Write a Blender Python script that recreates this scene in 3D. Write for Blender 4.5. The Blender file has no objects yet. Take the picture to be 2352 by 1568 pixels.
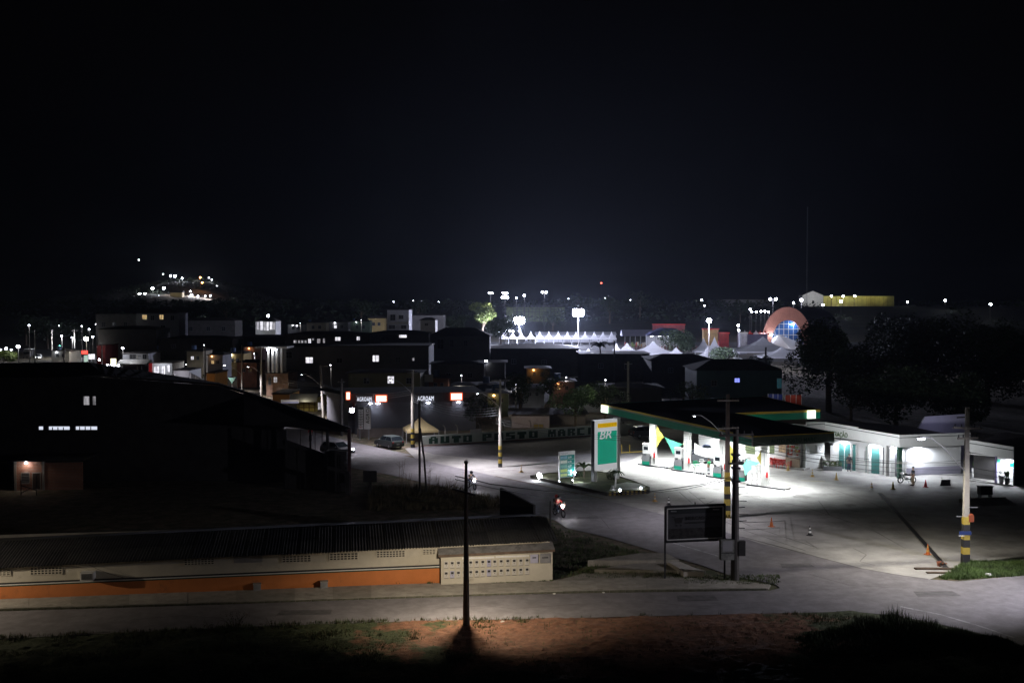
import bpy, bmesh, math, random
from mathutils import Vector, Matrix, noise
R = math.radians
S = bpy.context.scene
C = S.collection
rnd = random.Random(7)

# ------------------------------------------------------------------ camera, sky, exposure
F, CX, CY, HZ, CH = 2531.0, 1176.0, 784.0, 700.0, 17.0
TH = math.atan((CY - HZ) / F)
cam = bpy.data.objects.new('camera', bpy.data.cameras.new('camera'))
C.objects.link(cam); S.camera = cam
cam.location = (0, 0, CH); cam.rotation_euler = (math.pi/2 - TH, 0, 0)
cam.data.sensor_width = 36.0; cam.data.lens = 36.0 * F / 2352.0
cam.data.clip_start = 0.3; cam.data.clip_end = 12000

W = bpy.data.worlds.new('World'); S.world = W; W.use_nodes = True
wn = W.node_tree; bg = wn.nodes['Background']
sky = wn.nodes.new('ShaderNodeTexSky'); sky.sky_type = 'NISHITA'; sky.sun_disc = False
sky.sun_elevation = R(-4.0); sky.sun_rotation = R(180); sky.altitude = 100
wn.links.new(sky.outputs[0], bg.inputs[0]); bg.inputs[1].default_value = 0.022
sl = bpy.data.lights.new('night_fill', 'SUN'); sl.energy = 0.004; sl.angle = R(0.5); sl.color = (0.8, 0.88, 1.0)  # weak sun added for dim ambient; no moon is known here
so = bpy.data.objects.new('night_fill', sl); C.objects.link(so); so.rotation_euler = (R(35), R(-20), R(30))

S.view_settings.view_transform = 'Standard'; S.view_settings.look = 'None'
S.view_settings.exposure = 0.0; S.view_settings.gamma = 1.0; S.view_settings.use_curve_mapping = False
S.render.engine = 'CYCLES'
cy = S.cycles
cy.use_denoising = True
cy.max_bounces = 5; cy.diffuse_bounces = 3; cy.glossy_bounces = 3; cy.transmission_bounces = 4
cy.volume_bounces = 0; cy.transparent_max_bounces = 6
cy.sample_clamp_indirect = 2.0; cy.sample_clamp_direct = 0.0
cy.caustics_reflective = False; cy.caustics_refractive = False
cy.use_light_tree = True

# ------------------------------------------------------------------ measuring helpers (photo -> world)
def ray(u, v):
    a = (u - CX) / F; b = (CY - v) / F
    return Vector((a, math.cos(TH) + b*math.sin(TH), -math.sin(TH) + b*math.cos(TH)))
def G(u, v, z=0.0):
    d = ray(u, v); t = (z - CH) / d.z
    return Vector((d.x*t, d.y*t, z))
def AT(u, v, Y):
    d = ray(u, v); t = Y / d.y
    return Vector((d.x*t, Y, CH + d.z*t))
def HT(vt, Y):                      # height above datum seen at row vt at distance Y
    return AT(CX, vt, Y).z

# ------------------------------------------------------------------ materials
MATS = {}
def mat(name, col, rough=0.75, var=0.12, scale=3.0, bump=0.0, metal=0.0, stain=None, detail=5.0):
    if name in MATS: return MATS[name]
    m = bpy.data.materials.new(name); m.use_nodes = True; MATS[name] = m
    nt = m.node_tree; b = nt.nodes['Principled BSDF']
    b.inputs['Roughness'].default_value = rough; b.inputs['Metallic'].default_value = metal
    tc = nt.nodes.new('ShaderNodeTexCoord'); n = nt.nodes.new('ShaderNodeTexNoise')
    n.inputs['Scale'].default_value = scale; n.inputs['Detail'].default_value = detail
    n.inputs['Roughness'].default_value = 0.65
    nt.links.new(tc.outputs['Object'], n.inputs['Vector'])
    cr = nt.nodes.new('ShaderNodeValToRGB')
    c0 = [max(0, c*(1-var*1.6)) for c in col]; c1 = [min(1, c*(1+var)) for c in col]
    cr.color_ramp.elements[0].position = 0.3; cr.color_ramp.elements[1].position = 0.7
    cr.color_ramp.elements[0].color = (*c0, 1); cr.color_ramp.elements[1].color = (*c1, 1)
    nt.links.new(n.outputs['Fac'], cr.inputs['Fac'])
    out = cr.outputs['Color']
    if stain:
        n2 = nt.nodes.new('ShaderNodeTexNoise'); n2.inputs['Scale'].default_value = stain[1]; n2.inputs['Detail'].default_value = 6
        n2.inputs['Roughness'].default_value = 0.7
        nt.links.new(tc.outputs['Object'], n2.inputs['Vector'])
        r2 = nt.nodes.new('ShaderNodeValToRGB'); r2.color_ramp.elements[0].position = stain[2]; r2.color_ramp.elements[1].position = stain[2]+0.18
        nt.links.new(n2.outputs['Fac'], r2.inputs['Fac'])
        mx = nt.nodes.new('ShaderNodeMix'); mx.data_type = 'RGBA'
        nt.links.new(r2.outputs['Color'], mx.inputs[0]); nt.links.new(out, mx.inputs[6])
        mx.inputs[7].default_value = (*stain[0], 1); out = mx.outputs[2]
    nt.links.new(out, b.inputs['Base Color'])
    if bump:
        bp = nt.nodes.new('ShaderNodeBump'); bp.inputs['Strength'].default_value = bump; bp.inputs['Distance'].default_value = 0.05
        n3 = nt.nodes.new('ShaderNodeTexNoise'); n3.inputs['Scale'].default_value = scale*6; n3.inputs['Detail'].default_value = 6
        nt.links.new(tc.outputs['Object'], n3.inputs['Vector'])
        nt.links.new(n3.outputs['Fac'], bp.inputs['Height']); nt.links.new(bp.outputs['Normal'], b.inputs['Normal'])
    return m
def emit(name, col, s, sample=False):
    if name in MATS: return MATS[name]
    m = bpy.data.materials.new(name); m.use_nodes = True; MATS[name] = m
    b = m.node_tree.nodes['Principled BSDF']
    b.inputs['Base Color'].default_value = (*[c*0.5 for c in col], 1)
    b.inputs['Emission Color'].default_value = (*col, 1); b.inputs['Emission Strength'].default_value = s
    if not sample: m.cycles.emission_sampling = 'NONE'
    return m
def cloth(name, col):
    m = bpy.data.materials.new(name); m.use_nodes = True; nt = m.node_tree; MATS[name] = m
    o = nt.nodes['Material Output']; nt.nodes.remove(nt.nodes['Principled BSDF'])
    d = nt.nodes.new('ShaderNodeBsdfDiffuse'); t = nt.nodes.new('ShaderNodeBsdfTranslucent'); x = nt.nodes.new('ShaderNodeMixShader')
    n = nt.nodes.new('ShaderNodeTexNoise'); n.inputs['Scale'].default_value = 0.7; c = nt.nodes.new('ShaderNodeValToRGB')
    c.color_ramp.elements[0].color = (*[v*0.85 for v in col],1); c.color_ramp.elements[1].color = (*col,1)
    nt.links.new(n.outputs['Fac'], c.inputs['Fac']); nt.links.new(c.outputs[0], d.inputs[0]); nt.links.new(c.outputs[0], t.inputs[0])
    x.inputs[0].default_value = 0.5; nt.links.new(d.outputs[0], x.inputs[1]); nt.links.new(t.outputs[0], x.inputs[2]); nt.links.new(x.outputs[0], o.inputs[0]); return m
def lit(name, col, e, rough=0.4):
    m = emit(name, col, e); m.node_tree.nodes['Principled BSDF'].inputs['Base Color'].default_value = (*col,1); m.node_tree.nodes['Principled BSDF'].inputs['Roughness'].default_value = rough; return m
def glass(name, col, rough=0.08):
    if name in MATS: return MATS[name]
    m = bpy.data.materials.new(name); m.use_nodes = True; MATS[name] = m
    b = m.node_tree.nodes['Principled BSDF']
    b.inputs['Base Color'].default_value = (*col, 1); b.inputs['Roughness'].default_value = rough
    b.inputs['IOR'].default_value = 1.5
    return m

# ------------------------------------------------------------------ mesh builder
class MB:
    def __init__(s): s.v = []; s.f = []
    def add(s, vs, fs):
        o = len(s.v); s.v += [tuple(p) for p in vs]; s.f += [tuple(i+o for i in f) for f in fs]; return s
    def box(s, x0, y0, z0, x1, y1, z1):
        vs = [(x0,y0,z0),(x1,y0,z0),(x1,y1,z0),(x0,y1,z0),(x0,y0,z1),(x1,y0,z1),(x1,y1,z1),(x0,y1,z1)]
        return s.add(vs, [(0,3,2,1),(4,5,6,7),(0,1,5,4),(1,2,6,5),(2,3,7,6),(3,0,4,7)])
    def cbox(s, cx, cy, cz, sx, sy, sz): return s.box(cx-sx/2, cy-sy/2, cz-sz/2, cx+sx/2, cy+sy/2, cz+sz/2)
    def quad(s, a, b, c, d): return s.add([a,b,c,d], [(0,1,2,3)])
    def prism(s, poly, z0, z1):
        n = len(poly)
        za = z0 if isinstance(z0, (list,tuple)) else [z0]*n; zb = z1 if isinstance(z1, (list,tuple)) else [z1]*n
        vs = [(p[0],p[1],za[i]) for i,p in enumerate(poly)] + [(p[0],p[1],zb[i]) for i,p in enumerate(poly)]
        ar = sum(poly[i][0]*poly[(i+1)%n][1]-poly[(i+1)%n][0]*poly[i][1] for i in range(n))
        fs = [tuple(range(n-1,-1,-1)), tuple(range(n,2*n))] + [(i,(i+1)%n,(i+1)%n+n,i+n) for i in range(n)]
        if ar < 0: fs = [tuple(reversed(f)) for f in fs]
        return s.add(vs, fs)
    def sheet(s, poly, z):
        ar = sum(poly[i][0]*poly[(i+1)%len(poly)][1]-poly[(i+1)%len(poly)][0]*poly[i][1] for i in range(len(poly)))
        f = tuple(range(len(poly)))
        return s.add([(p[0],p[1],z) for p in poly], [f if ar > 0 else tuple(reversed(f))])
    def xprism(s, poly, x0, x1):      # polygon in (y,z), extruded along x
        n = len(poly); vs = [(x0,p[0],p[1]) for p in poly] + [(x1,p[0],p[1]) for p in poly]
        return s.add(vs, [tuple(range(n)), tuple(range(2*n-1,n-1,-1))] + [(i,i+n,(i+1)%n+n,(i+1)%n) for i in range(n)])
    def yprism(s, poly, y0, y1):      # polygon in (x,z), extruded along y
        n = len(poly); vs = [(p[0],y0,p[1]) for p in poly] + [(p[0],y1,p[1]) for p in poly]
        return s.add(vs, [tuple(range(n)), tuple(range(2*n-1,n-1,-1))] + [(i,i+n,(i+1)%n+n,(i+1)%n) for i in range(n)])
    def tube(s, pts, r, n=8, cap=True):
        pts = [Vector(p) for p in pts]; rs = r if isinstance(r, (list,tuple)) else [r]*len(pts)
        o = len(s.v)
        for i, p in enumerate(pts):
            d = (pts[min(i+1,len(pts)-1)] - pts[max(i-1,0)]).normalized()
            a = Vector((0,0,1)) if abs(d.z) < 0.95 else Vector((1,0,0))
            x = d.cross(a).normalized(); y = d.cross(x).normalized()
            for k in range(n):
                t = 2*math.pi*(k+0.5)/n
                s.v.append(tuple(p + x*math.cos(t)*rs[i] + y*math.sin(t)*rs[i]))
        for i in range(len(pts)-1):
            for k in range(n):
                a = o+i*n+k; b = o+i*n+(k+1)%n
                s.f.append((a, a+n, b+n, b))
        if cap:
            s.f.append(tuple(o+k for k in range(n))); e = o+(len(pts)-1)*n
            s.f.append(tuple(e+k for k in range(n-1,-1,-1)))
        return s
    def cyl(s, cx, cy, z0, z1, r0, r1=None, n=12): return s.tube([(cx,cy,z0),(cx,cy,z1)], [r0, r0 if r1 is None else r1], n)
    def ball(s, c, r, n=8, m=6):
        rx, ry, rz = r if isinstance(r, (tuple,list)) else (r,r,r); o = len(s.v)
        s.v.append((c[0],c[1],c[2]-rz))
        for j in range(1, m):
            ph = -math.pi/2 + math.pi*j/m
            for k in range(n):
                t = 2*math.pi*k/n
                s.v.append((c[0]+rx*math.cos(ph)*math.cos(t), c[1]+ry*math.cos(ph)*math.sin(t), c[2]+rz*math.sin(ph)))
        s.v.append((c[0],c[1],c[2]+rz)); top = len(s.v)-1
        for k in range(n):
            s.f.append((o, o+1+(k+1)%n, o+1+k))
            for j in range(m-2):
                a = o+1+j*n+k; b = o+1+j*n+(k+1)%n
                s.f.append((a,b,b+n,a+n))
            s.f.append((o+1+(m-2)*n+k, o+1+(m-2)*n+(k+1)%n, top))
        return s
    def torus(s, c, R0, r, axis='x', n=18, m=6):
        o = len(s.v)
        for i in range(n):
            t = 2*math.pi*i/n
            for j in range(m):
                p = 2*math.pi*j/m; q = R0 + r*math.cos(p); h = r*math.sin(p)
                if axis == 'x': s.v.append((c[0]+h, c[1]+q*math.cos(t), c[2]+q*math.sin(t)))
                elif axis == 'y': s.v.append((c[0]+q*math.cos(t), c[1]+h, c[2]+q*math.sin(t)))
                else: s.v.append((c[0]+q*math.cos(t), c[1]+q*math.sin(t), c[2]+h))
        for i in range(n):
            for j in range(m):
                s.f.append((o+i*m+j, o+((i+1)%n)*m+j, o+((i+1)%n)*m+(j+1)%m, o+i*m+(j+1)%m))
        return s
    def mesh(s, name, m):
        me = bpy.data.meshes.new(name); me.from_pydata(s.v, [], s.f)
        me.materials.append(m); me.validate(); me.update(); return me

def tag(o, label=None, cat=None, group=None, kind=None):
    if label: o['label'] = label
    if cat: o['category'] = cat
    if group: o['group'] = group
    if kind: o['kind'] = kind
    return o
def part(name, mb, m, parent=None, loc=(0,0,0), rot=(0,0,0), smooth=False, kind=None, label=None):
    me = mb.mesh(name, m) if isinstance(mb, MB) else mb
    if smooth:
        for p in me.polygons: p.use_smooth = True
    o = bpy.data.objects.new(name, me); C.objects.link(o)
    o.location = loc; o.rotation_euler = rot
    if parent: o.parent = parent
    if kind: o['kind'] = kind
    if label: o['label'] = label
    return o
def thing(name, label, cat, loc=(0,0,0), rz=0.0, group=None):
    o = bpy.data.objects.new(name, None); C.objects.link(o); o.empty_display_size = 0.2
    o.location = loc; o.rotation_euler = (0,0,rz)
    return tag(o, label, cat, group)
def single(name, mb, m, label, cat, group=None, loc=(0,0,0), rz=0.0, smooth=False):
    return tag(part(name, mb, m, None, loc, (0,0,rz), smooth), label, cat, group)
def struct(name, mb, m, loc=(0,0,0)):
    return tag(part(name, mb, m, None, loc), kind='structure')
def copy_tree(o, parent=None):
    c = o.copy(); C.objects.link(c); c.parent = parent
    for ch in list(o.children): copy_tree(ch, c)
    return c
def frame(p0, p1):
    d = Vector(p1) - Vector(p0); return math.atan2(d.y, d.x), math.hypot(d.x, d.y)
def text(name, body, size, m, parent, loc, rot=(math.pi/2,0,0), ext=0.015, align='LEFT', sx=1.0, shear=0.0, bold=0.0):
    cu = bpy.data.curves.new(name, 'FONT'); cu.body = body; cu.size = size; cu.extrude = ext
    cu.align_x = align; cu.shear = shear; cu.offset = bold; cu.resolution_u = 2; cu.space_character = 1.12 if name == 'letters' else 1.0
    t = bpy.data.objects.new(name, cu); C.objects.link(t)
    bpy.context.view_layer.update()
    me = bpy.data.meshes.new_from_object(t.evaluated_get(bpy.context.evaluated_depsgraph_get()))
    C.objects.unlink(t); bpy.data.objects.remove(t)
    me.materials.clear(); me.materials.append(m)
    o = bpy.data.objects.new(name, me); C.objects.link(o); o.parent = parent
    o.location = loc; o.rotation_euler = rot; o.scale = (sx,1,1)
    return o
GL = {'B':'11110 11011 11110 11011 11110','A':'01110 11011 11111 11011 11011','U':'11011 11011 11011 11011 11111','T':'11111 11111 01110 01110 01110','O':'11111 11011 11011 11011 11111','P':'11111 11011 11111 11000 11000','S':'11111 11000 11111 00011 11111','M':'11011 11111 11111 10101 10101','R':'11111 11011 11110 11011 11011','C':'11111 11000 11000 11000 11111','I':'01100 01100 01100 01100 01100','G':'11111 11000 11011 11011 11111'}
def blockword(s_, x0, x1, z0, z1, z2, y, th, gap=0.28):
    # heavy square letters, z0->z2 rises along the word
    mb = MB(); n = len(s_); w = (x1-x0)/(n+gap*(n-1)); cx_ = w/5; h = z1-z0; cz_ = h/5
    for k, ch in enumerate(s_):
        xo = x0+k*w*(1+gap); zo = z0+(z2-z0)*(xo-x0)/(x1-x0)
        for r, row in enumerate(GL[ch].split()):
            c = 0
            while c < 5:
                if row[c] == '1':
                    e = c
                    while e < 5 and row[e] == '1': e += 1
                    mb.box(xo+c*cx_, y, zo+(4-r)*cz_, xo+e*cx_, y+th, zo+(5-r)*cz_-0.0); c = e
                else: c += 1
    return mb
def lamp(parent, loc, power, color=(0.85,0.9,1.0), radius=0.15, kind='POINT', rot=(0,0,0), size=None, angle=None, blend=0.5, name='light_source', sy=None, spread=None):
    l = bpy.data.lights.new(name, kind); l.energy = power; l.color = color
    if kind in ('POINT','SPOT'): l.shadow_soft_size = radius
    if kind == 'SPOT': l.spot_size = R(angle or 120); l.spot_blend = blend
    if kind == 'AREA':
        l.shape = 'RECTANGLE'; l.size = size; l.size_y = sy or size
        if spread: l.spread = R(spread)
    o = bpy.data.objects.new(name, l); C.objects.link(o); o.parent = parent; o.location = loc; o.rotation_euler = rot
    return o

# material palette
ASPHALT = mat('asphalt', (0.20,0.19,0.20), 0.75, 0.18, 1.2, 0.25, stain=((0.14,0.13,0.135), 0.35, 0.52))
CONC = mat('forecourt concrete', (0.36,0.35,0.33), 0.75, 0.22, 0.5, 0.25, stain=((0.19,0.18,0.165), 0.22, 0.54), detail=9)
CONC2 = mat('weathered concrete', (0.32,0.30,0.26), 0.85, 0.2, 1.5, 0.3, stain=((0.16,0.15,0.12), 0.5, 0.55))
KERB = mat('kerb concrete', (0.15,0.14,0.11), 0.9, 0.35, 2.5, 0.3, stain=((0.04,0.05,0.025), 1.2, 0.47))
POLEC = mat('pole concrete', (0.36,0.34,0.30), 0.8, 0.15, 2.0, 0.15)
POLED = mat('dark pole concrete', (0.07,0.065,0.06), 0.85, 0.2, 2.0, 0.1)
YEL = mat('yellow paint', (0.42,0.31,0.05), 0.6, 0.12, 4.0)
BLK = mat('black paint', (0.02,0.02,0.022), 0.6, 0.2, 4.0)
WHITE = mat('white paint', (0.78,0.78,0.76), 0.55, 0.06, 1.5)
OFFW = mat('off white wall', (0.62,0.61,0.58), 0.8, 0.1, 0.8, stain=((0.42,0.41,0.38), 0.5, 0.6))
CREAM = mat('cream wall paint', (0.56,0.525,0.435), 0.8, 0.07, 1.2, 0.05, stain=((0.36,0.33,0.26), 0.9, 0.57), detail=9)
ORANGE = mat('orange wall paint', (0.60,0.20,0.055), 0.75, 0.06, 1.5, 0.05, stain=((0.33,0.12,0.05), 0.8, 0.58), detail=9)
DGREEN = mat('dark green paint', (0.02,0.07,0.045), 0.6, 0.15, 3.0)
PGREEN = mat('sign green', (0.0,0.30,0.19), 0.4, 0.04, 1.0)
PYEL = mat('sign yellow', (0.80,0.47,0.0), 0.4, 0.04, 1.0)
RED = mat('red paint', (0.55,0.03,0.03), 0.4, 0.08, 3.0)
METAL = mat('galvanised steel', (0.35,0.36,0.37), 0.4, 0.1, 4.0, metal=0.6)
DMETAL = mat('dark steel', (0.05,0.05,0.055), 0.5, 0.15, 4.0, metal=0.4)
RUBBER = mat('black rubber', (0.02,0.02,0.02), 0.85, 0.2, 5.0)
FIBRO = mat('fibre cement roof', (0.065,0.065,0.07), 0.9, 0.25, 1.2, 0.1, stain=((0.03,0.03,0.03), 0.5, 0.55))
DROOF = mat('dark roof tiles', (0.05,0.042,0.038), 0.85, 0.25, 1.0)
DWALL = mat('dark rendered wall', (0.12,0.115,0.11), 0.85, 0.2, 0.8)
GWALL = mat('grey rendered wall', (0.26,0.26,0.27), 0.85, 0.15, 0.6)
BLACKW = mat('unlit dark wall', (0.035,0.033,0.032), 0.9, 0.25, 0.8)  # near-black: unlit faces carry their darkness in this colour
DGLASS = glass('dark glass', (0.015,0.02,0.025))
LEAF = mat('leaf green', (0.055,0.10,0.03), 0.6, 0.5, 1.5)
LEAFD = mat('dark leaf green', (0.03,0.05,0.02), 0.7, 0.5, 1.0)
BARK = mat('bark', (0.12,0.09,0.06), 0.9, 0.3, 4.0)
SKIN = mat('skin', (0.30,0.17,0.11), 0.6, 0.05, 5.0)
E_LED = emit('led lens', (0.80,0.86,1.0), 30)
E_DOT = emit('distant white lamp', (0.85,0.88,1.0), 14)
E_BIG = emit('distant bright lamp', (0.82,0.86,1.0), 60)
E_ORA = emit('distant orange lamp', (1.0,0.42,0.14), 12)
E_RED = emit('distant red lamp', (1.0,0.10,0.05), 9)
E_GRN = emit('traffic green lamp', (0.2,1.0,0.7), 12)
def winmat(name, col, lo, hi, sc):
    m = emit(name, col, hi); nt = m.node_tree; b = nt.nodes['Principled BSDF']; tc = nt.nodes.new('ShaderNodeTexCoord'); mp = nt.nodes.new('ShaderNodeMapping')
    mp.inputs['Scale'].default_value = (sc, sc, sc*0.25); n = nt.nodes.new('ShaderNodeTexNoise'); n.inputs['Scale'].default_value = 1.0; n.inputs['Detail'].default_value = 3
    mr = nt.nodes.new('ShaderNodeMapRange'); mr.inputs[1].default_value = 0.35; mr.inputs[2].default_value = 0.62; mr.inputs[3].default_value = lo; mr.inputs[4].default_value = hi
    nt.links.new(tc.outputs['Object'], mp.inputs[0]); nt.links.new(mp.outputs[0], n.inputs['Vector']); nt.links.new(n.outputs['Fac'], mr.inputs[0]); nt.links.new(mr.outputs[0], b.inputs['Emission Strength']); return m
E_WIN = winmat('lit window pane', (0.95,0.93,1.0), 0.45, 1.3, 2.2)
E_WINY = winmat('warm lit window pane', (1.0,0.70,0.33), 0.2, 0.8, 2.0)
E_WIND = winmat('dim lit window pane', (0.85,0.82,0.88), 0.12, 0.6, 2.6)
E_BLUE = emit('blue lit window pane', (0.25,0.3,1.0), 1.5)
E_SIGN = emit('backlit sign face', (1.0,0.80,0.62), 2.4)
E_SIGNR = emit('backlit sign rim', (1.0,0.12,0.03), 0.9)
E_LET = emit('lit letters', (0.85,0.88,1.0), 1.2)
E_BOX = emit('canopy light box', (0.85,1.0,0.82), 1.9)
HAZE = 0.00006
# ================================================================== SETTING
def sm(a, b, x):
    t = max(0.0, min(1.0, (x-a)/(b-a))); return t*t*(3-2*t)
def tz(x, y):
    z = 16.0*sm(525, 690, y) + 1.5*sm(900, 1500, y)*math.sin(x*0.004+1.3)
    z += 27.0*math.exp(-(abs(x+405)/92.0)**2.6)*sm(1010, 1390, y)*(1-sm(1600,1900,y)) + 5*math.exp(-((x+392)/40.0)**2)*sm(1150,1380,y)*(1-sm(1600,1900,y))
    return z
def ground_mat():
    m = bpy.data.materials.new('laterite soil and grass'); m.use_nodes = True; nt = m.node_tree; b = nt.nodes['Principled BSDF']
    b.inputs['Roughness'].default_value = 0.95
    g = nt.nodes.new('ShaderNodeNewGeometry')
    def ns(sc, d=6, r=0.65):
        n = nt.nodes.new('ShaderNodeTexNoise'); n.inputs['Scale'].default_value = sc; n.inputs['Detail'].default_value = d
        n.inputs['Roughness'].default_value = r; nt.links.new(g.outputs['Position'], n.inputs['Vector']); return n
    def ramp(src, p0, p1, c0, c1):
        r = nt.nodes.new('ShaderNodeValToRGB'); r.color_ramp.elements[0].position = p0; r.color_ramp.elements[1].position = p1
        r.color_ramp.elements[0].color = (*c0,1); r.color_ramp.elements[1].color = (*c1,1); nt.links.new(src, r.inputs['Fac']); return r
    def mix(f, a, c):
        x = nt.nodes.new('ShaderNodeMix'); x.data_type = 'RGBA'; nt.links.new(f, x.inputs[0]); nt.links.new(a, x.inputs[6]); nt.links.new(c, x.inputs[7]); return x.outputs[2]
    soil = ramp(ns(2.2,8,0.7).outputs['Fac'], 0.3, 0.7, (0.09,0.042,0.024), (0.27,0.125,0.068))
    pale = ramp(ns(1.1,7).outputs['Fac'], 0.35, 0.65, (0.11,0.08,0.055), (0.22,0.17,0.12))
    grass = ramp(ns(5.0,7).outputs['Fac'], 0.3, 0.7, (0.02,0.03,0.01), (0.07,0.085,0.03))
    # red soil bank: an ellipse of bare earth beside the street, edges broken by noise
    sep = nt.nodes.new('ShaderNodeSeparateXYZ'); nt.links.new(g.outputs['Position'], sep.inputs[0])
    def mth(op, a, bb):
        x = nt.nodes.new('ShaderNodeMath'); x.operation = op
        for i, v in enumerate((a, bb)):
            if isinstance(v, (int,float)): x.inputs[i].default_value = v
            else: nt.links.new(v, x.inputs[i])
        return x.outputs[0]
    dx = mth('DIVIDE', mth('SUBTRACT', sep.outputs['X'], 5.5), 12.5); dy = mth('DIVIDE', mth('SUBTRACT', sep.outputs['Y'], 56.0), 6.5)
    d2 = mth('ADD', mth('MULTIPLY', dx, dx), mth('MULTIPLY', dy, dy))
    wob = mth('MULTIPLY', mth('SUBTRACT', ns(0.35,6).outputs['Fac'], 0.5), 3.2)
    bank = ramp(mth('ADD', d2, wob), 0.75, 1.25, (1,1,1), (0,0,0))
    speck = ramp(ns(0.9,8,0.75).outputs['Fac'], 0.40, 0.56, (1,1,1), (0,0,0))
    near = ramp(mth('DIVIDE', sep.outputs['Y'], 200.0), 0.31, 0.36, (0,0,0), (1,1,1))
    c1 = mix(bank.outputs['Color'], grass.outputs['Color'], mix(speck.outputs['Color'], grass.outputs['Color'], soil.outputs['Color']))
    bank_only = mix(bank.outputs['Color'], c1, soil.outputs['Color'])
    sp2 = ramp(ns(1.7,8,0.8).outputs['Fac'], 0.36, 0.46, (1,1,1), (0,0,0))
    c2 = mix(sp2.outputs['Color'], bank_only, c1)
    c3 = mix(near.outputs['Color'], c2, mix(speck.outputs['Color'], pale.outputs['Color'], grass.outputs['Color']))
    wood = ramp(ns(0.12,6).outputs['Fac'], 0.35, 0.65, (0.008,0.011,0.007), (0.03,0.034,0.018))
    farf = ramp(mth('DIVIDE', sep.outputs['Y'], 2000.0), 0.245, 0.285, (0,0,0), (1,1,1))
    ex = mth('DIVIDE', mth('ADD', sep.outputs['X'], 345.0), 34.0); ey = mth('DIVIDE', mth('SUBTRACT', sep.outputs['Y'], 1170.0), 95.0)
    clear = ramp(mth('ADD', mth('ADD', mth('MULTIPLY', ex, ex), mth('MULTIPLY', ey, ey)), mth('MULTIPLY', mth('SUBTRACT', ns(0.03,5).outputs['Fac'], 0.5), 2.5)), 0.8, 1.3, (1,1,1), (0,0,0))
    c3 = mix(farf.outputs['Color'], c3, mix(clear.outputs['Color'], wood.outputs['Color'], pale.outputs['Color']))
    nt.links.new(c3, b.inputs['Base Color'])
    bp = nt.nodes.new('ShaderNodeBump'); bp.inputs['Strength'].default_value = 0.9; bp.inputs['Distance'].default_value = 0.12
    nt.links.new(ns(2.5,9,0.75).outputs['Fac'], bp.inputs['Height']); nt.links.new(bp.outputs['Normal'], b.inputs['Normal'])
    return m
GM = ground_mat()
xs = [-3500,-2200,-1500,-1100,-850] + [ -700+14*i for i in range(48)] + [-28,-14,0,14,28,50,80,120,170,240,320,420,560,760,1100,1600,2400,3500]
ys = [-60,0,30] + [44+14*i for i in range(8)] + [160,200,250,300,400,500] + [560+30*i for i in range(34)] + [1650,1800,2100,2600,3500,5000,8000]
g = MB()
for y in ys:
    for x in xs: g.v.append((x,y,tz(x,y)))
nx = len(xs)
for j in range(len(ys)-1):
    for i in range(nx-1): g.f.append((j*nx+i, j*nx+i+1, (j+1)*nx+i+1, (j+1)*nx+i))
ground = struct('ground', g, GM)
for p in ground.data.polygons: p.use_smooth = True

def vpoly(pts): return [tuple(G(u,v))[:2] for u,v in pts]
fore = vpoly([(930,1030),(967,1025),(1361,1001),(1457,997),(1500,985),(1800,985),(2300,1010),(2700,1040),(2800,1330),(2500,1322),(2352,1296),(2235,1300),(2160,1322),(2132,1332),(2055,1325),(1890,1290),(1702,1240),(1500,1185),(1300,1140),(1138,1100),(963,1062)])
struct('forecourt', MB().sheet(fore, 0.03), CONC)
lot = vpoly([(940,1029),(967,1026),(1361,1002),(1470,998),(1482,1040),(1440,1062),(1250,1062),(1150,1058),(1000,1044)])
struct('dimmed_lot', MB().sheet(lot, 0.036), ASPHALT)  # dark sheet: the lot's weaker light is set as asphalt colour
rd = vpoly([(700,1000),(800,1014),(893,1039),(963,1055),(1138,1094),(1221,1112),(1396,1150),(1500,1176),(1702,1233),(1746,1249),(1890,1283),(1977,1306),(2055,1320),(2132,1331),(2200,1336),(2352,1322),(2700,1316),(2900,1620),(2600,1555),(2352,1484),(2250,1455),(2150,1432),(2050,1414),(1960,1405),(1700,1411),(1286,1421),(1000,1426),(857,1430),(551,1441),(0,1468),(-600,1498),(-600,1428),(0,1405),(590,1387),(1000,1371),(1286,1364),(1770,1357),(1792,1351),(1779,1342),(1680,1323),(1614,1300),(1524,1273),(1388,1233),(1301,1213),(1276,1196),(1163,1162),(1063,1130),(900,1092),(800,1073),(640,1030)])
struct('road', MB().sheet(rd, 0.045), ASPHALT)
cl = [(-15,121.5),(-24,134),(-32,147),(-43,170),(-55,205),(-75,247),(-130,341),(-175,405),(-260,480)]
rb = MB()
for i, (x,y) in enumerate(cl):
    a = Vector(cl[max(i-1,0)]); b = Vector(cl[min(i+1,len(cl)-1)]); d = (b-a).normalized(); nrm = Vector((-d.y,d.x))*(4.6 if i < 5 else 7)
    rb.v += [(x+nrm.x, y+nrm.y, 0.04), (x-nrm.x, y-nrm.y, 0.04)]
for i in range(len(cl)-1): rb.f.append((2*i, 2*i+1, 2*i+3, 2*i+2))
for i in range(len(rb.f)): rb.f[i] = tuple(reversed(rb.f[i]))
struct('street_road', rb, ASPHALT)
PALEG = mat('pale fair pavement', (0.15,0.15,0.15), 0.85, 0.12, 0.05)
struct('fair_square', MB().sheet([(-45,330),(175,330),(240,560),(-60,560)], 0.05), PALEG)
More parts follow.
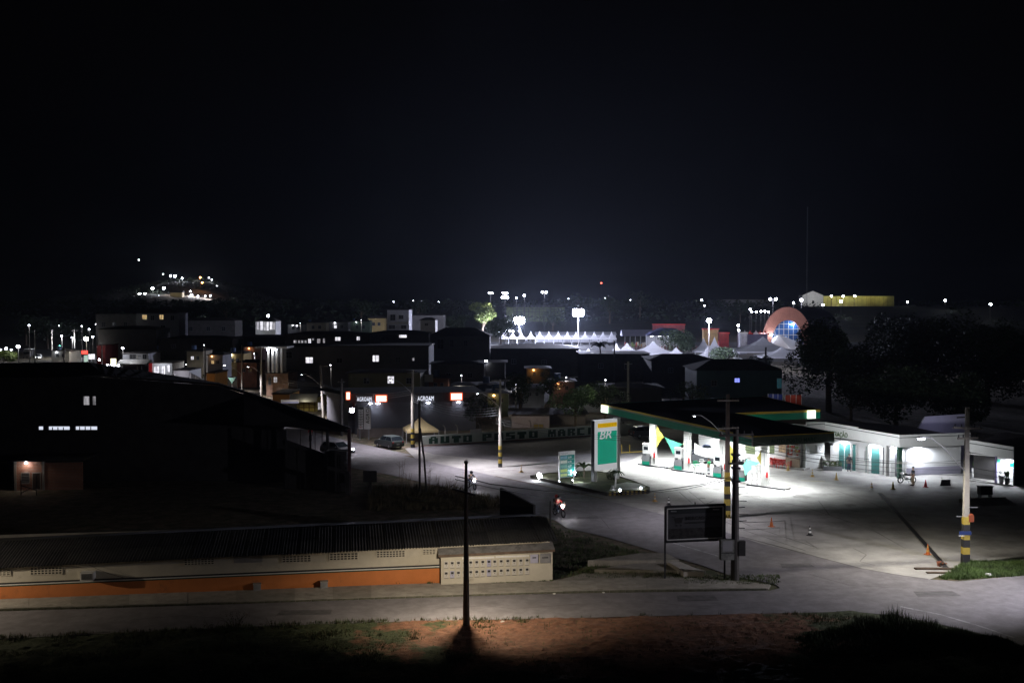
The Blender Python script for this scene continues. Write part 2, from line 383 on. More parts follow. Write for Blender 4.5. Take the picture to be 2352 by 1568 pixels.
# rough earth bank between the street and the viewer
RPX = [(-600,1498),(0,1468),(551,1441),(857,1430),(1286,1421),(1700,1411),(1960,1405),(2150,1432),(2352,1484),(2700,1575)]
def edgev0(u):
    for (a,va),(b,vb) in zip(RPX, RPX[1:]):
        if a <= u <= b: return va+(vb-va)*(u-a)/(b-a)
    return 1600
eb = MB(); NX, NY = 260, 86
for j in range(NY):
    for i in range(NX):
        x = -32+62*i/(NX-1); y = 41+20.5*j/(NY-1); u = CX+F*x/y; v = HZ+F*CH/y
        d = v-edgev0(max(-600,min(2699,u)))
        n1 = noise.noise(Vector((x*0.5,y*0.7,1.0))); n2 = noise.noise(Vector((x*1.9,y*2.4,4.0))); n3 = noise.noise(Vector((x*4.5,y*6.0,9.0)))
        z = 0.05+0.16*n1+0.09*n2+0.045*n3
        z = (max(z,0.012)+0.01)*min(1,max(0,(d-1)/10)) if d > 1 else -0.06
        eb.v.append((x,y,z+0.004))
for j in range(NY-1):
    for i in range(NX-1): a_ = j*NX+i; eb.f.append((a_,a_+1,a_+NX+1,a_+NX))
struct('earth_bank', eb, GM)
# worn road paint
LINE = mat('worn road paint', (0.42,0.42,0.43), 0.7, 0.3, 1.2, stain=((0.14,0.14,0.14), 2.5, 0.47))
def stripe(pts, w, m=LINE, z=0.052, nm='road_marking'):
    p = [G(u,v) for u,v in pts]; mb = MB()
    for i, q in enumerate(p):
        d = (p[min(i+1,len(p)-1)]-p[max(i-1,0)]); d.z = 0; d.normalize(); n = Vector((-d.y,d.x,0))*w/2
        mb.v += [(q.x+n.x,q.y+n.y,z),(q.x-n.x,q.y-n.y,z)]
    for i in range(len(p)-1): mb.f.append((2*i+2,2*i+3,2*i+1,2*i))
    return struct(nm, mb, m)
stripe([(2068,1394),(2158,1412),(2248,1438),(2330,1466)], 0.16)
stripe([(1546,1248),(1600,1263),(1650,1278)], 0.12)
stripe([(1709,1153),(1745,1160),(1776,1167)], 0.12, z=0.045)
stripe([(1170,1165),(1205,1172),(1240,1180)], 0.1)
for a in ([(1840,1104),(1895,1106)], [(1795,1112),(1850,1122)]): stripe(a, 0.15, YEL, 0.04, 'yellow_line')
# thin dark lines across the forecourt
DKL = mat('dark line grey', (0.12,0.115,0.11), 0.9, 0.2, 3.0)
for a in ([(1444,1140),(1700,1190)], [(1500,1095),(1760,1150)], [(1760,1137),(1990,1178)], [(1560,1190),(1900,1170)], [(1700,1178),(1905,1183)], [(1690,1203),(1900,1190)], [(1905,1183),(1880,1150)]):
    stripe(a, 0.05, DKL, 0.037, 'dark_line')
for (pts,w_) in (([(1560,1130),(1600,1165),(1700,1215),(1850,1265)],0.10),([(1582,1128),(1625,1162),(1722,1208),(1870,1256)],0.10),([(1750,1145),(1850,1165),(2000,1215),(2080,1260)],0.09),([(1300,1135),(1420,1152),(1560,1160),(1700,1150)],0.12),([(1640,1150),(1560,1185),(1500,1200)],0.14),([(1900,1120),(1990,1150),(2100,1200)],0.08)):
    stripe(pts, w_, mat('tyre rubber marks',(0.17,0.165,0.155),0.8,0.35,0.9,stain=((0.33,0.32,0.30),0.7,0.50)), 0.0345, 'tyre_mark')
for (pts,w_) in (([(1960,1260),(1990,1275),(1975,1290),(2010,1300)],0.035),([(1800,1235),(1850,1243),(1880,1262)],0.03),([(1000,1398),(1120,1392),(1180,1400),(1330,1388)],0.03),([(300,1425),(420,1415),(520,1422)],0.03),([(1450,1380),(1600,1395),(1720,1385)],0.03),([(1860,1320),(1950,1345),(2080,1352)],0.035),([(1320,1170),(1380,1190),(1400,1215)],0.03),([(980,1075),(1040,1090),(1060,1105)],0.03)):
    stripe(pts, w_, mat('crack filler',(0.05,0.048,0.045),0.9,0.3,2.0), 0.055, 'crack')
for (u_,v_,w_,d_) in ((1830,1300,2.2,1.2),(1350,1190,1.8,1.0),(700,1408,3.0,1.1),(1600,1375,2.4,1.4),(2150,1365,2.6,1.3),(1080,1115,1.6,1.0)):
    p = G(u_,v_); struct('asphalt_patch', MB().sheet([(p.x-w_/2,p.y-d_/2),(p.x+w_/2,p.y-d_/2+0.2),(p.x+w_/2-0.1,p.y+d_/2),(p.x-w_/2+0.15,p.y+d_/2-0.1)],0.05), mat('patched asphalt',(0.12,0.115,0.12),0.8,0.25,2.0,0.3))
for (u_,v_,r_) in ((1560,1100,0.7),(1640,1122,0.9),(1730,1140,0.8),(1500,1088,0.6),(1840,1140,0.9),(1450,1100,0.5),(1950,1160,0.8),(1610,1145,0.5)):
    p = G(u_,v_); pts = [(p.x+r_*rnd.uniform(0.5,1.2)*math.cos(a*0.628),p.y+r_*rnd.uniform(0.5,1.3)*math.sin(a*0.628)) for a in range(10)]
    struct('oil_stain', MB().sheet(pts,0.0335), mat('oil stained concrete',(0.17,0.16,0.145),0.5,0.3,1.5,stain=((0.30,0.29,0.27),1.5,0.5)))
stripe([(1138,1094),(1396,1148)], 0.22, mat('gutter dirt',(0.16,0.12,0.08),0.95,0.3,2.0), 0.05, 'gutter')
stripe([(1702,1233),(1890,1283),(1977,1306),(2055,1320),(2132,1331)], 0.12, DKL, 0.05, 'gutter')
# trench drain across the lot
p0, p1 = G(2020,1133), G(2172,1303); rz, L = frame(p0, p1)
dr = thing('trench_drain', 'long dark trench drain crossing the lot towards the grass verge', 'drain', (p0.x,p0.y,0.03), rz)
part('channel', MB().box(0,-0.17,0,L,0.17,0.012), BLK, dr)
part('edge_strip', MB().box(0,0.17,0.0,L,0.23,0.04), CONC2, dr); part('edge_strip', MB().box(0,-0.23,0.0,L,-0.17,0.04), CONC2, dr)
gb = MB()
for i in range(int(L/0.5)): gb.box(i*0.5,-0.15,0.014,i*0.5+0.08,0.15,0.03)
part('grate', gb, DMETAL, dr, kind='stuff')
single('ditch', MB().box(0,0,0.03,6.2,0.35,0.12).box(0.4,-1.0,0.03,6.2,-0.7,0.10), mat('wet earth',(0.06,0.04,0.025),0.9,0.3,2), 'short dark ditch with broken concrete lips beside the grass verge', 'ditch', loc=tuple(G(2103,1309)), rz=R(-2))

# ------------------------------------------------------------------ near pavement, slab by slab
wallA, wallB = G(0,1378), G(1008,1340)
def interp(a, b, t): return Vector(a)*(1-t)+Vector(b)*t
sidew = struct('sidewalk', MB().prism(vpoly([(-600,1426),(0,1402),(590,1385),(1286,1362),(1765,1354),(1770,1345),(1700,1336),(1500,1330),(1269,1336),(1008,1341),(0,1379),(-600,1402)]), -0.1, 0.085), CONC2)
inner = [(-600,1402),(0,1379.5),(1008,1341.5),(1269,1337),(1500,1333),(1700,1339)]
outer = [(-600,1424),(0,1400),(590,1383.5),(1286,1360.5),(1500,1356),(1765,1352.5)]
def along(line, u):
    for (a,va),(b,vb) in zip(line, line[1:]):
        if a <= u <= b: return va+(vb-va)*(u-a)/(b-a)
    return line[-1][1]
u = -580; k = 0
slabm = [mat('pavement slab %d' % i, c, 0.85, 0.18, 1.5, 0.25, stain=((0.15,0.14,0.11), 0.9, 0.56)) for i, c in enumerate([(0.33,0.31,0.27),(0.28,0.265,0.23),(0.36,0.34,0.30)])]
while u < 1690:
    w = rnd.choice([88,112,134,97]); a = u; b = min(u+w-0.55, 1692)
    q = [G(a, along(inner,a)), G(b, along(inner,b)), G(b, along(outer,b)), G(a, along(outer,a))]
    h = 0.10+rnd.uniform(-0.004,0.006)
    part('paving_slab', MB().prism([(p.x,p.y) for p in q], 0.086, h+0.01), slabm[k%3] if rnd.random()>.3 else slabm[rnd.randrange(3)], sidew)
    u += w; k += 1
u = -580
while u < 1750:
    w = 36; a, b = u, u+w-1.0
    A, B = G(a, along(outer,a)+1.2), G(b, along(outer,b)+1.2); rz, L = frame(A, B)
    part('kerb_stone', MB().box(0,-0.14,-0.05,L,0.0,0.115+rnd.uniform(-0.012,0.012)), KERB, sidew, (A.x,A.y,0), (0,0,rz+rnd.uniform(-0.006,0.006)))
    u += w

# ================================================================== FOREGROUND BUILDING (market stalls) and meter hut
def planehit(u, v, p0, rz, y=0.0):
    n = Vector((-math.sin(rz), math.cos(rz), 0)); o = Vector((p0[0],p0[1],0)) + n*y
    d = ray(u,v); c = Vector((0,0,CH)); t = (o-c).dot(n)/d.dot(n); p = c+d*t
    e = Vector((math.cos(rz), math.sin(rz), 0)); return (p-Vector((p0[0],p0[1],0))).dot(e), p.z
rzm, LAB = frame(wallA, wallB); dm = Vector((math.cos(rzm), math.sin(rzm), 0))
m0 = wallA - dm*14
market = thing('market_building', 'long low building with cream and orange wall and corrugated roof along the near street', 'building', tuple(m0), rzm)
def mh(u, v, y=0.0): return planehit(u, v, m0, rzm, y)
xl = 0.0; xr = mh(1262,1300)[0]
def ev(x):                                      # eave height along the wall
    a = mh(0,1304,-0.3); b = mh(1000,1254,-0.3); return a[1] + (b[1]-a[1])*(x-a[0])/(b[0]-a[0])
def ob(x):
    a = mh(0,1347); b = mh(1005,1304); return a[1] + (b[1]-a[1])*(x-a[0])/(b[0]-a[0])
part('orange_base', MB().yprism([(xl,0),(xr,0),(xr,ob(xr)),(xl,ob(xl))], 0, 0.15), ORANGE, market)
part('cream_wall', MB().yprism([(xl,ob(xl)),(xr,ob(xr)),(xr,ev(xr)),(xl,ev(xl))], 0.0, 0.15), CREAM, market)
xh_ = mh(1010,1320)[0]
for dz, th, m_, nm in ((0.0,0.07,DGREEN,'green_stripe'),(0.072,0.055,WHITE,'white_stripe'),(0.129,0.10,BLK,'black_stripe')):
    part(nm, MB().yprism([(xl,ob(xl)+dz),(xh_,ob(xh_)+dz),(xh_,ob(xh_)+dz+th),(xl,ob(xl)+dz+th)], -0.006, 0.0), m_, market)
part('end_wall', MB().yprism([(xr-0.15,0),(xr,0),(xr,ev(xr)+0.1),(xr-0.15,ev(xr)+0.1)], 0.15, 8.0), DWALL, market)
part('back_wall', MB().box(xl,8.0,0,xr,8.15,2.2), DWALL, market)
# corrugated sheets
def sheet_mesh(w, l0, rise, wl=0.18, amp=0.028, n=None):
    n = n or int(w/wl*4); mb = MB()
    for i in range(n+1):
        x = w*i/n; z = amp*math.sin(2*math.pi*x/wl)
        mb.v += [(x,0,z),(x,l0,z+rise)]
    for i in range(n): mb.f.append((2*i,2*i+2,2*i+3,2*i+1))
    return mb
x = xl-0.2; rows = [(0.0,2.1,0.36),(2.02,2.1,0.36)]
sm_ = [sheet_mesh(1.08, 2.15, 0.37).mesh('roof_sheet', mm) for mm in (FIBRO, mat('older fibre cement',(0.05,0.05,0.055),0.9,0.3,1.0,0.1), mat('newer fibre cement',(0.085,0.085,0.085),0.9,0.25,1.0,0.1))]
xb = mh(615,1300)[0]
while x < xr:
    e = ev(x) + (-0.0 if x < xb else -0.03)
    for r_, (y0, l0, ri) in enumerate(rows):
        o = part('roof_sheet', rnd.choice(sm_), None, market, (x, -0.38+y0-(0.0 if x<xb else 0.08), e+0.03+r_*0.35+rnd.uniform(-0.008,0.008)), (0, 0, rnd.uniform(-0.004,0.004)))
    x += 1.04
part('back_roof', MB().quad((xl-0.2,3.8,ev(0)+0.77),(xr+0.1,3.8,ev(xr)+0.77),(xr+0.1,8.3,ev(xr)+0.05),(xl-0.2,8.3,ev(0)+0.05)), FIBRO, market)
part('fascia_board', MB().yprism([(xl,ev(0)-0.03),(xr,ev(xr)-0.06),(xr,ev(xr)+0.01),(xl,ev(0)+0.01)], -0.12, -0.09), mat('brown fascia',(0.08,0.05,0.035),0.8,0.2,3.0), market)
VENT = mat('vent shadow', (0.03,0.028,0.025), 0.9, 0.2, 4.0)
for (u0,v0,u1,v1) in ((-110,1317,-40,1328),(-30,1309,24,1322),(70,1303,143,1319),(423,1283,492,1297),(648,1276,714,1291),(757,1270,822,1286),(865,1265,930,1280),(971,1261,1000,1273)):
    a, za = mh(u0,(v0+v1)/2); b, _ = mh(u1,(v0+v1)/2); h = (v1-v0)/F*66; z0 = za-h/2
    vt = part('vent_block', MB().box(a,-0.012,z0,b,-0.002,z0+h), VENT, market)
    lt = MB(); ncol = max(3, int(round((b-a)/0.2)))
    for i in range(ncol+1):
        xx = a+(b-a)*i/ncol; lt.box(xx-0.03,-0.05,z0-0.02,xx+0.03,-0.012,z0+h+0.02)
    for j in range(4):
        zz = z0+h*j/3; lt.box(a-0.03,-0.046,zz-0.025,b+0.03,-0.013,zz+0.025)
    part('lattice', lt, CREAM, vt)
a, za = mh(537,1283); b, _ = mh(603,1280)
part('blocked_opening', MB().box(a,-0.02,za-0.24,b,-0.002,za+0.22), mat('grey board',(0.30,0.29,0.28),0.8,0.1,2), market)
# air conditioner on the wall
a, za = mh(205,1318)
ac = thing('air_conditioner', 'white window air conditioner mounted on the cream wall under the eave', 'air conditioner', tuple(m0+dm*a+Vector((0,0,za))), rzm)
part('casing', MB().box(-0.38,-0.62,-0.22,0.36,-0.0,0.22), WHITE, ac)
part('grille', MB().box(-0.30,-0.64,-0.17,0.28,-0.62,0.17), DMETAL, ac)
lv = MB()
for i in range(7): lv.box(-0.30,-0.655,-0.16+i*0.048,0.28,-0.64,-0.14+i*0.048)
part('louvre', lv, METAL, ac); part('support', MB().box(-0.36,-0.5,-0.27,0.34,0,-0.22), DMETAL, ac)
single('cable', MB().tube([(0,-0.1,0.6),(0.5,-0.25,0.35),(1.2,-0.3,0.05),(2.2,-0.2,-0.3)], 0.012, 5), BLK, 'thin black cable hanging beside the wall air conditioner', 'cable', loc=tuple(m0+dm*a+Vector((0,0,za))), rz=rzm)
for (u0,v0,lb) in ((590,1356,'grey concrete block leaning on the orange wall, the left one of two'),(743,1350,'grey concrete block leaning on the orange wall, the right one of two')):
    a, za = mh(u0,v0)
    t = thing('condenser_box', lb, 'box', tuple(m0+dm*a+Vector((0,0,0.09))), rzm+R(6), 'grey boxes standing against the orange wall')
    part('casing', MB().box(-0.20,-0.42,0,0.22,-0.1,0.38), GWALL, t); part('cap', MB().box(-0.23,-0.45,0.38,0.25,-0.07,0.42), CONC2, t); part('panel', MB().box(-0.15,-0.43,0.06,0.15,-0.42,0.32), METAL, t)
# meter hut
hA, hB = G(1013,1345.5), G(1269,1336); rzh, LH = frame(hA, hB)
hut = thing('meter_hut', 'small cream wall hut with two rows of electricity meters and sloping concrete roof', 'hut', tuple(hA), rzh)
zl, zr_ = 1.80, 1.92
part('front_wall', MB().yprism([(0,0),(LH,0),(LH,zr_),(0,zl)], 0, 0.12), CREAM, hut)
part('side_wall', MB().yprism([(0,0),(0.1,0),(0.1,zl),(0,zl)], 0.12, 1.5), BLACKW, hut); part('side_wall', MB().yprism([(LH-0.1,0),(LH,0),(LH,zr_),(LH-0.1,zr_)], 0.12, 1.9), BLACKW, hut)  # side faces shaded by colour, unlike the cream front
RSLAB = mat('stained roof slab', (0.30,0.29,0.28), 0.85, 0.2, 1.0, 0.3, stain=((0.13,0.125,0.12), 1.4, 0.5))
part('roof_slab', MB().prism([(-0.15,-0.15),(LH+0.12,-0.15),(LH+0.12,1.25),(-0.15,1.25)], [zl,zr_,zr_+0.46,zl+0.46], [zl+0.13,zr_+0.13,zr_+0.62,zl+0.62]), RSLAB, hut)
part('roof_edge', MB().yprism([(-0.15,zl-0.01),(LH+0.12,zr_-0.01),(LH+0.12,zr_+0.135),(-0.15,zl+0.135)], -0.17, -0.152), mat('mossy brown edge',(0.14,0.10,0.075),0.9,0.3,2.0), hut)
MBOX = mat('meter plastic', (0.58,0.56,0.52), 0.5, 0.06, 4.0); MBLUE = mat('meter plastic bluish', (0.45,0.45,0.58), 0.5, 0.06, 4.0)
mbx = MB().box(-0.13,-0.06,-0.30,0.13,0,0.12).mesh('meter', MBOX); mbx2 = MB().box(-0.13,-0.06,-0.30,0.13,0,0.12).mesh('meter', MBLUE)
mwin = MB().box(-0.08,-0.072,-0.065,0.08,-0.06,0.065).mesh('meter_window', BLK); mlab = MB().box(-0.02,-0.066,-0.16,0.02,-0.06,-0.12).mesh('meter_seal', BLK)
msh = MB().box(-0.12,-0.064,-0.315,0.13,0,-0.30).mesh('meter_foot', DMETAL)
cols = [258,368,480,592,703,813,924,1038,1142,1262,1382,1502,1622,1740]
for i, c_ in enumerate(cols):
    xx = (c_-165)/2050.0*LH
    for j, zc in enumerate((1.40+0.0012*i, 0.79+0.005*i)):
        blue = (i == 7) or (j == 1 and i == 1)
        o = part('meter', mbx2 if blue else mbx, None, hut, (xx,0,zc))
        part('meter_window', mwin, None, o); part('meter_seal', mlab, None, o); part('meter_foot', msh, None, o)
for (c0, c1) in ((550,1140),(1160,1780)):
    x0, x1 = (c0-165)/2050*LH, (c1-165)/2050*LH
    part('label_panel', MB().box(x0,-0.02,1.60+0.02*(c0>900),x1,0,1.71+0.02*(c0>900)), WHITE, hut)
for (c0, c1, z0, z1, mm) in ((1800,1942,1.24,1.76,MBLUE),(1980,2165,1.22,1.80,GWALL)):
    x0, x1 = (c0-165)/2050*LH, (c1-165)/2050*LH
    cb = part('cabinet', MB().box(x0,-0.10,z0,x1,0,z1), mm, hut); part('cabinet_label', MB().box(x0+0.12,-0.105,z0+0.3,x1-0.12,-0.10,z0+0.36), BLK, cb)
# leaves and weeds at the foot of the hut
def tuft(mb, x, y, z, h, n, spread, w=0.02, r=rnd):
    for _ in range(n):
        a = r.uniform(0, 6.28); d = r.uniform(0, spread); px, py = x+d*math.cos(a), y+d*math.sin(a)
        hh = h*r.uniform(0.5,1.1); la = r.uniform(0,6.28); ln = hh*r.uniform(0.1,0.6)
        tx, ty = px+ln*math.cos(la), py+ln*math.sin(la); wx, wy = -math.sin(la)*w, math.cos(la)*w
        mb.add([(px-wx,py-wy,z),(px+wx,py+wy,z),(tx,ty,z+hh)], [(0,1,2)])
GRASS = mat('grass blades', (0.075,0.11,0.03), 0.7, 0.5, 0.8); GRASSD = mat('dry grass blades', (0.12,0.10,0.05), 0.8, 0.5, 0.6)
w = MB()
for i in range(60):
    t = rnd.uniform(0.45,1.0); p = hA.lerp(hB, t); tuft(w, p.x, p.y-0.12, 0.1, 0.06+0.14*max(0,(t-0.7)), 8, 0.1, 0.02)
for i in range(26):
    p = G(rnd.choice([897,910,900,990,1020])+rnd.uniform(-8,8), 1340); tuft(w, p.x, p.y-0.3, 0.1, 0.16, 6, 0.1, 0.025)
tag(part('weeds', w, GRASS), 'low green weeds growing along the foot of the meter hut wall', 'weeds', kind='stuff')

# dark end wall behind the market building
q = [AT(1148,1120,80.0), AT(1225,1160,77.0)]
rzw, Lw = frame((q[0].x,q[0].y), (q[1].x,q[1].y))
single('sloping_wall', MB().yprism([(0,0),(Lw,0),(Lw,q[1].z),(0,q[0].z)], 0, 0.2), BLACKW, 'unlit sloping wall standing behind the right end of the market roof', 'wall', loc=(q[0].x,q[0].y,0), rz=rzw)

# ------------------------------------------------------------------ poles
def band_sleeve(r, z0, z1, sq): 
    mb = MB()
    return mb.cbox(0,0,(z0+z1)/2,r*2,r*2,z1-z0) if sq else mb.cyl(0,0,z0,z1,r,r,12)
def pole(u, vb, vt, label, lampuv=None, stripes=None, cross=(), sq=False, m=POLEC, r=(0.17,0.10), power=0, dY=-1.2, lens=0.10, group=None, cat='utility pole', name='utility_pole', color=(0.95,0.90,1.0), spot=128, tilt=-14, h=None, lean=0):
    b = G(u, vb); h = h or HT(vt, b.y)
    t = thing(name, label, cat, tuple(b), 0, group)
    if sq: 
        s = MB(); a, c = r
        s.add([(-a,-a*.8,-0.2),(a,-a*.8,-0.2),(a,a*.8,-0.2),(-a,a*.8,-0.2),(-c,-c*.8,h),(c,-c*.8,h),(c,c*.8,h),(-c,c*.8,h)], [(0,3,2,1),(4,5,6,7),(0,1,5,4),(1,2,6,5),(2,3,7,6),(3,0,4,7)])
    else: s = MB().tube([(0,0,-0.2),(lean*0.5,0,h*0.5),(lean,0,h)], [r[0],(r[0]+r[1])/2,r[1]], 12)
    part('shaft', s, m, t, smooth=False)
    if stripes:
        z = 0.0
        for i, (hh, mm) in enumerate(stripes):
            rr = r[0] + (r[1]-r[0])*(z/h) + 0.012
            if mm: part('painted_band', band_sleeve(rr, z, z+hh-0.002, sq), mm, t)
            z += hh
    for (zc, hw, tilt) in cross:
        ca = part('crossarm', MB().box(-hw,-0.06,-0.06,hw,0.06,0.06), m if m is POLED else POLEC, t, (0,-0.12,h-zc), (0,tilt,R(8)))
        for xx in (-hw*0.9,-hw*0.45,hw*0.45,hw*0.9):
            part('insulator', MB().cyl(xx,0,0.06,0.24,0.05,0.03,8), DMETAL, ca)
    if lampuv:
        lp = AT(lampuv[0], lampuv[1], b.y+dY) - b
        za = max(0.5, lp.z - abs(lp.x)*0.75); 
        part('lamp_arm', MB().tube([(0,-0.05,za),(lp.x*0.55,lp.y*0.55,za+(lp.z-za)*0.72),(lp.x*0.85,lp.y*0.85,lp.z+0.0),(lp.x,lp.y,lp.z+0.02)], 0.035, 6), METAL, t)
        ang = math.atan2(lp.y, lp.x)
        hd = part('luminaire', MB().ball((0.18,0,0.03),(0.36,0.14,0.07),10,6), METAL, t, tuple(lp), (0,0,ang), smooth=True)
        part('lens', MB().ball((0.2,0,-0.03),(lens*2.2,lens,lens*0.8),10,6), E_LED, hd, smooth=True)
        if power:
            lamp(t, (lp.x+0.2*math.cos(ang), lp.y+0.2*math.sin(ang), lp.z-0.22), power, color, 0.12, 'SPOT', rot=(R(tilt),0,0), angle=spot, blend=0.9)
    return t
YB = [(0.45,BLK),(0.42,YEL),(0.30,BLK),(0.42,YEL),(0.30,BLK),(0.40,YEL)]
PW = 7000
pole(1149,1073,871,'street pole with black and yellow bands beside the forecourt, crossarm on top',(1101,903),YB,[(0.12,0.95,R(0)),(1.0,0.5,0)],power=PW, r=(0.21,0.12), lens=0.05)
pole(948,1028,850,'banded street pole between the AGROAM building and the yellow tent',(901,872),YB,[(0.3,0.6,0)],power=PW*0.75, r=(0.24,0.14), lens=0.05)
pole(744,963,838,'leaning grey street pole left of the AGROAM building',(696,860),None,[(0.2,0.6,0)],power=PW*1.3, r=(0.24,0.13), lens=0.05, lean=-0.5)
pole(1670,1189,905,'square concrete pole with yellow bands in front of the canopy',(1600,954),[(0.62,YEL),(0.42,BLK),(0.5,YEL),(0.42,BLK),(0.6,YEL),(0.42,BLK),(0.7,YEL)],[(2.7,0.9,R(-2)),(0.5,0.9,0)],True,mat('brown pole concrete',(0.13,0.10,0.085),0.8,0.15,2.0),(0.22,0.13),power=PW*0.32, lens=0.05)
p4 = pole(2217,1296,935,'tall square concrete pole with phone box and black and yellow bands by the grass verge',(2122,1005),[(0.72,BLK),(0.45,YEL),(0.5,BLK),(0.5,YEL),(0.5,BLK),(0.5,YEL)],[(1.35,1.0,R(3)),(2.0,0.7,0)],True,POLEC,(0.21,0.11),power=PW*0.5, lens=0.14, spot=146, tilt=-38, color=(1.0,0.93,0.80))
part('step_iron', MB().box(-0.05,-0.02,3.75,0.75,0.02,3.80), METAL, p4); part('step_iron', MB().box(-0.62,-0.02,3.15,-0.15,0.02,3.2), METAL, p4)
ph = part('telephone_box', MB().box(0.12,-0.22,2.85,0.44,0.1,3.3).ball((0.28,-0.06,3.3),(0.17,0.17,0.09)), mat('orange plastic',(0.25,0.06,0.025),0.4,0.05,2), p4); part('blue_sign', MB().box(-0.52,-0.24,2.0,0.28,-0.21,2.25), mat('blue sign',(0.02,0.04,0.14),0.4,0.05,2), p4)
part('sign_plate', MB().box(-0.55,-0.25,1.93,-0.18,-0.2,1.97), WHITE, p4)
p3 = pole(1688,1333,985,'near black utility pole with grey box right of the billboard',None,None,[(0.35,1.1,R(-1)),(2.1,0.5,0)],False,POLED,(0.27,0.16))
part('transformer_box', MB().cbox(0.38,-0.05,2.05,0.42,0.4,0.9), BLACKW, p3)
for i in range(7): part('bracket', MB().tube([(0.15,-0.1,0),(0.55+0.1*(i%3),-0.2,0.05*(i%2))], 0.025, 5), DMETAL, p3, (0,0,3.3+0.42*i))
for i in range(3): part('bracket', MB().cbox(0,0,0,0.5,0.5,0.12), DMETAL, p3, (0,0,6.2+0.8*i))
ub = thing('utility_box', 'scuffed grey box hung between the billboard post and the black pole', 'utility box', tuple(G(1668,1333)+Vector((0,-0.1,1.35))), R(8))
part('casing', MB().box(-0.42,-0.2,0,0.42,0.2,1.25), mat('scuffed grey metal',(0.16,0.165,0.15),0.7,0.35,3.0), ub); part('strap', MB().box(-0.44,-0.22,0.42,0.44,-0.2,0.46), BLK, ub); part('door_panel', MB().box(-0.34,-0.215,0.55,0.3,-0.2,1.18), GWALL, ub)
# near left pole: its street lamp hangs on the far side and lights the street
np_ = pole(1071,1436,1062,'near black pole with short crossbar standing on the dirt bank',None,None,(),False,POLED,(0.19,0.07))
bnp = G(1071,1436)
part('top_knob', MB().ball((0,0,HT(1062,bnp.y)+0.02),0.12,8,6), POLED, np_)
part('crossbar', MB().box(-0.62,-0.06,-0.05,0.62,0.06,0.05), POLED, np_, (-0.12,-0.15,HT(1128,bnp.y)), (0,R(15),0))
hz_ = HT(1248,bnp.y)
nl = part('luminaire', MB().ball((0,0.42,0.06),(0.10,0.26,0.07),10,6), DMETAL, np_, (0,0,hz_), smooth=True)
part('lens', MB().ball((0,0.42,0.03),(0.05,0.12,0.05),8,4), E_LED, nl, smooth=True)
lamp(np_, (0,0.52,hz_-0.12), 1850, (1.0,0.84,0.64), 0.10, 'SPOT', rot=(R(14),0,0), angle=151, blend=0.35)
rp_ = thing('utility_pole', 'street lamp pole further down the main road at right', 'utility pole', (40, 62, 0), 0)
part('shaft', MB().tube([(0,0,-0.2),(0,0,9.6)],[0.2,0.12],12), POLEC, rp_); part('lamp_arm', MB().tube([(0,0,7.8),(-1.8,-0.6,9.0),(-3.4,-1.0,9.1)],0.035,6), METAL, rp_); l3_ = part('luminaire', MB().ball((-3.7,-1.1,9.12),(0.36,0.15,0.07),10,6), METAL, rp_); part('lens', MB().ball((-3.7,-1.1,9.06),(0.2,0.1,0.06),8,4), E_LED, l3_)
rl_ = lamp(rp_, (-3.7,-1.1,8.9), PW*1.5, (0.90,0.87,1.0), 0.12, 'SPOT', angle=88, blend=0.8)
rl_.rotation_euler = (Vector((21,68,0))-Vector((36.3,60.9,8.9))).to_track_quat('-Z','Y').to_euler()
lp_ = thing('utility_pole', 'black street lamp pole further left along the same bank', 'utility pole', (-36.5, 57.5, 0), 0)
part('shaft', MB().tube([(0,0,-0.2),(0,0,8.6)],[0.19,0.10],12), POLED, lp_); l2_ = part('luminaire', MB().ball((0,0.7,4.6),(0.12,0.3,0.08),10,6), DMETAL, lp_); part('lens', MB().ball((0,0.7,4.55),(0.06,0.14,0.05),8,4), E_LED, l2_)
lamp(lp_, (0.2,0.9,4.4), 2700, (1.0,0.84,0.64), 0.10, 'SPOT', rot=(R(12),R(-12),0), angle=148, blend=0.35)
pole(1264,1268,1150,'thin dark post at the right end of the market roof',None,None,(),False,POLED,(0.07,0.06), cat='post', name='post')
pA = pole(964,1133,920,'slim dark twin-legged pole on the weedy verge',None,None,(),False,POLED,(0.10,0.10)); part('second_leg', MB().tube([(0.62,0.1,-0.1),(0.42,0.1,3.0),(0.06,0,5.9)], 0.09, 8), POLED, pA)
pole(785,1000,870,'dark bare pole beside the AGROAM corner',None,None,[(0.4,0.5,0)],False,POLED,(0.2,0.14))
pole(600,912,795,'grey pole by the brick stair tower',(572,842),None,[(0.3,0.6,0)],power=PW*0.8, dY=-2, lens=0.06, r=(0.22,0.13))
pole(556,896,846,'short pole on the far bend of the street',(518,838),None,(),power=PW*0.8, dY=-2, lens=0.10, r=(0.18,0.1), h=9.0)
# ================================================================== billboard on two posts
b0, b1 = G(1527,1330), G(1664,1330); rz, L = frame(b0, b1)
bb = thing('billboard', 'framed dark billboard with cart emblem on two tall posts beside the street', 'billboard', tuple(b0), rz)
zt = planehit(1527,1163,b0,rz)[1]; zb = planehit(1527,1244,b0,rz)[1]; zt2 = planehit(1664,1157,b0,rz)[1]; zb2 = planehit(1664,1238,b0,rz)[1]
part('post', MB().box(-0.05,-0.05,0,0.05,0.05,zt), DMETAL, bb); part('post', MB().box(L-0.05,-0.05,0,L+0.05,0.05,zt2), DMETAL, bb)
fr = MB()
def bar(mb, xa, za, xb, zb_, w, y0, y1):
    d = Vector((xb-xa,0,zb_-za)).normalized(); n = Vector((-d.z,0,d.x))*w/2
    mb.yprism([(xa-n.x,za-n.z),(xb-n.x,zb_-n.z),(xb+n.x,zb_+n.z),(xa+n.x,za+n.z)], y0, y1)
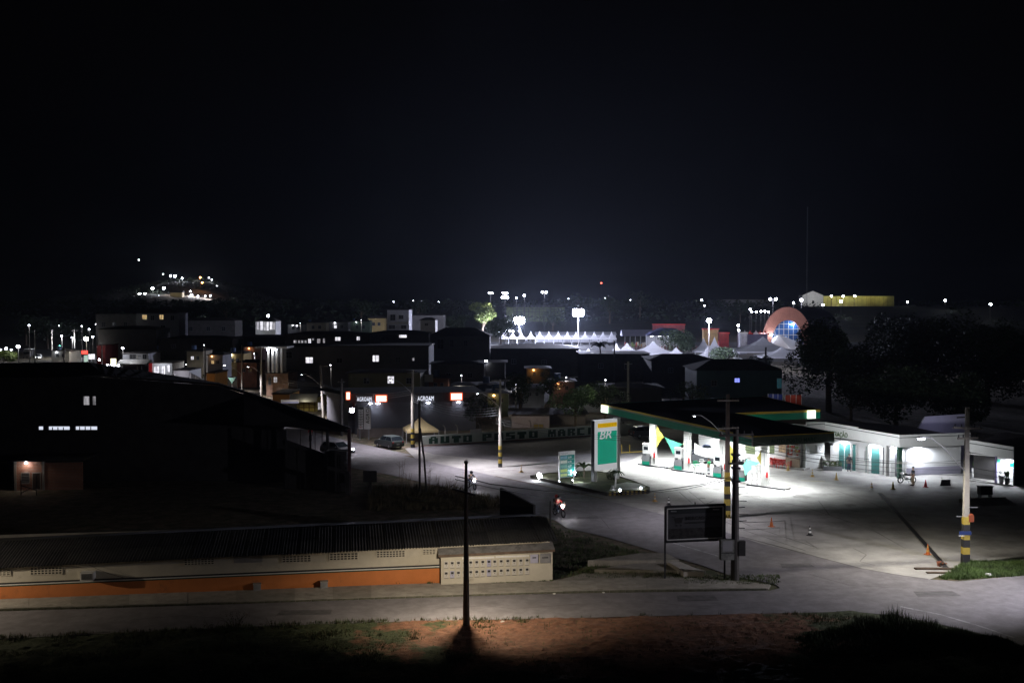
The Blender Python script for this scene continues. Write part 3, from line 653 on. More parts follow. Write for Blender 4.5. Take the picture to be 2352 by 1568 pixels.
for (xa,za,xb_,zb_) in ((0,zt,L,zt2),(0,zb,L,zb2)): bar(fr, xa,za,xb_,zb_,0.11,-0.08,0.05)
part('frame', fr, DMETAL, bb)
tr = MB(); i_ = 0.13
for (xa,za,xb_,zb_) in ((i_,zt-i_,L-i_,zt2-i_),(i_,zb+i_,L-i_,zb2+i_),(i_,zb+i_,i_,zt-i_),(L-i_,zb2+i_,L-i_,zt2-i_)): bar(tr, xa,za,xb_,zb_,0.06,-0.10,-0.06)
part('white_trim', tr, WHITE, bb)
pn = part('panel', MB().yprism([(0.06,zb+0.05),(L-0.06,zb2+0.05),(L-0.06,zt2-0.05),(0.06,zt-0.05)], -0.04, 0.0), mat('panel grey',(0.065,0.067,0.075),0.6,0.05,1), bb)
H_ = zt-zb; sl_ = (zt2-zt)/L
def band(za, zb_, m, nm):
    part(nm, MB().yprism([(0.2,zb+H_*za+sl_*0.2),(L-0.2,zb+H_*za+sl_*(L-0.2)),(L-0.2,zb+H_*zb_+sl_*(L-0.2)),(0.2,zb+H_*zb_+sl_*0.2)], -0.044, -0.040), m, pn)
band(0.78,0.94, mat('panel dark band',(0.02,0.025,0.028),0.6,0.1,2), 'top_band'); band(0.07,0.37, mat('panel picture band',(0.03,0.028,0.028),0.6,0.9,3.5), 'picture_band')
ry = -math.atan(sl_)
DKT = mat('panel lettering',(0.02,0.02,0.022),0.6,0.05,2)
text('lettering', 'MERCADO POPULAR', 0.30, DKT, pn, (1.25,-0.05,zb+H_*0.60+sl_*1.25), (math.pi/2,ry,0), 0.004, bold=0.008)
text('small_lettering', 'AO ALCANCE DE TODOS', 0.12, DKT, pn, (1.25,-0.05,zb+H_*0.50+sl_*1.25), (math.pi/2,ry,0), 0.004)
ct = MB().yprism([(0.55,zb+H_*0.68),(1.12,zb+H_*0.70),(1.02,zb+H_*0.54),(0.66,zb+H_*0.53)], -0.05,-0.045).box(0.42,-0.05,zb+H_*0.70,0.60,-0.045,zb+H_*0.725)
ct.ball((0.72,-0.05,zb+H_*0.47),(0.05,0.01,0.05)).ball((0.98,-0.05,zb+H_*0.475),(0.05,0.01,0.05))
part('cart_emblem', ct, DKT, pn)
for (xx, w_) in ((0.35,0.35),(L-0.75,0.4)): part('corner_mark', MB().box(xx,-0.05,zb+H_*0.85+sl_*xx,xx+w_,-0.045,zb+H_*0.88+sl_*xx), METAL, pn)
part('rear_pipe', MB().box(L/2-0.03,-0.02,zt-0.05,L/2+0.03,0.04,zt+0.28), DMETAL, bb)

# concrete steps beside the billboard
st = thing('concrete_platform', 'low concrete steps in the grass behind the billboard', 'steps', (0,0,0))
part('step', MB().prism(vpoly([(1365,1315),(1480,1296),(1545,1296),(1620,1318)]), 0, 0.22), CONC2, st)
part('step', MB().prism(vpoly([(1350,1300),(1470,1283),(1530,1283),(1560,1299),(1480,1300)]), 0, 0.40), CONC2, st)
part('pale_slab', MB().prism([tuple(G(u,v,0.41))[:2] for u,v in [(1533,1290),(1562,1290),(1617,1313),(1570,1313),(1558,1304)]], 0.0, 0.44), mat('pale slab',(0.5,0.47,0.42),0.8,0.1,1.5), st)
part('step', MB().prism(vpoly([(1190,1345),(1290,1332),(1340,1318),(1520,1318),(1650,1330),(1650,1340),(1520,1334),(1290,1342)]), 0, 0.07), CONC2, st)

# ================================================================== FUEL STATION
def P3(u, v, z): d = ray(u,v); t = (z-CH)/d.z; return Vector((d.x*t, d.y*t, z))
cA,cB,cC,cD,cE,cF = P3(1382,927,6.3), P3(1728,1001,5.5), P3(1915,992,5.55), P3(1688,948,6.05), P3(1883,940,6.1), P3(1750,909,6.5)
can = thing('station_canopy', 'big L-shaped green and yellow canopy over the fuel pumps', 'canopy', (0,0,0))
ROOFD = mat('canopy roof sheet', (0.03,0.03,0.032), 0.8, 0.2, 0.5)
rim = [cA,cB,cC,cD,cE,cF]; T = 0.92
rf = MB(); vs = [(p.x,p.y,p.z-0.06) for p in rim]; rf.add(vs, [(0,1,2,3),(0,3,4,5)])
part('roof', rf, ROOFD, can)
sf = MB(); sf.add([(p.x,p.y,p.z-T+0.36) for p in rim], [(3,2,1,0),(5,4,3,0)])
part('soffit', sf, WHITE, can)
def fascia(a, b, nm, cols):
    d = (b-a); d.z = 0; d.normalize(); n = Vector((d.y,-d.x,0))*0.06
    z = 0.0
    for (frac, m_, nm2) in cols:
        z1 = z + T*frac
        o = MB(); q = []
        for k_ in (0,1):
            for p in (a,b): q.append((p.x+n.x*k_, p.y+n.y*k_, p.z-z)); q.append((p.x+n.x*k_, p.y+n.y*k_, p.z-z1+0.003))
        o.add(q, [(0,2,3,1),(4,5,7,6),(0,4,6,2),(1,3,7,5),(0,1,5,4),(2,6,7,3)])
        part(nm2, o, m_, can); z = z1
YF = mat('fascia yellow',(0.62,0.40,0.05),0.5,0.05,1); GF = mat('fascia green',(0.0,0.22,0.13),0.45,0.05,1); SF = mat('fascia grey',(0.30,0.30,0.27),0.5,0.05,1)
fascia(cA, cB, 'left', [(0.16,YF,'yellow_strip'),(0.14,SF,'silver_strip'),(0.70,GF,'green_panel')])
fascia(cD, cE, 'back', [(0.26,YF,'yellow_strip'),(0.74,GF,'green_panel')])
fascia(cB, cC, 'front', [(0.10,YF,'yellow_strip'),(0.90,mat('fascia dull green',(0.10,0.13,0.11),0.5,0.05,1),'green_panel')])
fascia(cC, cD, 'inner', [(1.0,GF,'green_panel')]); fascia(cE, cF, 'right', [(0.26,YF,'yellow_strip'),(0.74,GF,'green_panel')]); fascia(cF, cA, 'rear', [(1.0,GF,'green_panel')])
rzf, Lf = frame(cB, cC)
text('lettering', 'AUTO POSTO MARC', 0.5, DGREEN, can, tuple(cB + (cC-cB)*0.22 + Vector((math.sin(rzf)*0.07,-math.cos(rzf)*0.07,-0.70))), (math.pi/2,0,rzf), 0.01, bold=0.01)
part('corner_trim', MB().tube([cB+Vector((0,-0.1,0.0)), cB+Vector((0,-0.1,-T))], 0.07, 6), METAL, can)
def lightbox(p, rz, w, h, nm):
    o = part('light_box', MB().box(-w/2,-0.16,-h/2,w/2,-0.02,h/2), E_BOX, can, tuple(p), (0,0,rz))
rzAB,_ = frame(cA,cB); rzDE,_ = frame(cD,cE)
lightbox(cA + (cB-cA).normalized()*0.9 + Vector((-0.08,0,-0.46)), rzAB, 1.25, 0.78, 'a')
lightbox(cD + (cE-cD)*0.89 + Vector((0,-0.08,-0.46)), rzDE, 0.95, 0.85, 'b')
# recessed lights under the canopy
cen = [(0.10,0.3),(0.3,0.3),(0.5,0.3),(0.7,0.3),(0.9,0.35)]
spots_ = []
for t in (0.08,0.28,0.48,0.68,0.90):
    a = cA.lerp(cB, t)
    for s_ in (2.0, 6.2): spots_.append(a + Vector((0.88,0.38,0))*s_)
for t in (0.25,0.75):
    for s_ in (0.25,0.75):
        p = cD.lerp(cE, s_); q_ = cF; spots_.append(p + Vector((-0.3,0.95,0))*(2.0+7*t))
EC = emit('canopy lamp lens', (0.93,0.96,1.0), 12)
for p in spots_:
    z = p.z - T + 0.30
    h_ = part('canopy_lamp', MB().box(-0.28,-0.28,0,0.28,0.28,0.05), EC, can, (p.x,p.y,z))
    lamp(can, (p.x,p.y,z-0.03), 520, (0.93,0.97,1.0), kind='AREA', size=0.6, spread=130)
# columns
colv = [(1500,1070),(1579,1083),(1661,1098),(1757,1118)]; cps = [G(*c) for c in colv]
CW = mat('column white', (0.72,0.72,0.68), 0.5, 0.05, 2.0)
def roofz(x, y):      # canopy height at a plan position
    t = max(0,min(1,(y-cB.y)/(cA.y-cB.y))); return cB.z + (cA.z-cB.z)*t
drg = (cps[3]-cps[0]).normalized(); rzc = math.atan2(drg.y, drg.x)
for i, p in enumerate(cps):
    part('column', MB().cbox(0,0,(roofz(p.x,p.y)-T+0.2)/2,0.62,0.62,roofz(p.x,p.y)-T+0.2), CW, can, tuple(p), (0,0,rzc+0.5))
    part('column_stripe', MB().cbox(0,-0.314,2.6,0.05,0.01,1.2), GWALL, can, tuple(p), (0,0,rzc+0.5))
# islands, extinguishers and pumps
for i, p in enumerate(cps):
    isl = thing('pump_island', ['raised pump island round the canopy column nearest the price totem','raised pump island round the second canopy column','raised pump island round the third canopy column behind the street pole','raised pump island round the canopy column nearest the front corner'][i], 'pump island', tuple(p), rzc+0.22, 'pump islands under the canopy')
    part('slab', MB().box(-1.6,-0.55,0.03,2.4,0.55,0.17), CONC, isl); part('steel_edge', MB().box(-1.62,-0.575,0.03,2.42,-0.552,0.18), DMETAL, isl)
    part('steel_edge', MB().box(-1.65,-0.55,0.03,-1.602,0.55,0.18), DMETAL, isl)
    ex = thing('fire_extinguisher', ['red fire extinguisher on the leftmost canopy column','red fire extinguisher on the second canopy column from left','red fire extinguisher on the third canopy column','red fire extinguisher on the rightmost canopy column'][i], 'fire extinguisher', tuple(p+Vector((0.05,-0.52,0.95))), 0, 'extinguishers on the canopy columns')
    part('cylinder', MB().cyl(0,0,0,0.45,0.10,0.10,10).ball((0,0,0.45),(0.1,0.1,0.07)), RED, ex, smooth=False); part('valve', MB().cyl(0,0,0.5,0.62,0.03,0.03,6).box(-0.08,-0.02,0.58,0.08,0.02,0.61), BLK, ex); part('back_board', MB().box(-0.16,0.14,-0.15,0.16,0.17,0.85), WHITE, ex)
def pump(p, label, rz):
    t = thing('fuel_pump', label, 'fuel pump', tuple(p), rz, 'fuel pumps under the canopy')
    part('cabinet', MB().box(-0.42,-0.28,0.17,0.42,0.28,1.15), GWALL, t); part('head', MB().box(-0.40,-0.25,1.35,0.40,0.25,2.28), WHITE, t)
    part('cap', MB().box(-0.44,-0.30,2.28,0.44,0.30,2.40), WHITE, t); part('neck', MB().box(-0.38,-0.2,1.15,-0.28,0.2,1.35).box(0.28,-0.2,1.15,0.38,0.2,1.35), METAL, t)
    part('display', MB().box(-0.26,-0.262,1.75,0.26,-0.25,2.1), DGLASS, t); part('green_base', MB().box(-0.43,-0.29,0.17,0.43,-0.281,0.55), PGREEN, t)
    for s_ in (-1,1):
        part('nozzle', MB().box(s_*0.46-0.04,-0.1,0.8,s_*0.46+0.04,0.06,1.1), BLK, t)
        part('hose', MB().tube([(s_*0.46,-0.05,1.1),(s_*0.6,-0.25,0.7),(s_*0.62,-0.3,0.35),(s_*0.5,-0.25,0.25),(s_*0.4,-0.2,1.35)], 0.022, 6), BLK, t)
    return t
for (u,v,lb) in ((1486,1070,'white fuel pump beside the leftmost canopy column'),(1560,1081,'white fuel pump with green base left of the second column'),(1650,1098,'fuel pump just left of the street pole under the canopy'),(1704,1108,'fuel pump seen between the two street poles')):
    pump(G(u,v), lb, rzc+0.35)
# fabric sails between the columns
def sail(pts, label, m_, n=8, sag=0.25):
    mb = MB(); a,b,c_ = [Vector(p) for p in pts]; idx = {}
    ce = (a+b+c_)/3
    for i in range(n+1):
        for j in range(n+1-i):
            w0, w1 = i/n, j/n; w2 = 1-w0-w1; p = a*w0+b*w1+c_*w2
            e = sag*4*max(w0*w1, w1*w2, w0*w2)*(1-3*min(w0,w1,w2)) ; p = p.lerp(ce, e*0.6)
            idx[i,j] = len(mb.v); mb.v.append(tuple(p + Vector((0,0.12*math.sin(w0*9)*math.sin(w1*8),0))))
    for i in range(n):
        for j in range(n-i):
            mb.f.append((idx[i,j], idx[i+1,j], idx[i,j+1]))
            if i+j < n-1: mb.f.append((idx[i+1,j], idx[i+1,j+1], idx[i,j+1]))
    return single('fabric_sail', mb, m_, label, 'banner', 'fabric sails tied between the canopy columns', smooth=True)
FY = mat('yellow fabric',(0.78,0.66,0.12),0.8,0.04,1); FG = mat('green fabric',(0.10,0.50,0.33),0.8,0.04,1); FW = mat('white fabric',(0.78,0.78,0.74),0.8,0.04,1)
y1_, y2_, y3_, y4_ = [p.y for p in cps]
sail([AT(1507,972,y1_),AT(1525,1003,y1_),AT(1508,1028,y1_)], 'yellow sail fixed to the leftmost canopy column', FY)
sail([AT(1525,1002,y1_),AT(1546,1044,(y1_+y2_)/2),AT(1569,1019,y2_)], 'green sail hanging in a point between the first two columns', FG)
sail([AT(1577,995,y2_),AT(1569,1019,y2_),AT(1577,1034,y2_)], 'yellow sail on the left side of the second canopy column', FY)
sail([AT(1672,1010,y3_),AT(1694,1044,y3_-1),AT(1674,1080,y3_)], 'tall yellow sail right of the third canopy column', FY)
sail([AT(1697,1046,y3_-1),AT(1712,1092,y4_),AT(1745,1062,y4_)], 'green sail hanging between the black pole and the last column', FG)
sail([AT(1754,1018,y4_+0.5),AT(1738,1052,y4_+0.5),AT(1754,1082,y4_+0.5)], 'yellow sail on the left side of the rightmost column', FY)
bn = MB(); a,b,c_,d_ = AT(1595,1016,y3_+4),AT(1643,1026,y3_+4),AT(1643,1052,y3_+4),AT(1595,1041,y3_+4)
for i in range(9):
    t = i/8; s_ = -0.35*math.sin(math.pi*t); bn.v += [tuple(a.lerp(b,t)+Vector((0,0,s_))), tuple(d_.lerp(c_,t)+Vector((0,0,s_*0.3)))]
for i in range(8): bn.f.append((2*i,2*i+1,2*i+3,2*i+2))
wb = single('banner', bn, FW, 'white cloth banner with faint print hung behind the pumps', 'banner', smooth=True)

# ------------------------------------------------------------------ plastic furniture
PW_ = mat('white plastic',(0.75,0.75,0.73),0.35,0.03,2); PR_ = mat('red plastic',(0.55,0.035,0.03),0.35,0.04,2); PG_ = mat('green plastic',(0.05,0.38,0.20),0.35,0.04,2)
def chair(m_, name='plastic_chair'):
    t = thing(name, 'x', 'chair')
    part('seat', MB().box(-0.22,-0.22,0.42,0.22,0.22,0.46), m_, t)
    bk = MB().box(-0.22,0.19,0.82,0.22,0.23,0.88).box(-0.22,0.19,0.46,-0.17,0.23,0.82).box(0.17,0.19,0.46,0.22,0.23,0.82)
    for x_ in (-0.1,0,0.1): bk.box(x_-0.02,0.2,0.46,x_+0.02,0.22,0.82)
    part('backrest', bk, m_, t)
    lg = MB().tube([(0,0,0),(0.02,0.02,0.42)],[0.025,0.03],5).mesh('leg', m_)
    for (x_,y_) in ((-0.22,-0.22),(0.19,-0.22),(-0.22,0.19),(0.19,0.19)): part('leg', lg, None, t, (x_,y_,0))
    part('armrest', MB().box(-0.25,-0.2,0.64,-0.20,0.2,0.67), m_, t); part('armrest', MB().box(0.20,-0.2,0.64,0.25,0.2,0.67), m_, t)
    return t
def table(m_, name='plastic_table'):
    t = thing(name, 'x', 'table'); part('table_top', MB().box(-0.36,-0.36,0.70,0.36,0.36,0.74), m_, t)
    lg = MB().tube([(0,0,0),(0,0,0.70)],0.03,5).mesh('leg', m_)
    for x_ in (-0.3,0.3):
        for y_ in (-0.3,0.3): part('leg', lg, None, t, (x_,y_,0))
    return t
def place(proto, used, p, rz, label, group):
    o = proto if not used else copy_tree(proto)
    o.location = (p.x,p.y,0.031+ (p.z if p.z > 0.01 else 0)); o.rotation_euler = (0,0,R(rz)); o['label'] = label; o['group'] = group; return o
pr = {k_: (chair(m_), table(m_) if k_ != 'green' else None) for k_, m_ in (('red',PR_),('white',PW_),('green',PG_))}
used = set()
def put(kind, colr, u, v, rz, label, group):
    i = 0 if kind == 'chair' else 1; key = (colr, i)
    place(pr[colr][i], key in used, G(u,v), rz, label, group); used.add(key)
for i,(u,v,rz,lb) in enumerate(((1771,1071,10,'red plastic chair at the far left of the snack bar tables'),(1777,1074,190,'red plastic chair in front of the left red table, back to the street'),(1784,1070,80,'red plastic chair between the first two red tables'),(1790,1076,200,'red plastic chair nearest the street by the middle table'),(1803,1074,170,'red plastic chair on the left of the right red table'),(1812,1077,240,'red plastic chair with its back to the cone'),(1815,1070,300,'red plastic chair against the snack bar wall'))):
    put('chair','red',u,v,rz,lb,'red plastic chairs outside the snack bar')
for (u,v,lb) in ((1776,1069,'red plastic table at the left of the snack bar'),(1790,1071,'red plastic table in the middle of the snack bar row'),(1807,1072,'red plastic table at the right by the shelf')): put('table','red',u,v,10,lb,'red plastic tables outside the snack bar')
put('table','white',1538,1077,15,'white plastic table between the first two pumps','white plastic tables under the canopy')
put('table','white',1607,1083,-10,'white plastic table right of the second canopy column','white plastic tables under the canopy')
for (u,v,rz,lb,cr_) in ((1568,1078,170,'green plastic chair between pump and second column','green'),(1599,1078,20,'green plastic chair right of the second column','green'),(1612,1074,0,'white plastic chair behind the white table','white'),(1618,1090,160,'white plastic chair in front of the man in green','white'),(1626,1094,200,'white plastic chair nearest the pump by the street pole','white'),(1600,1092,100,'white plastic chair left of the white table','white')):
    put('chair',cr_,u,v,rz,lb,'plastic chairs under the canopy')

# ------------------------------------------------------------------ shop building
SW = mat('shop wall white',(0.78,0.79,0.78),0.7,0.05,0.7); SFW = mat('shop parapet',(0.78,0.79,0.76),0.75,0.07,0.5); BAND = mat('dark band',(0.03,0.05,0.045),0.6,0.1,2)
GLG = glass('green shop glass',(0.05,0.16,0.15),0.12); GRG = glass('grey shutter glass',(0.10,0.10,0.115),0.3)
K0 = G(2065,1100); K1 = G(1893,1075); K2 = G(1853,1078.5); K3 = G(2222,1092)
shop = thing('shop_building', 'white station shop with ADMINISTRAÇÃO lettering and lit recesses', 'shop')
def wallseg(a, b, zt0, zt1, nm, m_, th=0.2, z0=0.0, z0b=None):
    rz, L = frame(a, b); z0b = z0 if z0b is None else z0b
    return part(nm, MB().yprism([(0,z0),(L,z0b),(L,zt1),(0,zt0)], 0, th), m_, shop, (a.x,a.y,0), (0,0,rz)), rz, L
rz1, L1 = frame(K1, K0)
zt_k0 = planehit(2063,998.4,K1,rz1)[1]; zt_k1 = planehit(1893,969,K1,rz1)[1]; zb_k0 = planehit(2063,1027,K1,rz1)[1]
xs_, zs_ = planehit(1969,982,K1,rz1)
# door front: wall 1.1 m behind the parapet
nrm1 = Vector((-math.sin(rz1), math.cos(rz1),0))
part('door_wall', MB().box(0,1.0,0,L1,1.2,zt_k0-0.4), SW, shop, (K1.x,K1.y,0), (0,0,rz1))
part('porch_soffit', MB().box(0.2,0.0,zb_k0+0.02,L1,1.0,zb_k0+0.10), WHITE, shop, (K1.x,K1.y,0), (0,0,rz1))
part('parapet', MB().yprism([(0,zb_k0+0.35),(L1,zb_k0),(L1,zt_k0),(xs_,zs_-0.08),(xs_,zs_+0.06),(0,zt_k1)], 0, 0.2), SFW, shop, (K1.x,K1.y,0), (0,0,rz1))
def sl1(x): return zt_k1 + (zt_k0-zt_k1)*x/L1
part('band_line', MB().yprism([(0,sl1(0)-0.28),(L1,zt_k0-0.30),(L1,zt_k0-0.24),(0,sl1(0)-0.22)], -0.012, 0), BAND, shop, (K1.x,K1.y,0), (0,0,rz1))
x0_, z0_ = planehit(1897,1002,K1,rz1); x1_, _ = planehit(1948,1010,K1,rz1)
LETG = mat('olive letters',(0.07,0.13,0.04),0.6,0.05,2)
tx = text('lettering', 'ADMINISTRAÇÃO', 0.72, LETG, shop, (K1.x,K1.y,0), (math.pi/2,0,rz1), 0.02, bold=0.012)
wtx = max(v_.co.x for v_ in tx.data.vertices); e1 = Vector((math.cos(rz1),math.sin(rz1),0))
xa_, za_ = planehit(1880,996,K1,rz1); xb_, zb_ = planehit(1947,1000,K1,rz1)
tx.scale = ((xb_-xa_)/wtx,1,1); tx.location = K1 + e1*xa_ + Vector((math.sin(rz1)*0.03,-math.cos(rz1)*0.03, zb_-0.22))
def dw(u0, u1, vt, nm, m_, y=0.99, frm=True, split=False):
    o_ = K1 + nrm1*y
    xa, _ = planehit(u0,1060,o_,rz1); xb, _ = planehit(u1,1060,o_,rz1); zt_ = planehit((u0+u1)/2,vt,o_,rz1)[1]
    d = part(nm, MB().box(xa,-0.03,0.05,xb,0.0,zt_), m_, shop, tuple(o_), (0,0,rz1))
    f_ = MB().box(xa-0.05,-0.06,0.05,xa,-0.0,zt_+0.05).box(xb,-0.06,0.05,xb+0.05,0,zt_+0.05).box(xa,-0.06,zt_,xb,0,zt_+0.05)
    if split: f_.box((xa+xb)/2-0.03,-0.06,0.05,(xa+xb)/2+0.03,-0.031,zt_)
    part('frame', f_, WHITE, d); return d
dw(1927,1953,1018,'glass_door',GLG,split=True); dw(1958,1966,1020,'glass_door',GLG)
dw(1989,2021,1026,'glass_door',GLG); dw(2028,2062,1029,'shutter_door',GRG,split=True)
for (u_,) in ((1985,),(2025,)):
    xx,_ = planehit(u_,1070,K1,rz1); part('pillar', MB().box(xx-0.14,0.55,0,xx+0.14,1.0,zb_k0+0.2), WHITE, shop, (K1.x,K1.y,0), (0,0,rz1))
part('notice_sheet', MB().box(planehit(1972,1060,K1,rz1)[0],0.975,1.2,planehit(1979,1060,K1,rz1)[0],0.985,2.2), GWALL, shop, (K1.x,K1.y,0), (0,0,rz1))
# corner pillar and right front
rz2, L2 = frame(K0, K3); n2 = Vector((-math.sin(rz2), math.cos(rz2),0))
part('corner_pillar', MB().box(-0.18,0.0,0,0.18,0.35,zb_k0), DGREEN, shop, (K0.x+0.2,K0.y+0.2,0), (0,0,rz2))
ztr = planehit(2189,989.6,K0,rz2)[1]; zbr = planehit(2200,1022,K0,rz2)[1]
part('parapet', MB().yprism([(0,zb_k0),(L2+0.3,zb_k0-0.05),(L2+0.3,zt_k0-0.02),(0,zt_k0)], 0, 0.2), SFW, shop, (K0.x,K0.y,0), (0,0,rz2))
part('band_line', MB().box(0,-0.012,zt_k0-0.30,L2+0.3,0,zt_k0-0.24), BAND, shop, (K0.x,K0.y,0), (0,0,rz2))
part('recessed_wall', MB().box(0.0,1.4,0,L2+0.3,1.6,zb_k0+0.3), SW, shop, (K0.x,K0.y,0), (0,0,rz2))
part('grey_skirting', MB().box(0.9,1.38,0,L2+0.3,1.398,0.82), mat('lilac grey paint',(0.33,0.32,0.40),0.7,0.06,1), shop, (K0.x,K0.y,0), (0,0,rz2))
part('porch_soffit', MB().box(0.0,0.2,zb_k0+0.02,L2+0.3,1.4,zb_k0+0.10), WHITE, shop, (K0.x,K0.y,0), (0,0,rz2))
part('roof', MB().add([tuple(K1+Vector((0,0,zt_k1-0.6))),tuple(K0+Vector((0,0.2,zt_k0-0.5))),tuple(K3+Vector((0,0.2,zt_k0-0.5))),tuple(K3+Vector((-3,9,4.0))),tuple(K1+Vector((2,9,4.2)))], [(0,1,2,3,4)]), DROOF, shop)
# left piece: air conditioner face and snack bar front
z12 = planehit(1848,969.7,*((K2,frame(K2,K1)[0])))[1]
wallseg(K2, K1, z12, zt_k1, 'ac_wall', SFW); o_, rz3, L3 = wallseg(K2, K1, 0,0,'spacer',SFW) if False else (None, *frame(K2,K1))
part('band_line', MB().box(0,-0.012,z12-0.30,L3,0,z12-0.24), BAND, shop, (K2.x,K2.y,0), (0,0,rz3))
S1 = G(1767,1069); S0 = S1 + (S1-K2).normalized()*9
rz4, L4 = frame(S0, K2)
part('bar_wall', MB().box(0,0.3,0,L4,0.5,4.6), WHITE, shop, (S0.x,S0.y,0), (0,0,rz4))
part('parapet', MB().box(0,0.1,3.6,L4,0.3,4.55), WHITE, shop, (S0.x,S0.y,0), (0,0,rz4))
n4 = Vector((-math.sin(rz4), math.cos(rz4),0)); e4 = Vector((math.cos(rz4), math.sin(rz4),0))
part('corner_pillar', MB().box(L4-0.3,-0.25,0,L4,0.3,4.0), WHITE, shop, (S0.x,S0.y,0), (0,0,rz4))
part('plinth', MB().box(L4-4.5,-1.0,0.03,L4+0.2,0.3,0.22), CONC, shop, (S0.x,S0.y,0), (0,0,rz4))
def bx4(x0,x1,y0,y1,z0,z1,m_,nm): return part(nm, MB().box(L4-x0,y0,z0,L4-x1,y1,z1), m_, shop, (S0.x,S0.y,0), (0,0,rz4))
bx4(4.9,3.9,0.28,0.299,1.3,2.6,glass('shop window',(0.18,0.22,0.12),0.15),'window'); bx4(3.4,2.2,0.28,0.299,1.5,2.7,mat('beige poster',(0.50,0.36,0.22),0.7,0.3,3.0),'poster')
bx4(7.4,6.2,0.28,0.299,1.0,2.5,glass('shop window',(0.18,0.22,0.12),0.15),'window')
sh = thing('display_shelf', 'white shelf stacked with snacks and bottles at the snack bar corner', 'shelf', tuple(S0+e4*(L4-2.1)+n4*(-0.3)+Vector((0,0,0.22))), rz4)
part('side_panel', MB().box(-0.03,-0.2,0,0.0,0.25,2.6), WHITE, sh); part('side_panel', MB().box(1.6,-0.2,0,1.63,0.25,2.6), WHITE, sh); part('counter', MB().box(0.0,-0.3,0.0,1.6,-0.1,0.95), mat('tan counter',(0.42,0.33,0.25),0.6,0.1,2), sh)
SN = [mat('snack %d'%i, c_, 0.5, 0.1, 5) for i, c_ in enumerate([(0.5,0.08,0.05),(0.6,0.45,0.1),(0.25,0.35,0.12),(0.45,0.25,0.12),(0.6,0.55,0.5)])]
for j in range(4):
    z = 1.15+j*0.38; part('shelf_board', MB().box(0,-0.2,z,1.6,0.25,z+0.03), BLK if j%2 else WHITE, sh)
    for i in range(7): 
        h = rnd.uniform(0.15,0.3); part('packet', MB().box(0.08+i*0.21,-0.12,z+0.03,0.22+i*0.21,0.1,z+0.03+h), rnd.choice(SN), sh)
acd = thing('wall_condenser', 'round fan air conditioner unit high on the white side wall', 'air conditioner', tuple(K2+(K1-K2)*0.62+Vector((0,-0.02,1.9))), rz3)
part('casing', MB().box(-0.4,-0.35,0,0.4,0,0.6), WHITE, acd); part('fan', MB().torus((0.08,-0.36,0.3),0.2,0.02,'y',14,5).ball((0.08,-0.355,0.3),(0.05,0.02,0.05)), DMETAL, acd)
part('white_ramp', MB().xprism([(-1.6,0.03),(0,0.03),(0,1.4)], 0.2, 0.5), CONC, shop, (K1.x-0.6,K1.y-0.2,0), (0,0,rz3))
pl = thing('planter', 'grey concrete planter with round clipped shrubs in front of the shop', 'planter', tuple(G(1912,1080)), R(-12))
part('trough', MB().box(-0.9,-0.35,0.03,0.95,0.35,0.45), mat('planter grey',(0.30,0.31,0.33),0.8,0.1,2), pl)
# right wing
W0, W1 = G(2226,1105), G(2327,1117); rz5, L5 = frame(W0, W1); n5 = Vector((-math.sin(rz5), math.cos(rz5),0))
wing = thing('office_wing', 'white right wing of the station with bright porch and potted plants', 'building', (W0.x,W0.y,0), rz5)
zt5 = planehit(2226,1009,W0,rz5)[1]; zt6 = planehit(2326,1026,W0,rz5)[1]; zb5 = planehit(2226,1037,W0,rz5)[1]; zb6 = planehit(2326,1054,W0,rz5)[1]
part('parapet', MB().yprism([(-0.3,zb5),(L5,zb6),(L5,zt6),(-0.3,zt5)], 0, 0.2), SFW, wing)
part('band_line', MB().yprism([(-0.3,zt5-0.36),(L5,zt6-0.36),(L5,zt6-0.28),(-0.3,zt5-0.28)], -0.012, 0), BAND, wing)
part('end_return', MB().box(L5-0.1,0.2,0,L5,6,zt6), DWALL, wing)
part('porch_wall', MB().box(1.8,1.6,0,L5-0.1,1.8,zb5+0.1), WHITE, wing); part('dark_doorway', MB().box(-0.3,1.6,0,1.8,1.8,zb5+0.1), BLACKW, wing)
part('porch_soffit', MB().box(-0.3,0.2,zb6+0.02,L5-0.1,1.6,zb6+0.12), WHITE, wing); part('porch_floor', MB().box(-0.3,-0.1,0.03,L5,1.6,0.14), CONC, wing)
part('porch_post', MB().box(2.4,0.1,0.14,2.55,0.3,zb5), mat('lilac post',(0.25,0.22,0.4),0.6,0.05,1), wing)
part('roof', MB().add([(-0.3,0.2,zt5-0.4),(L5,0.2,zt6-0.4),(L5,9,zt6),(-0.3,9,zt5)], [(0,1,2,3)]), DROOF, wing)
part('green_sign', MB().box(1.95,1.58,1.9,2.3,1.6,2.2), PGREEN, wing); part('green_sign', MB().box(L5-1.0,1.58,1.6,L5-0.5,1.6,2.0), PGREEN, wing)
lamp(wing, (3.2,1.0,zb6-0.15), 520, (0.85,0.9,1.0), 0.1, 'SPOT', angle=160); lamp(wing, (2.0,0.7,zb6-0.1), 160, (0.85,0.9,1.0), 0.1, 'SPOT', angle=160)
cfl = part('added_floodlight', MB().cbox(0,0,0,0.25,0.2,0.2), DMETAL, can, tuple(cC+Vector((-0.3,-0.3,-T-0.12))), (0,0,0.6)); part('lens', MB().cbox(0,0.11,0,0.2,0.02,0.15), E_LED, cfl)  # made-up floodlight, added to brighten the shop parapet
cl_ = lamp(can, tuple(cC+Vector((0.1,0.2,-T-0.15))), 6500, (0.92,0.94,1.0), 0.15, 'SPOT', angle=86, blend=1.0)
cl_.rotation_euler = (Vector((39.0,109.0,6.4))-Vector(cl_.location)).to_track_quat('-Z','Y').to_euler()
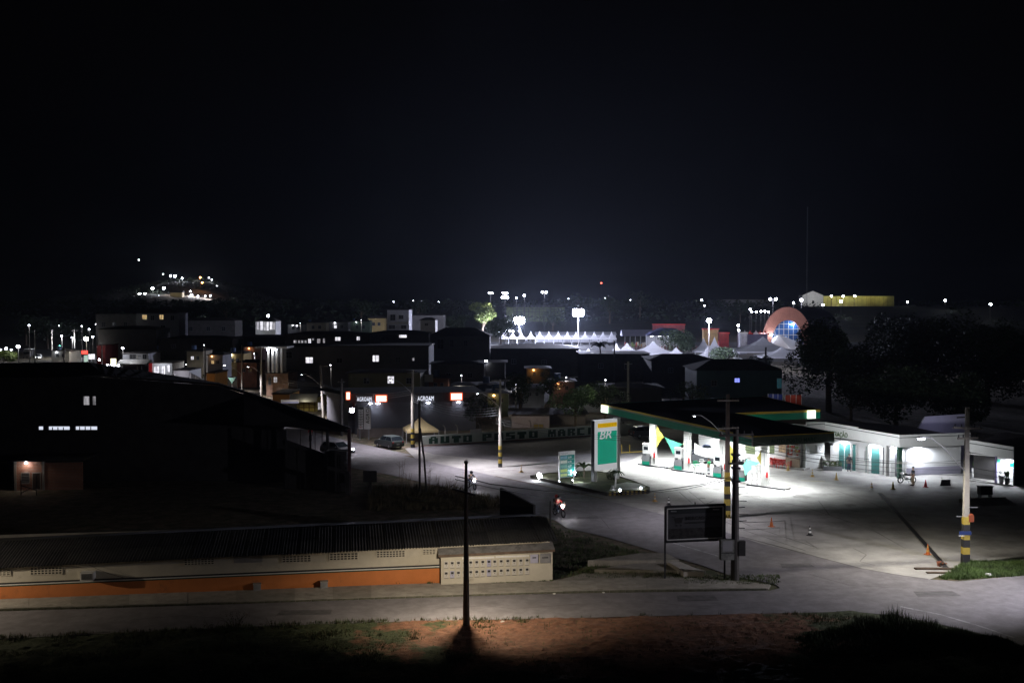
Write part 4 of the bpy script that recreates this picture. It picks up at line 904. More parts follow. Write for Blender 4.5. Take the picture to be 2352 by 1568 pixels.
# lights in the recesses
def reclamp(o_, rz, x, y, z, pw, nm='wall_lamp'):
    e = Vector((math.cos(rz),math.sin(rz),0)); n = Vector((-math.sin(rz),math.cos(rz),0)); p = o_+e*x+n*y
    part('wall_lamp', MB().ball((0,0,0),(0.14,0.07,0.05),8,4), E_LED, shop, (p.x,p.y,z))
    lamp(shop, (p.x,p.y,z-0.1), pw, (0.86,0.9,1.0), 0.08, 'SPOT', angle=165, blend=0.4)
for u_, pw in ((1925,520),(1998,480),(2042,480)): reclamp(K1, rz1, planehit(u_,1040,K1,rz1)[0], 0.6, zb_k0-0.02, pw)
reclamp(K0, rz2, planehit(2128,1040,K0,rz2)[0], 0.85, zb_k0-0.05, 950)
# pale gable behind the shop
gq = AT(2107,987,118); gq2 = AT(2222,985,121)
rzg, Lg = frame(gq, gq2)
gh = thing('rear_house', 'pale lilac upper wall of a house behind the station shop', 'house', (gq.x,gq.y,0), rzg)
part('wall', MB().yprism([(0,0),(Lg,0),(Lg,HT(952,120)),(1.2,HT(955,119)),(0,HT(987,118))], 0, 0.2), mat('lilac wall',(0.40,0.39,0.50),0.8,0.08,0.6), gh)
part('vent_slot', MB().box(Lg-1.6,-0.02,HT(963,119),Lg-0.2,0,HT(960,119)), BLK, gh); lamp(gh, (2,-3.5,zt_k0+1.2), 90, (0.7,0.7,1.0), 0.3)

# ------------------------------------------------------------------ totems and planter island
ti = vpoly([(1222,1098),(1260,1092),(1360,1087),(1395,1092),(1452,1110),(1489,1125),(1488,1133),(1398,1138),(1340,1126)])
isl = thing('planter_island', 'grass traffic island with low kerb holding the two station totems', 'traffic island')
part('soil', MB().prism(ti, 0.03, 0.24), mat('island grass',(0.09,0.10,0.04),0.9,0.35,1.2,0.4), isl)
def kerbline(pts, parent, cols, w=0.16, h=0.30, seg=0.55):
    n_ = 0
    for a, b in zip(pts, pts[1:]):
        A, B = Vector((*a,0)), Vector((*b,0)); rz, L = frame(A,B); c_ = max(1,int(round(L/seg)))
        for i in range(c_):
            p = A.lerp(B, i/c_); part('kerb_stone', MB().box(0.005,-w,0.03,L/c_-0.005,0,h+rnd.uniform(-0.01,0.01)), cols[n_ % len(cols)], parent, (p.x,p.y,0), (0,0,rz)); n_ += 1
MOSS = mat('mossy kerb',(0.085,0.085,0.065),0.9,0.35,1.5,0.2)
kerbline([ti[0], ti[8], ti[7]], isl, [MOSS], 0.22, 0.32, 1.0); kerbline([ti[7], ti[6]], isl, [YEL, BLK], 0.14, 0.34, 0.21); kerbline([ti[6],ti[5],ti[4],ti[3],ti[2],ti[1],ti[0]], isl, [MOSS], 0.15, 0.3, 1.0)
part('white_gravel_bed', MB().prism(vpoly([(1400,1132),(1478,1127),(1486,1119),(1440,1113),(1405,1120)]), 0.2, 0.27), mat('pale gravel',(0.6,0.6,0.56),0.9,0.15,4.0,0.4), isl)
# BR totem
t0, t1 = G(1365,1112), G(1422,1104); rz, L = frame(t0, t1)
def th_(v, u=1365): return planehit(u, v, t0, rz)[1]
tot = thing('brand_totem', 'tall white totem with green BR panel and yellow band on the grass island', 'sign', tuple(t0), rz)
top = th_(966); bot = th_(1081)
SIGW = lit('backlit sign white',(0.80,0.82,0.85),0.42); SIGG = lit('backlit sign green',(0.0,0.30,0.19),0.55); SIGY = lit('backlit sign yellow',(0.80,0.47,0.0),0.5)
part('left_leg', MB().box(0,-0.06,0.2,0.30,0.42,bot), WHITE, tot); part('right_leg', MB().box(L-0.30,-0.02,0.2,L,0.42,bot), WHITE, tot)
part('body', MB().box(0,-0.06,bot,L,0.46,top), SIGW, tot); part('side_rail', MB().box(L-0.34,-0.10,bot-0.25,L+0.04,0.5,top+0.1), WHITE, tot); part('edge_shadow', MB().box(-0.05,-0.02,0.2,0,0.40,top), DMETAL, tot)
gz0, gz1 = th_(1066,1378), th_(991,1378)
part('green_panel', MB().box(0.36,-0.08,gz0,L-0.40,-0.06,gz1), SIGG, tot); part('yellow_band', MB().box(0.36,-0.08,th_(982,1378),L-0.40,-0.06,th_(972,1378)), SIGY, tot)
text('brand_letters', 'BR', 1.15, SIGW, tot, (0.50,-0.09,gz1-0.70), (math.pi/2,0,0), 0.02, shear=0.25, sx=1.22, bold=0.012)
# price totem
t0, t1 = G(1284,1107), G(1320,1103); rz, L = frame(t0, t1)
def th2(v, u=1284): return planehit(u, v, t0, rz)[1]
prt = thing('price_totem', 'small white fuel price totem with five green price rows', 'sign', tuple(t0), rz)
top = th2(1038.5)+0.05; bot = th2(1097)
part('leg', MB().box(0,-0.05,0.2,0.1,0.12,bot), WHITE, prt); part('leg', MB().box(L-0.1,-0.05,0.2,L,0.12,bot), WHITE, prt); part('body', MB().box(0,-0.05,bot,L,0.15,top), WHITE, prt)
g0, g1 = bot+0.02, top-0.36
part('green_panel', MB().box(0.09,-0.06,g0,L-0.07,-0.05,g1), mat('price green',(0.0,0.22,0.18),0.4,0.04,1), prt)
text('header', 'Preços à vista', 0.155, GWALL, prt, (0.16,-0.055,top-0.22), ext=0.004)
rowh = (g1-g0)/5
for i, (pc, c_) in enumerate((('3,99',(0.25,0.45,0.55)),('6,99',(0.75,0.75,0.65)),('6,57',(0.25,0.5,0.42)),('7,49',(0.62,0.72,0.22)),('7,39',(0.62,0.72,0.30)))):
    z = g1-(i+1)*rowh
    part('name_plate', MB().box(0.13,-0.065,z+0.07,0.13+(L-0.2)*0.48,-0.06,z+rowh-0.07), mat('plate %d'%i,c_,0.5,0.1,3), prt)
    text('price', pc, 0.27, WHITE, prt, (0.13+(L-0.2)*0.52,-0.062,z+0.09), ext=0.004, sx=0.95, bold=0.006)
    part('divider', MB().box(0.10,-0.064,z-0.01,L-0.08,-0.06,z+0.012), WHITE, prt)
lamp(prt, (L/2,-2.2,0.5), 30, (0.85,0.95,0.95), 0.1)
def flood(u, v, tgt, pw, label, s=0.16, em=None, z=0.35):
    p = G(u,v,z); t = thing('floodlight', label, 'floodlight', tuple(p), 0, 'floodlights on the grass island')
    d = Vector(tgt)-p; rzz = math.atan2(d.y,d.x)
    part('housing', MB().cbox(-0.05,0,0,0.10,s*1.6,s*1.3), DMETAL, t, (0,0,0), (0,-0.5,rzz)); part('lens', MB().ball((0.03,0,0.03),(s*0.5,s*0.75,s*0.7),8,6), em or E_LED, t, (0,0,0), (0,-0.5,rzz)); part('bracket', MB().box(-0.03,-0.03,-z+0.2,0.03,0.03,0), DMETAL, t)
    lamp(t, (0.12*math.cos(rzz),0.12*math.sin(rzz),0.12), pw, (0.86,0.88,1.0), 0.08)
E_FLOOD = emit('floodlight lens', (0.85,0.86,1.0), 90)
flood(1239,1093,G(1300,1100),60,'dazzling floodlight at the left tip of the grass island',0.42,E_FLOOD,0.45)
flood(1315,1104,(12,107,2),35,'floodlight at the right foot of the price totem',0.12,None,0.4)
flood(1284,1106,(8,107,2),4,'small spotlight at the left foot of the price totem',0.1)
flood(1320,1088,G(1300,1080),22,'floodlight behind the price totem among the plants',0.3,None,0.7)
flood(1364,1092,(15,104,2),6,'small lamp beside the leg of the tall totem',0.14)
flood(1424,1126,G(1413,1124,2),22,'ground spotlight under the white-trunked palm',0.16,None,0.3); flood(1472,1121,G(1450,1124,0.4),16,'spotlight lying at the right end of the gravel bed',0.14,None,0.3)
def palm(u, v, h, label, trunkm, n=9, fl=1.0, drop=0.5):
    p = G(u,v); t = thing('palm', label, 'palm', (p.x,p.y,0.22)); part('trunk', MB().tube([(0,0,0),(0.05,0,h*0.5),(0,0,h)],[0.10,0.07,0.06],8), trunkm, t)
    me = MB()
    for k_ in range(7):
        t0_ = k_/6; x = fl*t0_; z = 0.45*math.sin(t0_*2.2)*fl-drop*t0_*t0_
        w_ = 0.16*fl*math.sin(math.pi*(0.12+0.85*t0_))
        me.v += [(x,-w_,z-0.08*fl),(x,0,z),(x,w_,z-0.08*fl)]
    for k_ in range(6):
        o = k_*3; me.f += [(o,o+3,o+4,o+1),(o+1,o+4,o+5,o+2)]
    fm = me.mesh('frond', LEAF)
    for k_ in range(n): part('frond', fm, None, t, (0,0,h), (rnd.uniform(-0.3,0.3),rnd.uniform(-0.2,0.15),k_*2*math.pi/n+rnd.uniform(-0.2,0.2)))
    return t
palm(1413,1125,1.35,'young palm with white painted trunk on the gravel bed',WHITE,10,0.85); palm(1341,1102,1.0,'small dark palm between the two totems',BARK,8,1.1,0.3)
for (u,v,lb) in ((1330,1100,'leafy dark plant right of the price totem'),(1403,1108,'dark plant behind the white-trunked palm')):
    m_ = MB(); p = G(u,v)
    for _ in range(60): tuft(m_, rnd.uniform(-0.35,0.35), rnd.uniform(-0.35,0.35), rnd.uniform(0,0.35), 0.45, 1, 0.1, 0.05)
    single('plant', m_, LEAFD, lb, 'plant', loc=(p.x,p.y,0.22))
yb = thing('yellow_railing', 'low yellow pipe railing on the dark lot behind the tall totem', 'railing', tuple(G(1428,1042)), frame(G(1428,1042),G(1478,1039))[0])
Ly = frame(G(1428,1042),G(1478,1039))[1]
part('rail', MB().box(0,0,0.10,Ly,0.08,0.2), YEL, yb)
for x_, h_ in ((0,1.1),(1.05,1.0),(Ly,0.6)): part('post', MB().box(x_-0.04,0,0,x_+0.04,0.08,h_), YEL, yb)
# ================================================================== lettered boundary wall
w0, w1, w2 = G(967,1025), G(1361,1001), G(1457,997)
WALLP = mat('painted wall', (0.62,0.66,0.60), 0.8, 0.12, 0.6, stain=((0.24,0.25,0.2),0.6,0.58))
rz, L = frame(w0, w1)
bw = thing('boundary_wall', 'long low white wall with big dark green letters AUTO POSTO MARC', 'wall', tuple(w0), rz)
hA_ = planehit(967,1001,w0,rz)[1]; hB_ = planehit(1361,977,w0,rz)[1]
part('wall', MB().yprism([(0,0),(L,0),(L,hB_),(0,hA_)], 0, 0.18), WALLP, bw); part('red_base', MB().box(0,-0.03,0,L,0,0.13), mat('dusty red base',(0.22,0.09,0.06),0.9,0.2,1), bw)
def word(s_, u0, u1, vt, vb, vb2):
    xa, zt_ = planehit(u0, vt, w0, rz); xb, zb2_ = planehit(u1, vb2, w0, rz); zb_ = planehit(u0, vb, w0, rz)[1]
    part('letters', blockword(s_, xa, xb, zb_, zt_, zb2_, -0.015, 0.014), DGREEN, bw)
word('AUTO', 985, 1084, 1003, 1019, 1014); word('POSTO', 1108, 1235, 996, 1012, 1004.5); word('MARCI', 1259, 1364, 987, 1003, 996.5)
rz6, L6 = frame(w1, w2)
bw2 = thing('plain_wall', 'blank pale wall continuing behind the tall station totem', 'wall', tuple(w1), rz6); part('wall', MB().box(0,0.02,0,L6,0.2,1.42), WALLP, bw2); part('coping', MB().box(0,-0.02,1.42,L6,0.22,1.48), CONC2, bw2)
w3 = G(1545,1020); rz7, L7 = frame(w2, w3)
single('low_kerb_wall', MB().box(0,0,0,L7,0.2,0.35), CONC2, 'low concrete kerb wall running from the blank wall towards the pumps', 'wall', loc=tuple(w2), rz=rz7)
for i, u_ in enumerate((1024,1052,1104,1137,1160,1221)):
    x_, z_ = planehit(u_, 990, w0, rz); pz = hA_+(hB_-hA_)*x_/L
    t = thing('fence_post', ['leftmost curved fence post above the letter U','curved fence post above the letter T of AUTO','curved fence post left of the banded street pole','curved fence post just left of the street pole shaft','curved fence post right of the banded street pole','curved fence post in front of the pinkish house'][i], 'fence post', tuple(w0+Vector((math.cos(rz)*x_,math.sin(rz)*x_,pz))), rz, 'curved fence posts along the lettered wall')
    part('shaft', MB().tube([(0,0.2,-0.9),(0,0.2,0.75),(-0.12,0.2,1.0),(-0.3,0.2,1.12)],[0.07,0.06,0.05,0.045],6), POLEC, t)
single('notice_board', MB().box(0,0,0,1.5,0.05,0.8), OFFW, 'small white notice board above the lettered wall', 'sign', loc=tuple(AT(1159-0,1003,0.1+w0.y))[:0] or tuple(AT(1080,1001,w0.y+3)), rz=rz)

# ================================================================== AGROAM store
a0, a1 = AT(862,1000,146), AT(1120,1000,150)
a0 = Vector((AT(800,1000,146).x,146,0)); a1 = Vector((AT(1120,1000,149).x,149,0)); rz, L = frame(a0, a1)
ag = thing('store_building', 'dark store with white AGROAM letters and glowing orange sign boxes', 'store', tuple(a0), rz)
DFAC = mat('store facade',(0.10,0.095,0.105),0.7,0.12,0.5); DWL = mat('store wall',(0.14,0.14,0.16),0.8,0.12,0.4)
def ah(u, v): return planehit(u, v, a0, rz)
tz0 = ah(810,904)[1]; fz = ah(870,924)[1]
part('wall', MB().box(0,0.6,0,L,0.9,fz), DWL, ag); part('parapet', MB().box(0,0,fz,L,0.9,tz0), DFAC, ag)
rza, La = frame(AT(740,1000,165), a0); la = Vector((AT(742,1000,162).x,162,0)); rza, La = frame(la, a0)
part('side_wall', MB().box(0,0.3,0,La,0.5,fz), DWL, ag, (0,0,0), (0,0,0)); sw_ = ag.children[-1]; sw_.parent = None; sw_.location = la; sw_.rotation_euler = (0,0,rza); sw_.parent = ag; sw_.matrix_parent_inverse = Matrix.LocRotScale(ag.location, ag.rotation_euler, None).inverted()
sp_ = part('side_parapet', MB().box(0,0,fz,La,0.5,tz0), DFAC); sp_.location = la; sp_.rotation_euler = (0,0,rza); sp_.parent = ag; sp_.matrix_parent_inverse = sw_.matrix_parent_inverse
part('roof', MB().add([(0,0.8,tz0-0.3),(L,0.8,tz0-0.3),(L,14,tz0-0.2),(-6,14,tz0-0.2)], [(0,1,2,3)]), DROOF, ag)
def sign_txt(u0,u1,vb,vt):
    xa,z_ = ah(u0,vb); xb,zt_ = ah(u1,vt); o = text('letters','AGROAM',1.0,E_LET,ag,(xa,-0.05,z_),ext=0.02)
    xs2 = [v_.co.x for v_ in o.data.vertices]; ys2 = [v_.co.y for v_ in o.data.vertices]; o.scale = ((xb-xa)/(max(xs2)-min(xs2)), 1.12*(zt_-z_)/(max(ys2)-min(ys2)),1)
sign_txt(820,853,921,912); sign_txt(959,996,920,910)
for (u0,u1,v0,v1,nm) in ((864,887,921,908,'a'),(1036,1060,917,903,'b')):
    xa,z_ = ah(u0,v0); xb,zt_ = ah(u1,v1)
    sb = part('sign_box', MB().box(xa-0.12,-0.30,z_-0.12,xb+0.12,-0.02,zt_+0.12), E_SIGNR, ag); part('sign_face', MB().box(xa,-0.32,z_,xb,-0.30,zt_), E_SIGN, sb)
xa,z_ = ah(803,916); sb = part('sign_box', MB().box(xa-0.5,-0.4,z_-0.1,xa+0.1,-0.05,z_+1.0), E_SIGNR, ag); part('sign_face', MB().box(xa-0.4,-0.42,z_,xa,-0.40,z_+0.9), E_SIGN, sb)
for (u_, pw) in ((850,60),(868,15),(983,12),(1053,18)):
    x_,_ = ah(u_, 925); part('wall_lamp', MB().ball((x_,-0.15,fz-0.12),(0.28,0.12,0.09),8,5), E_LED, ag); lamp(ag, (x_,-0.6,fz-0.3), pw, (0.75,0.83,1.0), 0.1, 'SPOT', angle=165)
x_,_ = ah(1000,930); part('teal_door', MB().box(x_-1.0,0.56,0,x_+2.0,0.6,fz-0.2), mat('pale teal',(0.22,0.34,0.38),0.6,0.05,1), ag)
fl = thing('wall_floodlight', 'dazzling round floodlight on the left part of the AGROAM store', 'floodlight', tuple(AT(808,942,141)))
part('housing', MB().cbox(0,0.15,0,0.5,0.2,0.5), DMETAL, fl); part('lens', MB().ball((0,0,0),(0.3,0.12,0.3),10,8), E_FLOOD, fl); part('bracket', MB().box(-0.04,0.2,-0.1,0.04,6,0.1), DMETAL, fl)
lamp(fl, (0,-0.4,0), 130, (0.78,0.78,1.0), 0.2)
# pylon sign
s0, s1 = G(825,1009), G(848,1009); rz, L = frame(s0,s1)
py = thing('pylon_sign', 'white vertical pylon sign reading AGROAM with a column of small squares', 'sign', tuple(s0), rz)
def sh_(u,v): return planehit(u,v,s0,rz)
x0,z0 = sh_(822.5,986); x1,z1 = sh_(851.5,935); xm,_ = sh_(834.5,950); SGW = mat('sign white',(0.72,0.72,0.74),0.5,0.04,1)
part('post', MB().box(0.0,0,0,0.14,0.14,z0), METAL, py); part('post', MB().box(L-0.14,0,0,L,0.14,z0), METAL, py); part('frame', MB().box(x0,0.02,z0,x1,0.2,z1), DMETAL, py)
part('panel', MB().box(xm+0.06,-0.03,z0+0.04,x1-0.03,0.02,z1-0.04), SGW, py)
text('letters','AGROAM',0.62,BLK,py,(x1-0.18,-0.04,z0+0.75),(math.pi/2,-math.pi/2,0),0.005,bold=0.01)
hh = (z1-z0-0.25)/8
for i, ch_ in enumerate('XRIFGAFE'):
    z = z0+0.05+i*hh; sq_ = part('square', MB().box(x0+0.05,-0.03,z,xm-0.03,0.02,z+hh-0.06), SGW, py); text('letter',ch_,0.34,RED if i==0 else BLK,sq_,(x0+0.45,-0.04,z+0.12),(math.pi/2,-math.pi/2,0),0.004)
lamp(py, (0.5,-3,z1+1.0), 30, (0.85,0.85,0.95), 0.2)
single('yard_wall', MB().box(0,0,0,6.0,0.2,1.15), mat('pinkish wall',(0.33,0.28,0.26),0.85,0.15,0.8), 'low pinkish yard wall behind the AGROAM pylon sign', 'wall', loc=tuple(G(820,1004)), rz=R(3))
# yellow tent
tp = G(966,1013); tt = thing('canopy_tent', 'beige yellow pyramid tent beside the banded pole', 'tent', tuple(tp), R(12))
sx_ = 2.0; ze = HT(986,tp.y)+0.1; zp = HT(957,tp.y)
for x_ in (-sx_,sx_):
    for y_ in (-sx_,sx_): part('leg', MB().box(x_-0.04,y_-0.04,0,x_+0.04,y_+0.04,ze), METAL, tt)
c_ = [(-sx_,-sx_),(sx_,-sx_),(sx_,sx_),(-sx_,sx_)]; top_ = MB(); 
for i in range(4):
    a, b = c_[i], c_[(i+1)%4]; top_.add([(a[0],a[1],ze),(b[0],b[1],ze),(b[0]*0.45,b[1]*0.45,ze+(zp-ze)*0.45),(a[0]*0.45,a[1]*0.45,ze+(zp-ze)*0.45),(0,0,zp)], [(0,1,2,3),(3,2,4)])
    top_.add([(a[0],a[1],ze),(b[0],b[1],ze),(b[0],b[1],ze-0.28),(a[0],a[1],ze-0.28)], [(0,3,2,1)])
part('roof_cloth', top_, mat('beige canvas',(0.62,0.50,0.26),0.8,0.08,1.5), tt)

# ================================================================== houses of the town
def house(label, u0, u1, vb, ve, vr=None, Y=None, m=DWALL, roofm=DROOF, wins=(), rz=0.0, depth=9.0, name='house', cat='house', gable=False, group=None, sills=True):
    """walls between columns u0,u1; vb ground row, ve eave row, vr ridge row; wins: (u,v,w,h,material)"""
    Y = Y or 43027.0/(vb-HZ); p0 = AT(u0, 900, Y); p1 = AT(u1, 900, Y); base = tz((p0.x+p1.x)/2, Y)
    L = p1.x-p0.x; e = HT(ve, Y)-base; r_ = (HT(vr, Y+depth/2)-base) if vr else None
    t = thing(name, label, cat, (p0.x, Y, base), rz, group)
    part('wall', MB().box(0,0,-1,L,depth,e), m, t)
    ov = 0.5
    if r_ is None: part('roof', MB().box(-0.15,-0.2,e+0.003,L+0.15,depth+0.2,e+0.22), roofm, t)
    elif gable: part('roof', MB().add([(-ov,-ov,e-0.05),(L/2,-ov,r_),(L+ov,-ov,e-0.05),(-ov,depth+ov,e-0.05),(L/2,depth+ov,r_),(L+ov,depth+ov,e-0.05)], [(0,1,4,3),(1,2,5,4)]), roofm, t); 
    else: part('roof', MB().add([(-ov,-ov,e+0.01),(L+ov,-ov,e+0.01),(L+ov,depth+ov,e+0.01),(-ov,depth+ov,e+0.01),(L*0.25,depth/2,r_),(L*0.75,depth/2,r_)], [(0,1,5,4),(1,2,5),(2,3,4,5),(3,0,4),(0,3,2,1)]), roofm, t)
    if gable and r_ is not None: part('gable', MB().yprism([(0,e),(L,e),(L/2,r_-0.06)], 0.01, 0.15), m, t)
    s = Y/F
    for (u, v, w, h, wm) in wins:
        x = (u-u0)*s; z = HT(v, Y)-base; ww, hh = w*s/2, h*s/2
        wn_ = part('window', MB().box(x-ww,-0.03,z-hh,x+ww,0,z+hh), wm, t)
        fb = MB().box(x-ww-0.06,-0.06,z-hh-0.06,x-ww,-0.0,z+hh+0.06).box(x+ww,-0.06,z-hh-0.06,x+ww+0.06,0,z+hh+0.06).box(x-ww,-0.06,z+hh,x+ww,0,z+hh+0.06).box(x-ww,-0.08,z-hh-0.08,x+ww,0,z-hh).box(x-0.03,-0.05,z-hh,x+0.03,-0.031,z+hh).box(x-ww,-0.05,z-0.02,x+ww,-0.031,z+0.02)
        part('frame', fb, GWALL, wn_)
    return t
D = DGLASS
house('big grey apartment block below the far left hill', 222,314,800,722,None,330,DWALL,wins=[(240,745,8,10,D),(265,745,8,10,D),(290,745,8,10,D),(240,772,8,10,D),(276,772,8,10,D)],name='apartment_building',cat='building')
house('apartment block with two yellow lit windows below the far left hill', 315,412,800,719,710,318,mat('grey plaster',(0.16,0.16,0.18),0.85,0.1,0.5),wins=[(334,728,10,10,E_WINY),(373,728,9,10,E_WINY),(352,730,8,10,D),(398,730,8,10,D),(340,752,10,9,D),(376,752,10,9,D)],name='apartment_building',cat='building')
house('wide dark building right of the apartment block', 418,541,815,736,729,330,DWALL,wins=[(440,755,8,9,D),(480,755,8,9,D),(515,755,8,9,D)],name='building',cat='building')
mk = house('small market hall glowing white inside', 588,634,790,738,730,400,OFFW,wins=[(594,748,6,18,E_WIND),(602,748,5,20,E_WIN),(609,749,5,20,E_WIND),(616,749,5,20,E_WIN),(624,748,6,18,E_WIN),(631,749,4,16,E_WIND)],name='market_hall',cat='building')
lamp(mk, (3,-8,9), 500, (0.85,0.9,1.0), 0.3)
wh = house('white two-storey house with a columned balcony', 890,940,790,712,None,300,mat('dim white plaster',(0.50,0.50,0.52),0.8,0.08,0.6),wins=[(903,729,11,13,BLK),(922,728,10,8,BLK),(901,751,14,8,BLK),(928,751,12,8,BLK)])
part('balcony', MB().box(0,-1.2,HT(744,300),50*300/F,0,HT(739,300)), OFFW, wh)
for i in range(3): part('column', MB().box(0.1+i*2.8,-1.15,HT(739,300),0.35+i*2.8,-0.95,HT(722,300)), OFFW, wh)
lamp(wh, (3,-14,10), 120, (0.9,0.92,1.0), 0.4)
house('low house with a slanting pale gable wall right of the white balcony house', 966,1000,785,735,729,290,mat('pale plaster',(0.36,0.35,0.33),0.85,0.1,0.5),wins=[(980,745,7,5,BLK)])
house('long low dark building behind the white balcony house', 945,1020,775,724,720,345,DWALL)
B_ = house('long grey block with two bright square windows above the AGROAM store', 645,985,893,796,None,215,mat('grey block wall',(0.17,0.17,0.17),0.85,0.12,0.4),wins=[(711,827,16,13,E_WIN),(864,823,14,14,E_WIN),(664,815,14,14,BLK),(950,825,4,6,E_WIND),(780,828,12,10,D),(915,826,10,10,D)],name='apartment_building',cat='building',depth=14)
lamp(B_, (20,-40,9), 60, (0.9,0.9,1.0), 1.0)
house('roof-terrace storey with a strip of lit windows behind the long grey block', 655,845,880,768,760,240,DWALL,wins=[(679,787,7,11,E_WIND),(688,787,4,11,E_WIND),(695,787,4,11,E_WIND),(703,787,4,11,E_WIND),(712,785,6,14,E_WIN),(720,779,4,4,E_WIND),(733,783,7,10,E_WIND),(745,782,4,10,E_WIND),(777,778,12,8,E_WIN),(824,777,7,8,E_WIN)],name='building',cat='building')
house('dark building with one thin bright window beside the terrace storey', 850,985,880,765,758,245,DWALL,wins=[(926,772,17,6,E_WIN),(880,778,8,8,D)],name='building',cat='building')
house('olive walled house with one bright window above the AGROAM sign', 800,965,935,856,848,185,mat('olive plaster',(0.20,0.19,0.11),0.85,0.15,0.4),wins=[(898,872,14,16,E_WIN),(842,874,12,12,D),(940,874,12,12,D)])
house('dark hip-roofed house with columns right of the grey block', 985,1125,860,772,752,255,mat('dim plaster',(0.17,0.165,0.16),0.85,0.12,0.5),wins=[(1012,790,14,22,BLK),(1038,788,8,16,BLK),(1070,788,8,12,D)])
house('dark low house left of the lit corner lamp', 990,1112,905,836,828,205,DWALL,wins=[(1030,862,10,10,D),(1080,862,10,10,D)])
sb_ = single('pale_board', MB().box(0,0,0,1.5,0.1,1.3), OFFW, 'pale square board hanging among dark roofs left of the lamp', 'sign', loc=tuple(AT(975,877,190)))
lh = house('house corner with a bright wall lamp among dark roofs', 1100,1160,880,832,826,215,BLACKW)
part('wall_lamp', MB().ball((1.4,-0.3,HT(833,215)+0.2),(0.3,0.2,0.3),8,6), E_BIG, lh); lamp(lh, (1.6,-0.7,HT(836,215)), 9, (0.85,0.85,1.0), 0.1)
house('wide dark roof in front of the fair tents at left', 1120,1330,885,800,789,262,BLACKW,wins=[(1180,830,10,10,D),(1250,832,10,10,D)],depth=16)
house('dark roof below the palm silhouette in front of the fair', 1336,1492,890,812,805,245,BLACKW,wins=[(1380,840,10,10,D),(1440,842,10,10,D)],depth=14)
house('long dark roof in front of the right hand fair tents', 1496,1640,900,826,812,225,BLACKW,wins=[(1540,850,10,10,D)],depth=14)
bl = house('dark teal house with a blue lit window', 1600,1796,935,850,824,178,mat('dark teal wall',(0.05,0.10,0.11),0.8,0.12,0.5),wins=[(1693,873,11,9,E_BLUE),(1790,880,10,22,emit('dim teal window',(0.1,0.35,0.45),0.10)),(1640,880,12,12,D)],depth=12)
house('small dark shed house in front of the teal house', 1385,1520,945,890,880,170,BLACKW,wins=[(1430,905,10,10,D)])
ph_ = house('pinkish house with a small yellow window behind the lettered wall', 1175,1262,1000,951,944,152,mat('pink plaster',(0.44,0.36,0.34),0.85,0.1,0.6,stain=((0.3,0.24,0.22),0.5,0.55)),wins=[(1237,980,22,12,mat('ochre shutter',(0.35,0.24,0.05),0.7,0.1,2))])
lamp(ph_, (2.0,-6,5.0), 260, (1.0,0.93,0.85), 0.4)
house('grey brown house half hidden by the lit tree', 1265,1345,1000,950,938,156,mat('grey brown plaster',(0.20,0.17,0.15),0.85,0.15,0.5))
lw_ = house('low lit shed with white posts behind the blank wall', 1415,1500,1003,966,960,158,OFFW,wins=[(1432,980,3,22,BLK),(1450,980,8,12,BLK),(1478,978,10,12,D)])
lamp(lw_, (3,-4,3), 30, (0.9,0.9,1.0), 0.3)
for (x0,x1,vb,vt,Y,mm,lb,nm,ct) in ((1764,1798,919,905,168,mat('blue hoarding',(0.03,0.06,0.35),0.5,0.2,3),'deep blue gate panel behind the station canopy','gate','gate'),(1803,1841,931,907,166,mat('red awning',(0.50,0.05,0.02),0.6,0.1,3),'bright red awning behind the station canopy','awning','awning')):
    p = AT(x0,vb,Y); w_ = (x1-x0)*Y/F; t = thing(nm, lb, ct, (p.x,Y,0)); part('panel', MB().box(0,0,0,w_,0.15,HT(vt,Y)), mm, t)
    for i in range(4): part('post', MB().box(i*w_/3-0.04,-0.06,0,i*w_/3+0.04,-0.0,HT(vt,Y)+0.1), WHITE, t)
    lamp(t, (w_/2,-1.5,3.6), 12, (1,1,1), 0.2)
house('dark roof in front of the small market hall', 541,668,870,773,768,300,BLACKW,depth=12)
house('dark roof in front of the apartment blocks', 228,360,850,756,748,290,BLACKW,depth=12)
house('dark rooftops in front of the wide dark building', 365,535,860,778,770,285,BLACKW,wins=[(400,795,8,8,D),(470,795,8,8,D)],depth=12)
# smaller homes scattered through the unlit blocks
CO = {'beige':(0.34,0.30,0.22),'grey':(0.24,0.24,0.25),'greenish':(0.17,0.24,0.18),'pinkish':(0.34,0.22,0.20),'white':(0.5,0.5,0.48),'ochre':(0.34,0.25,0.10),'bluish':(0.16,0.20,0.30),'brick':(0.28,0.13,0.08)}
HS = [(430,468,838,806,799,'beige','flat grey roof',1),(478,512,848,815,808,'grey','one lit window',2),(520,560,842,812,804,'ochre','low tiled roof',0),(545,590,868,832,825,'brick','dark doorway',0),(560,604,828,797,790,'pinkish','tiled roof',2),(662,700,760,745,739,'white','low roof beside the market hall',0),(705,750,762,741,735,'beige','dark window pair',0),(757,800,760,740,733,'grey','one lit window',1),(806,850,763,738,731,'greenish','tiled roof',0),(846,884,757,731,725,'ochre','walls left of the balcony house',0),(1000,1040,770,748,741,'white','gable by the narrow tall tree',0),(1065,1105,785,760,753,'bluish','roof by the fair trees',2),(985,1030,898,868,861,'brick','lean-to by the pale board',0),(1040,1090,915,885,877,'beige','dark window pair',1),(1120,1168,935,903,895,'greenish','walls behind the street pole',0),(1200,1250,920,890,882,'grey','tiled roof',0),(1265,1320,905,876,868,'pinkish','walls above the lit tree',2),(1340,1385,925,898,890,'white','walls behind the totem trees',0),(1100,1150,912,884,877,'bluish','low roof left of the leafy trees',0),(1210,1262,872,846,839,'ochre','small walls under the wide dark roof',0),(120,160,826,806,800,'white','trackside house near the junction',0),(236,262,812,789,782,'brick','walls above the dazzling shop',1),(350,392,828,806,799,'grey','storey above the glowing shop',2)]
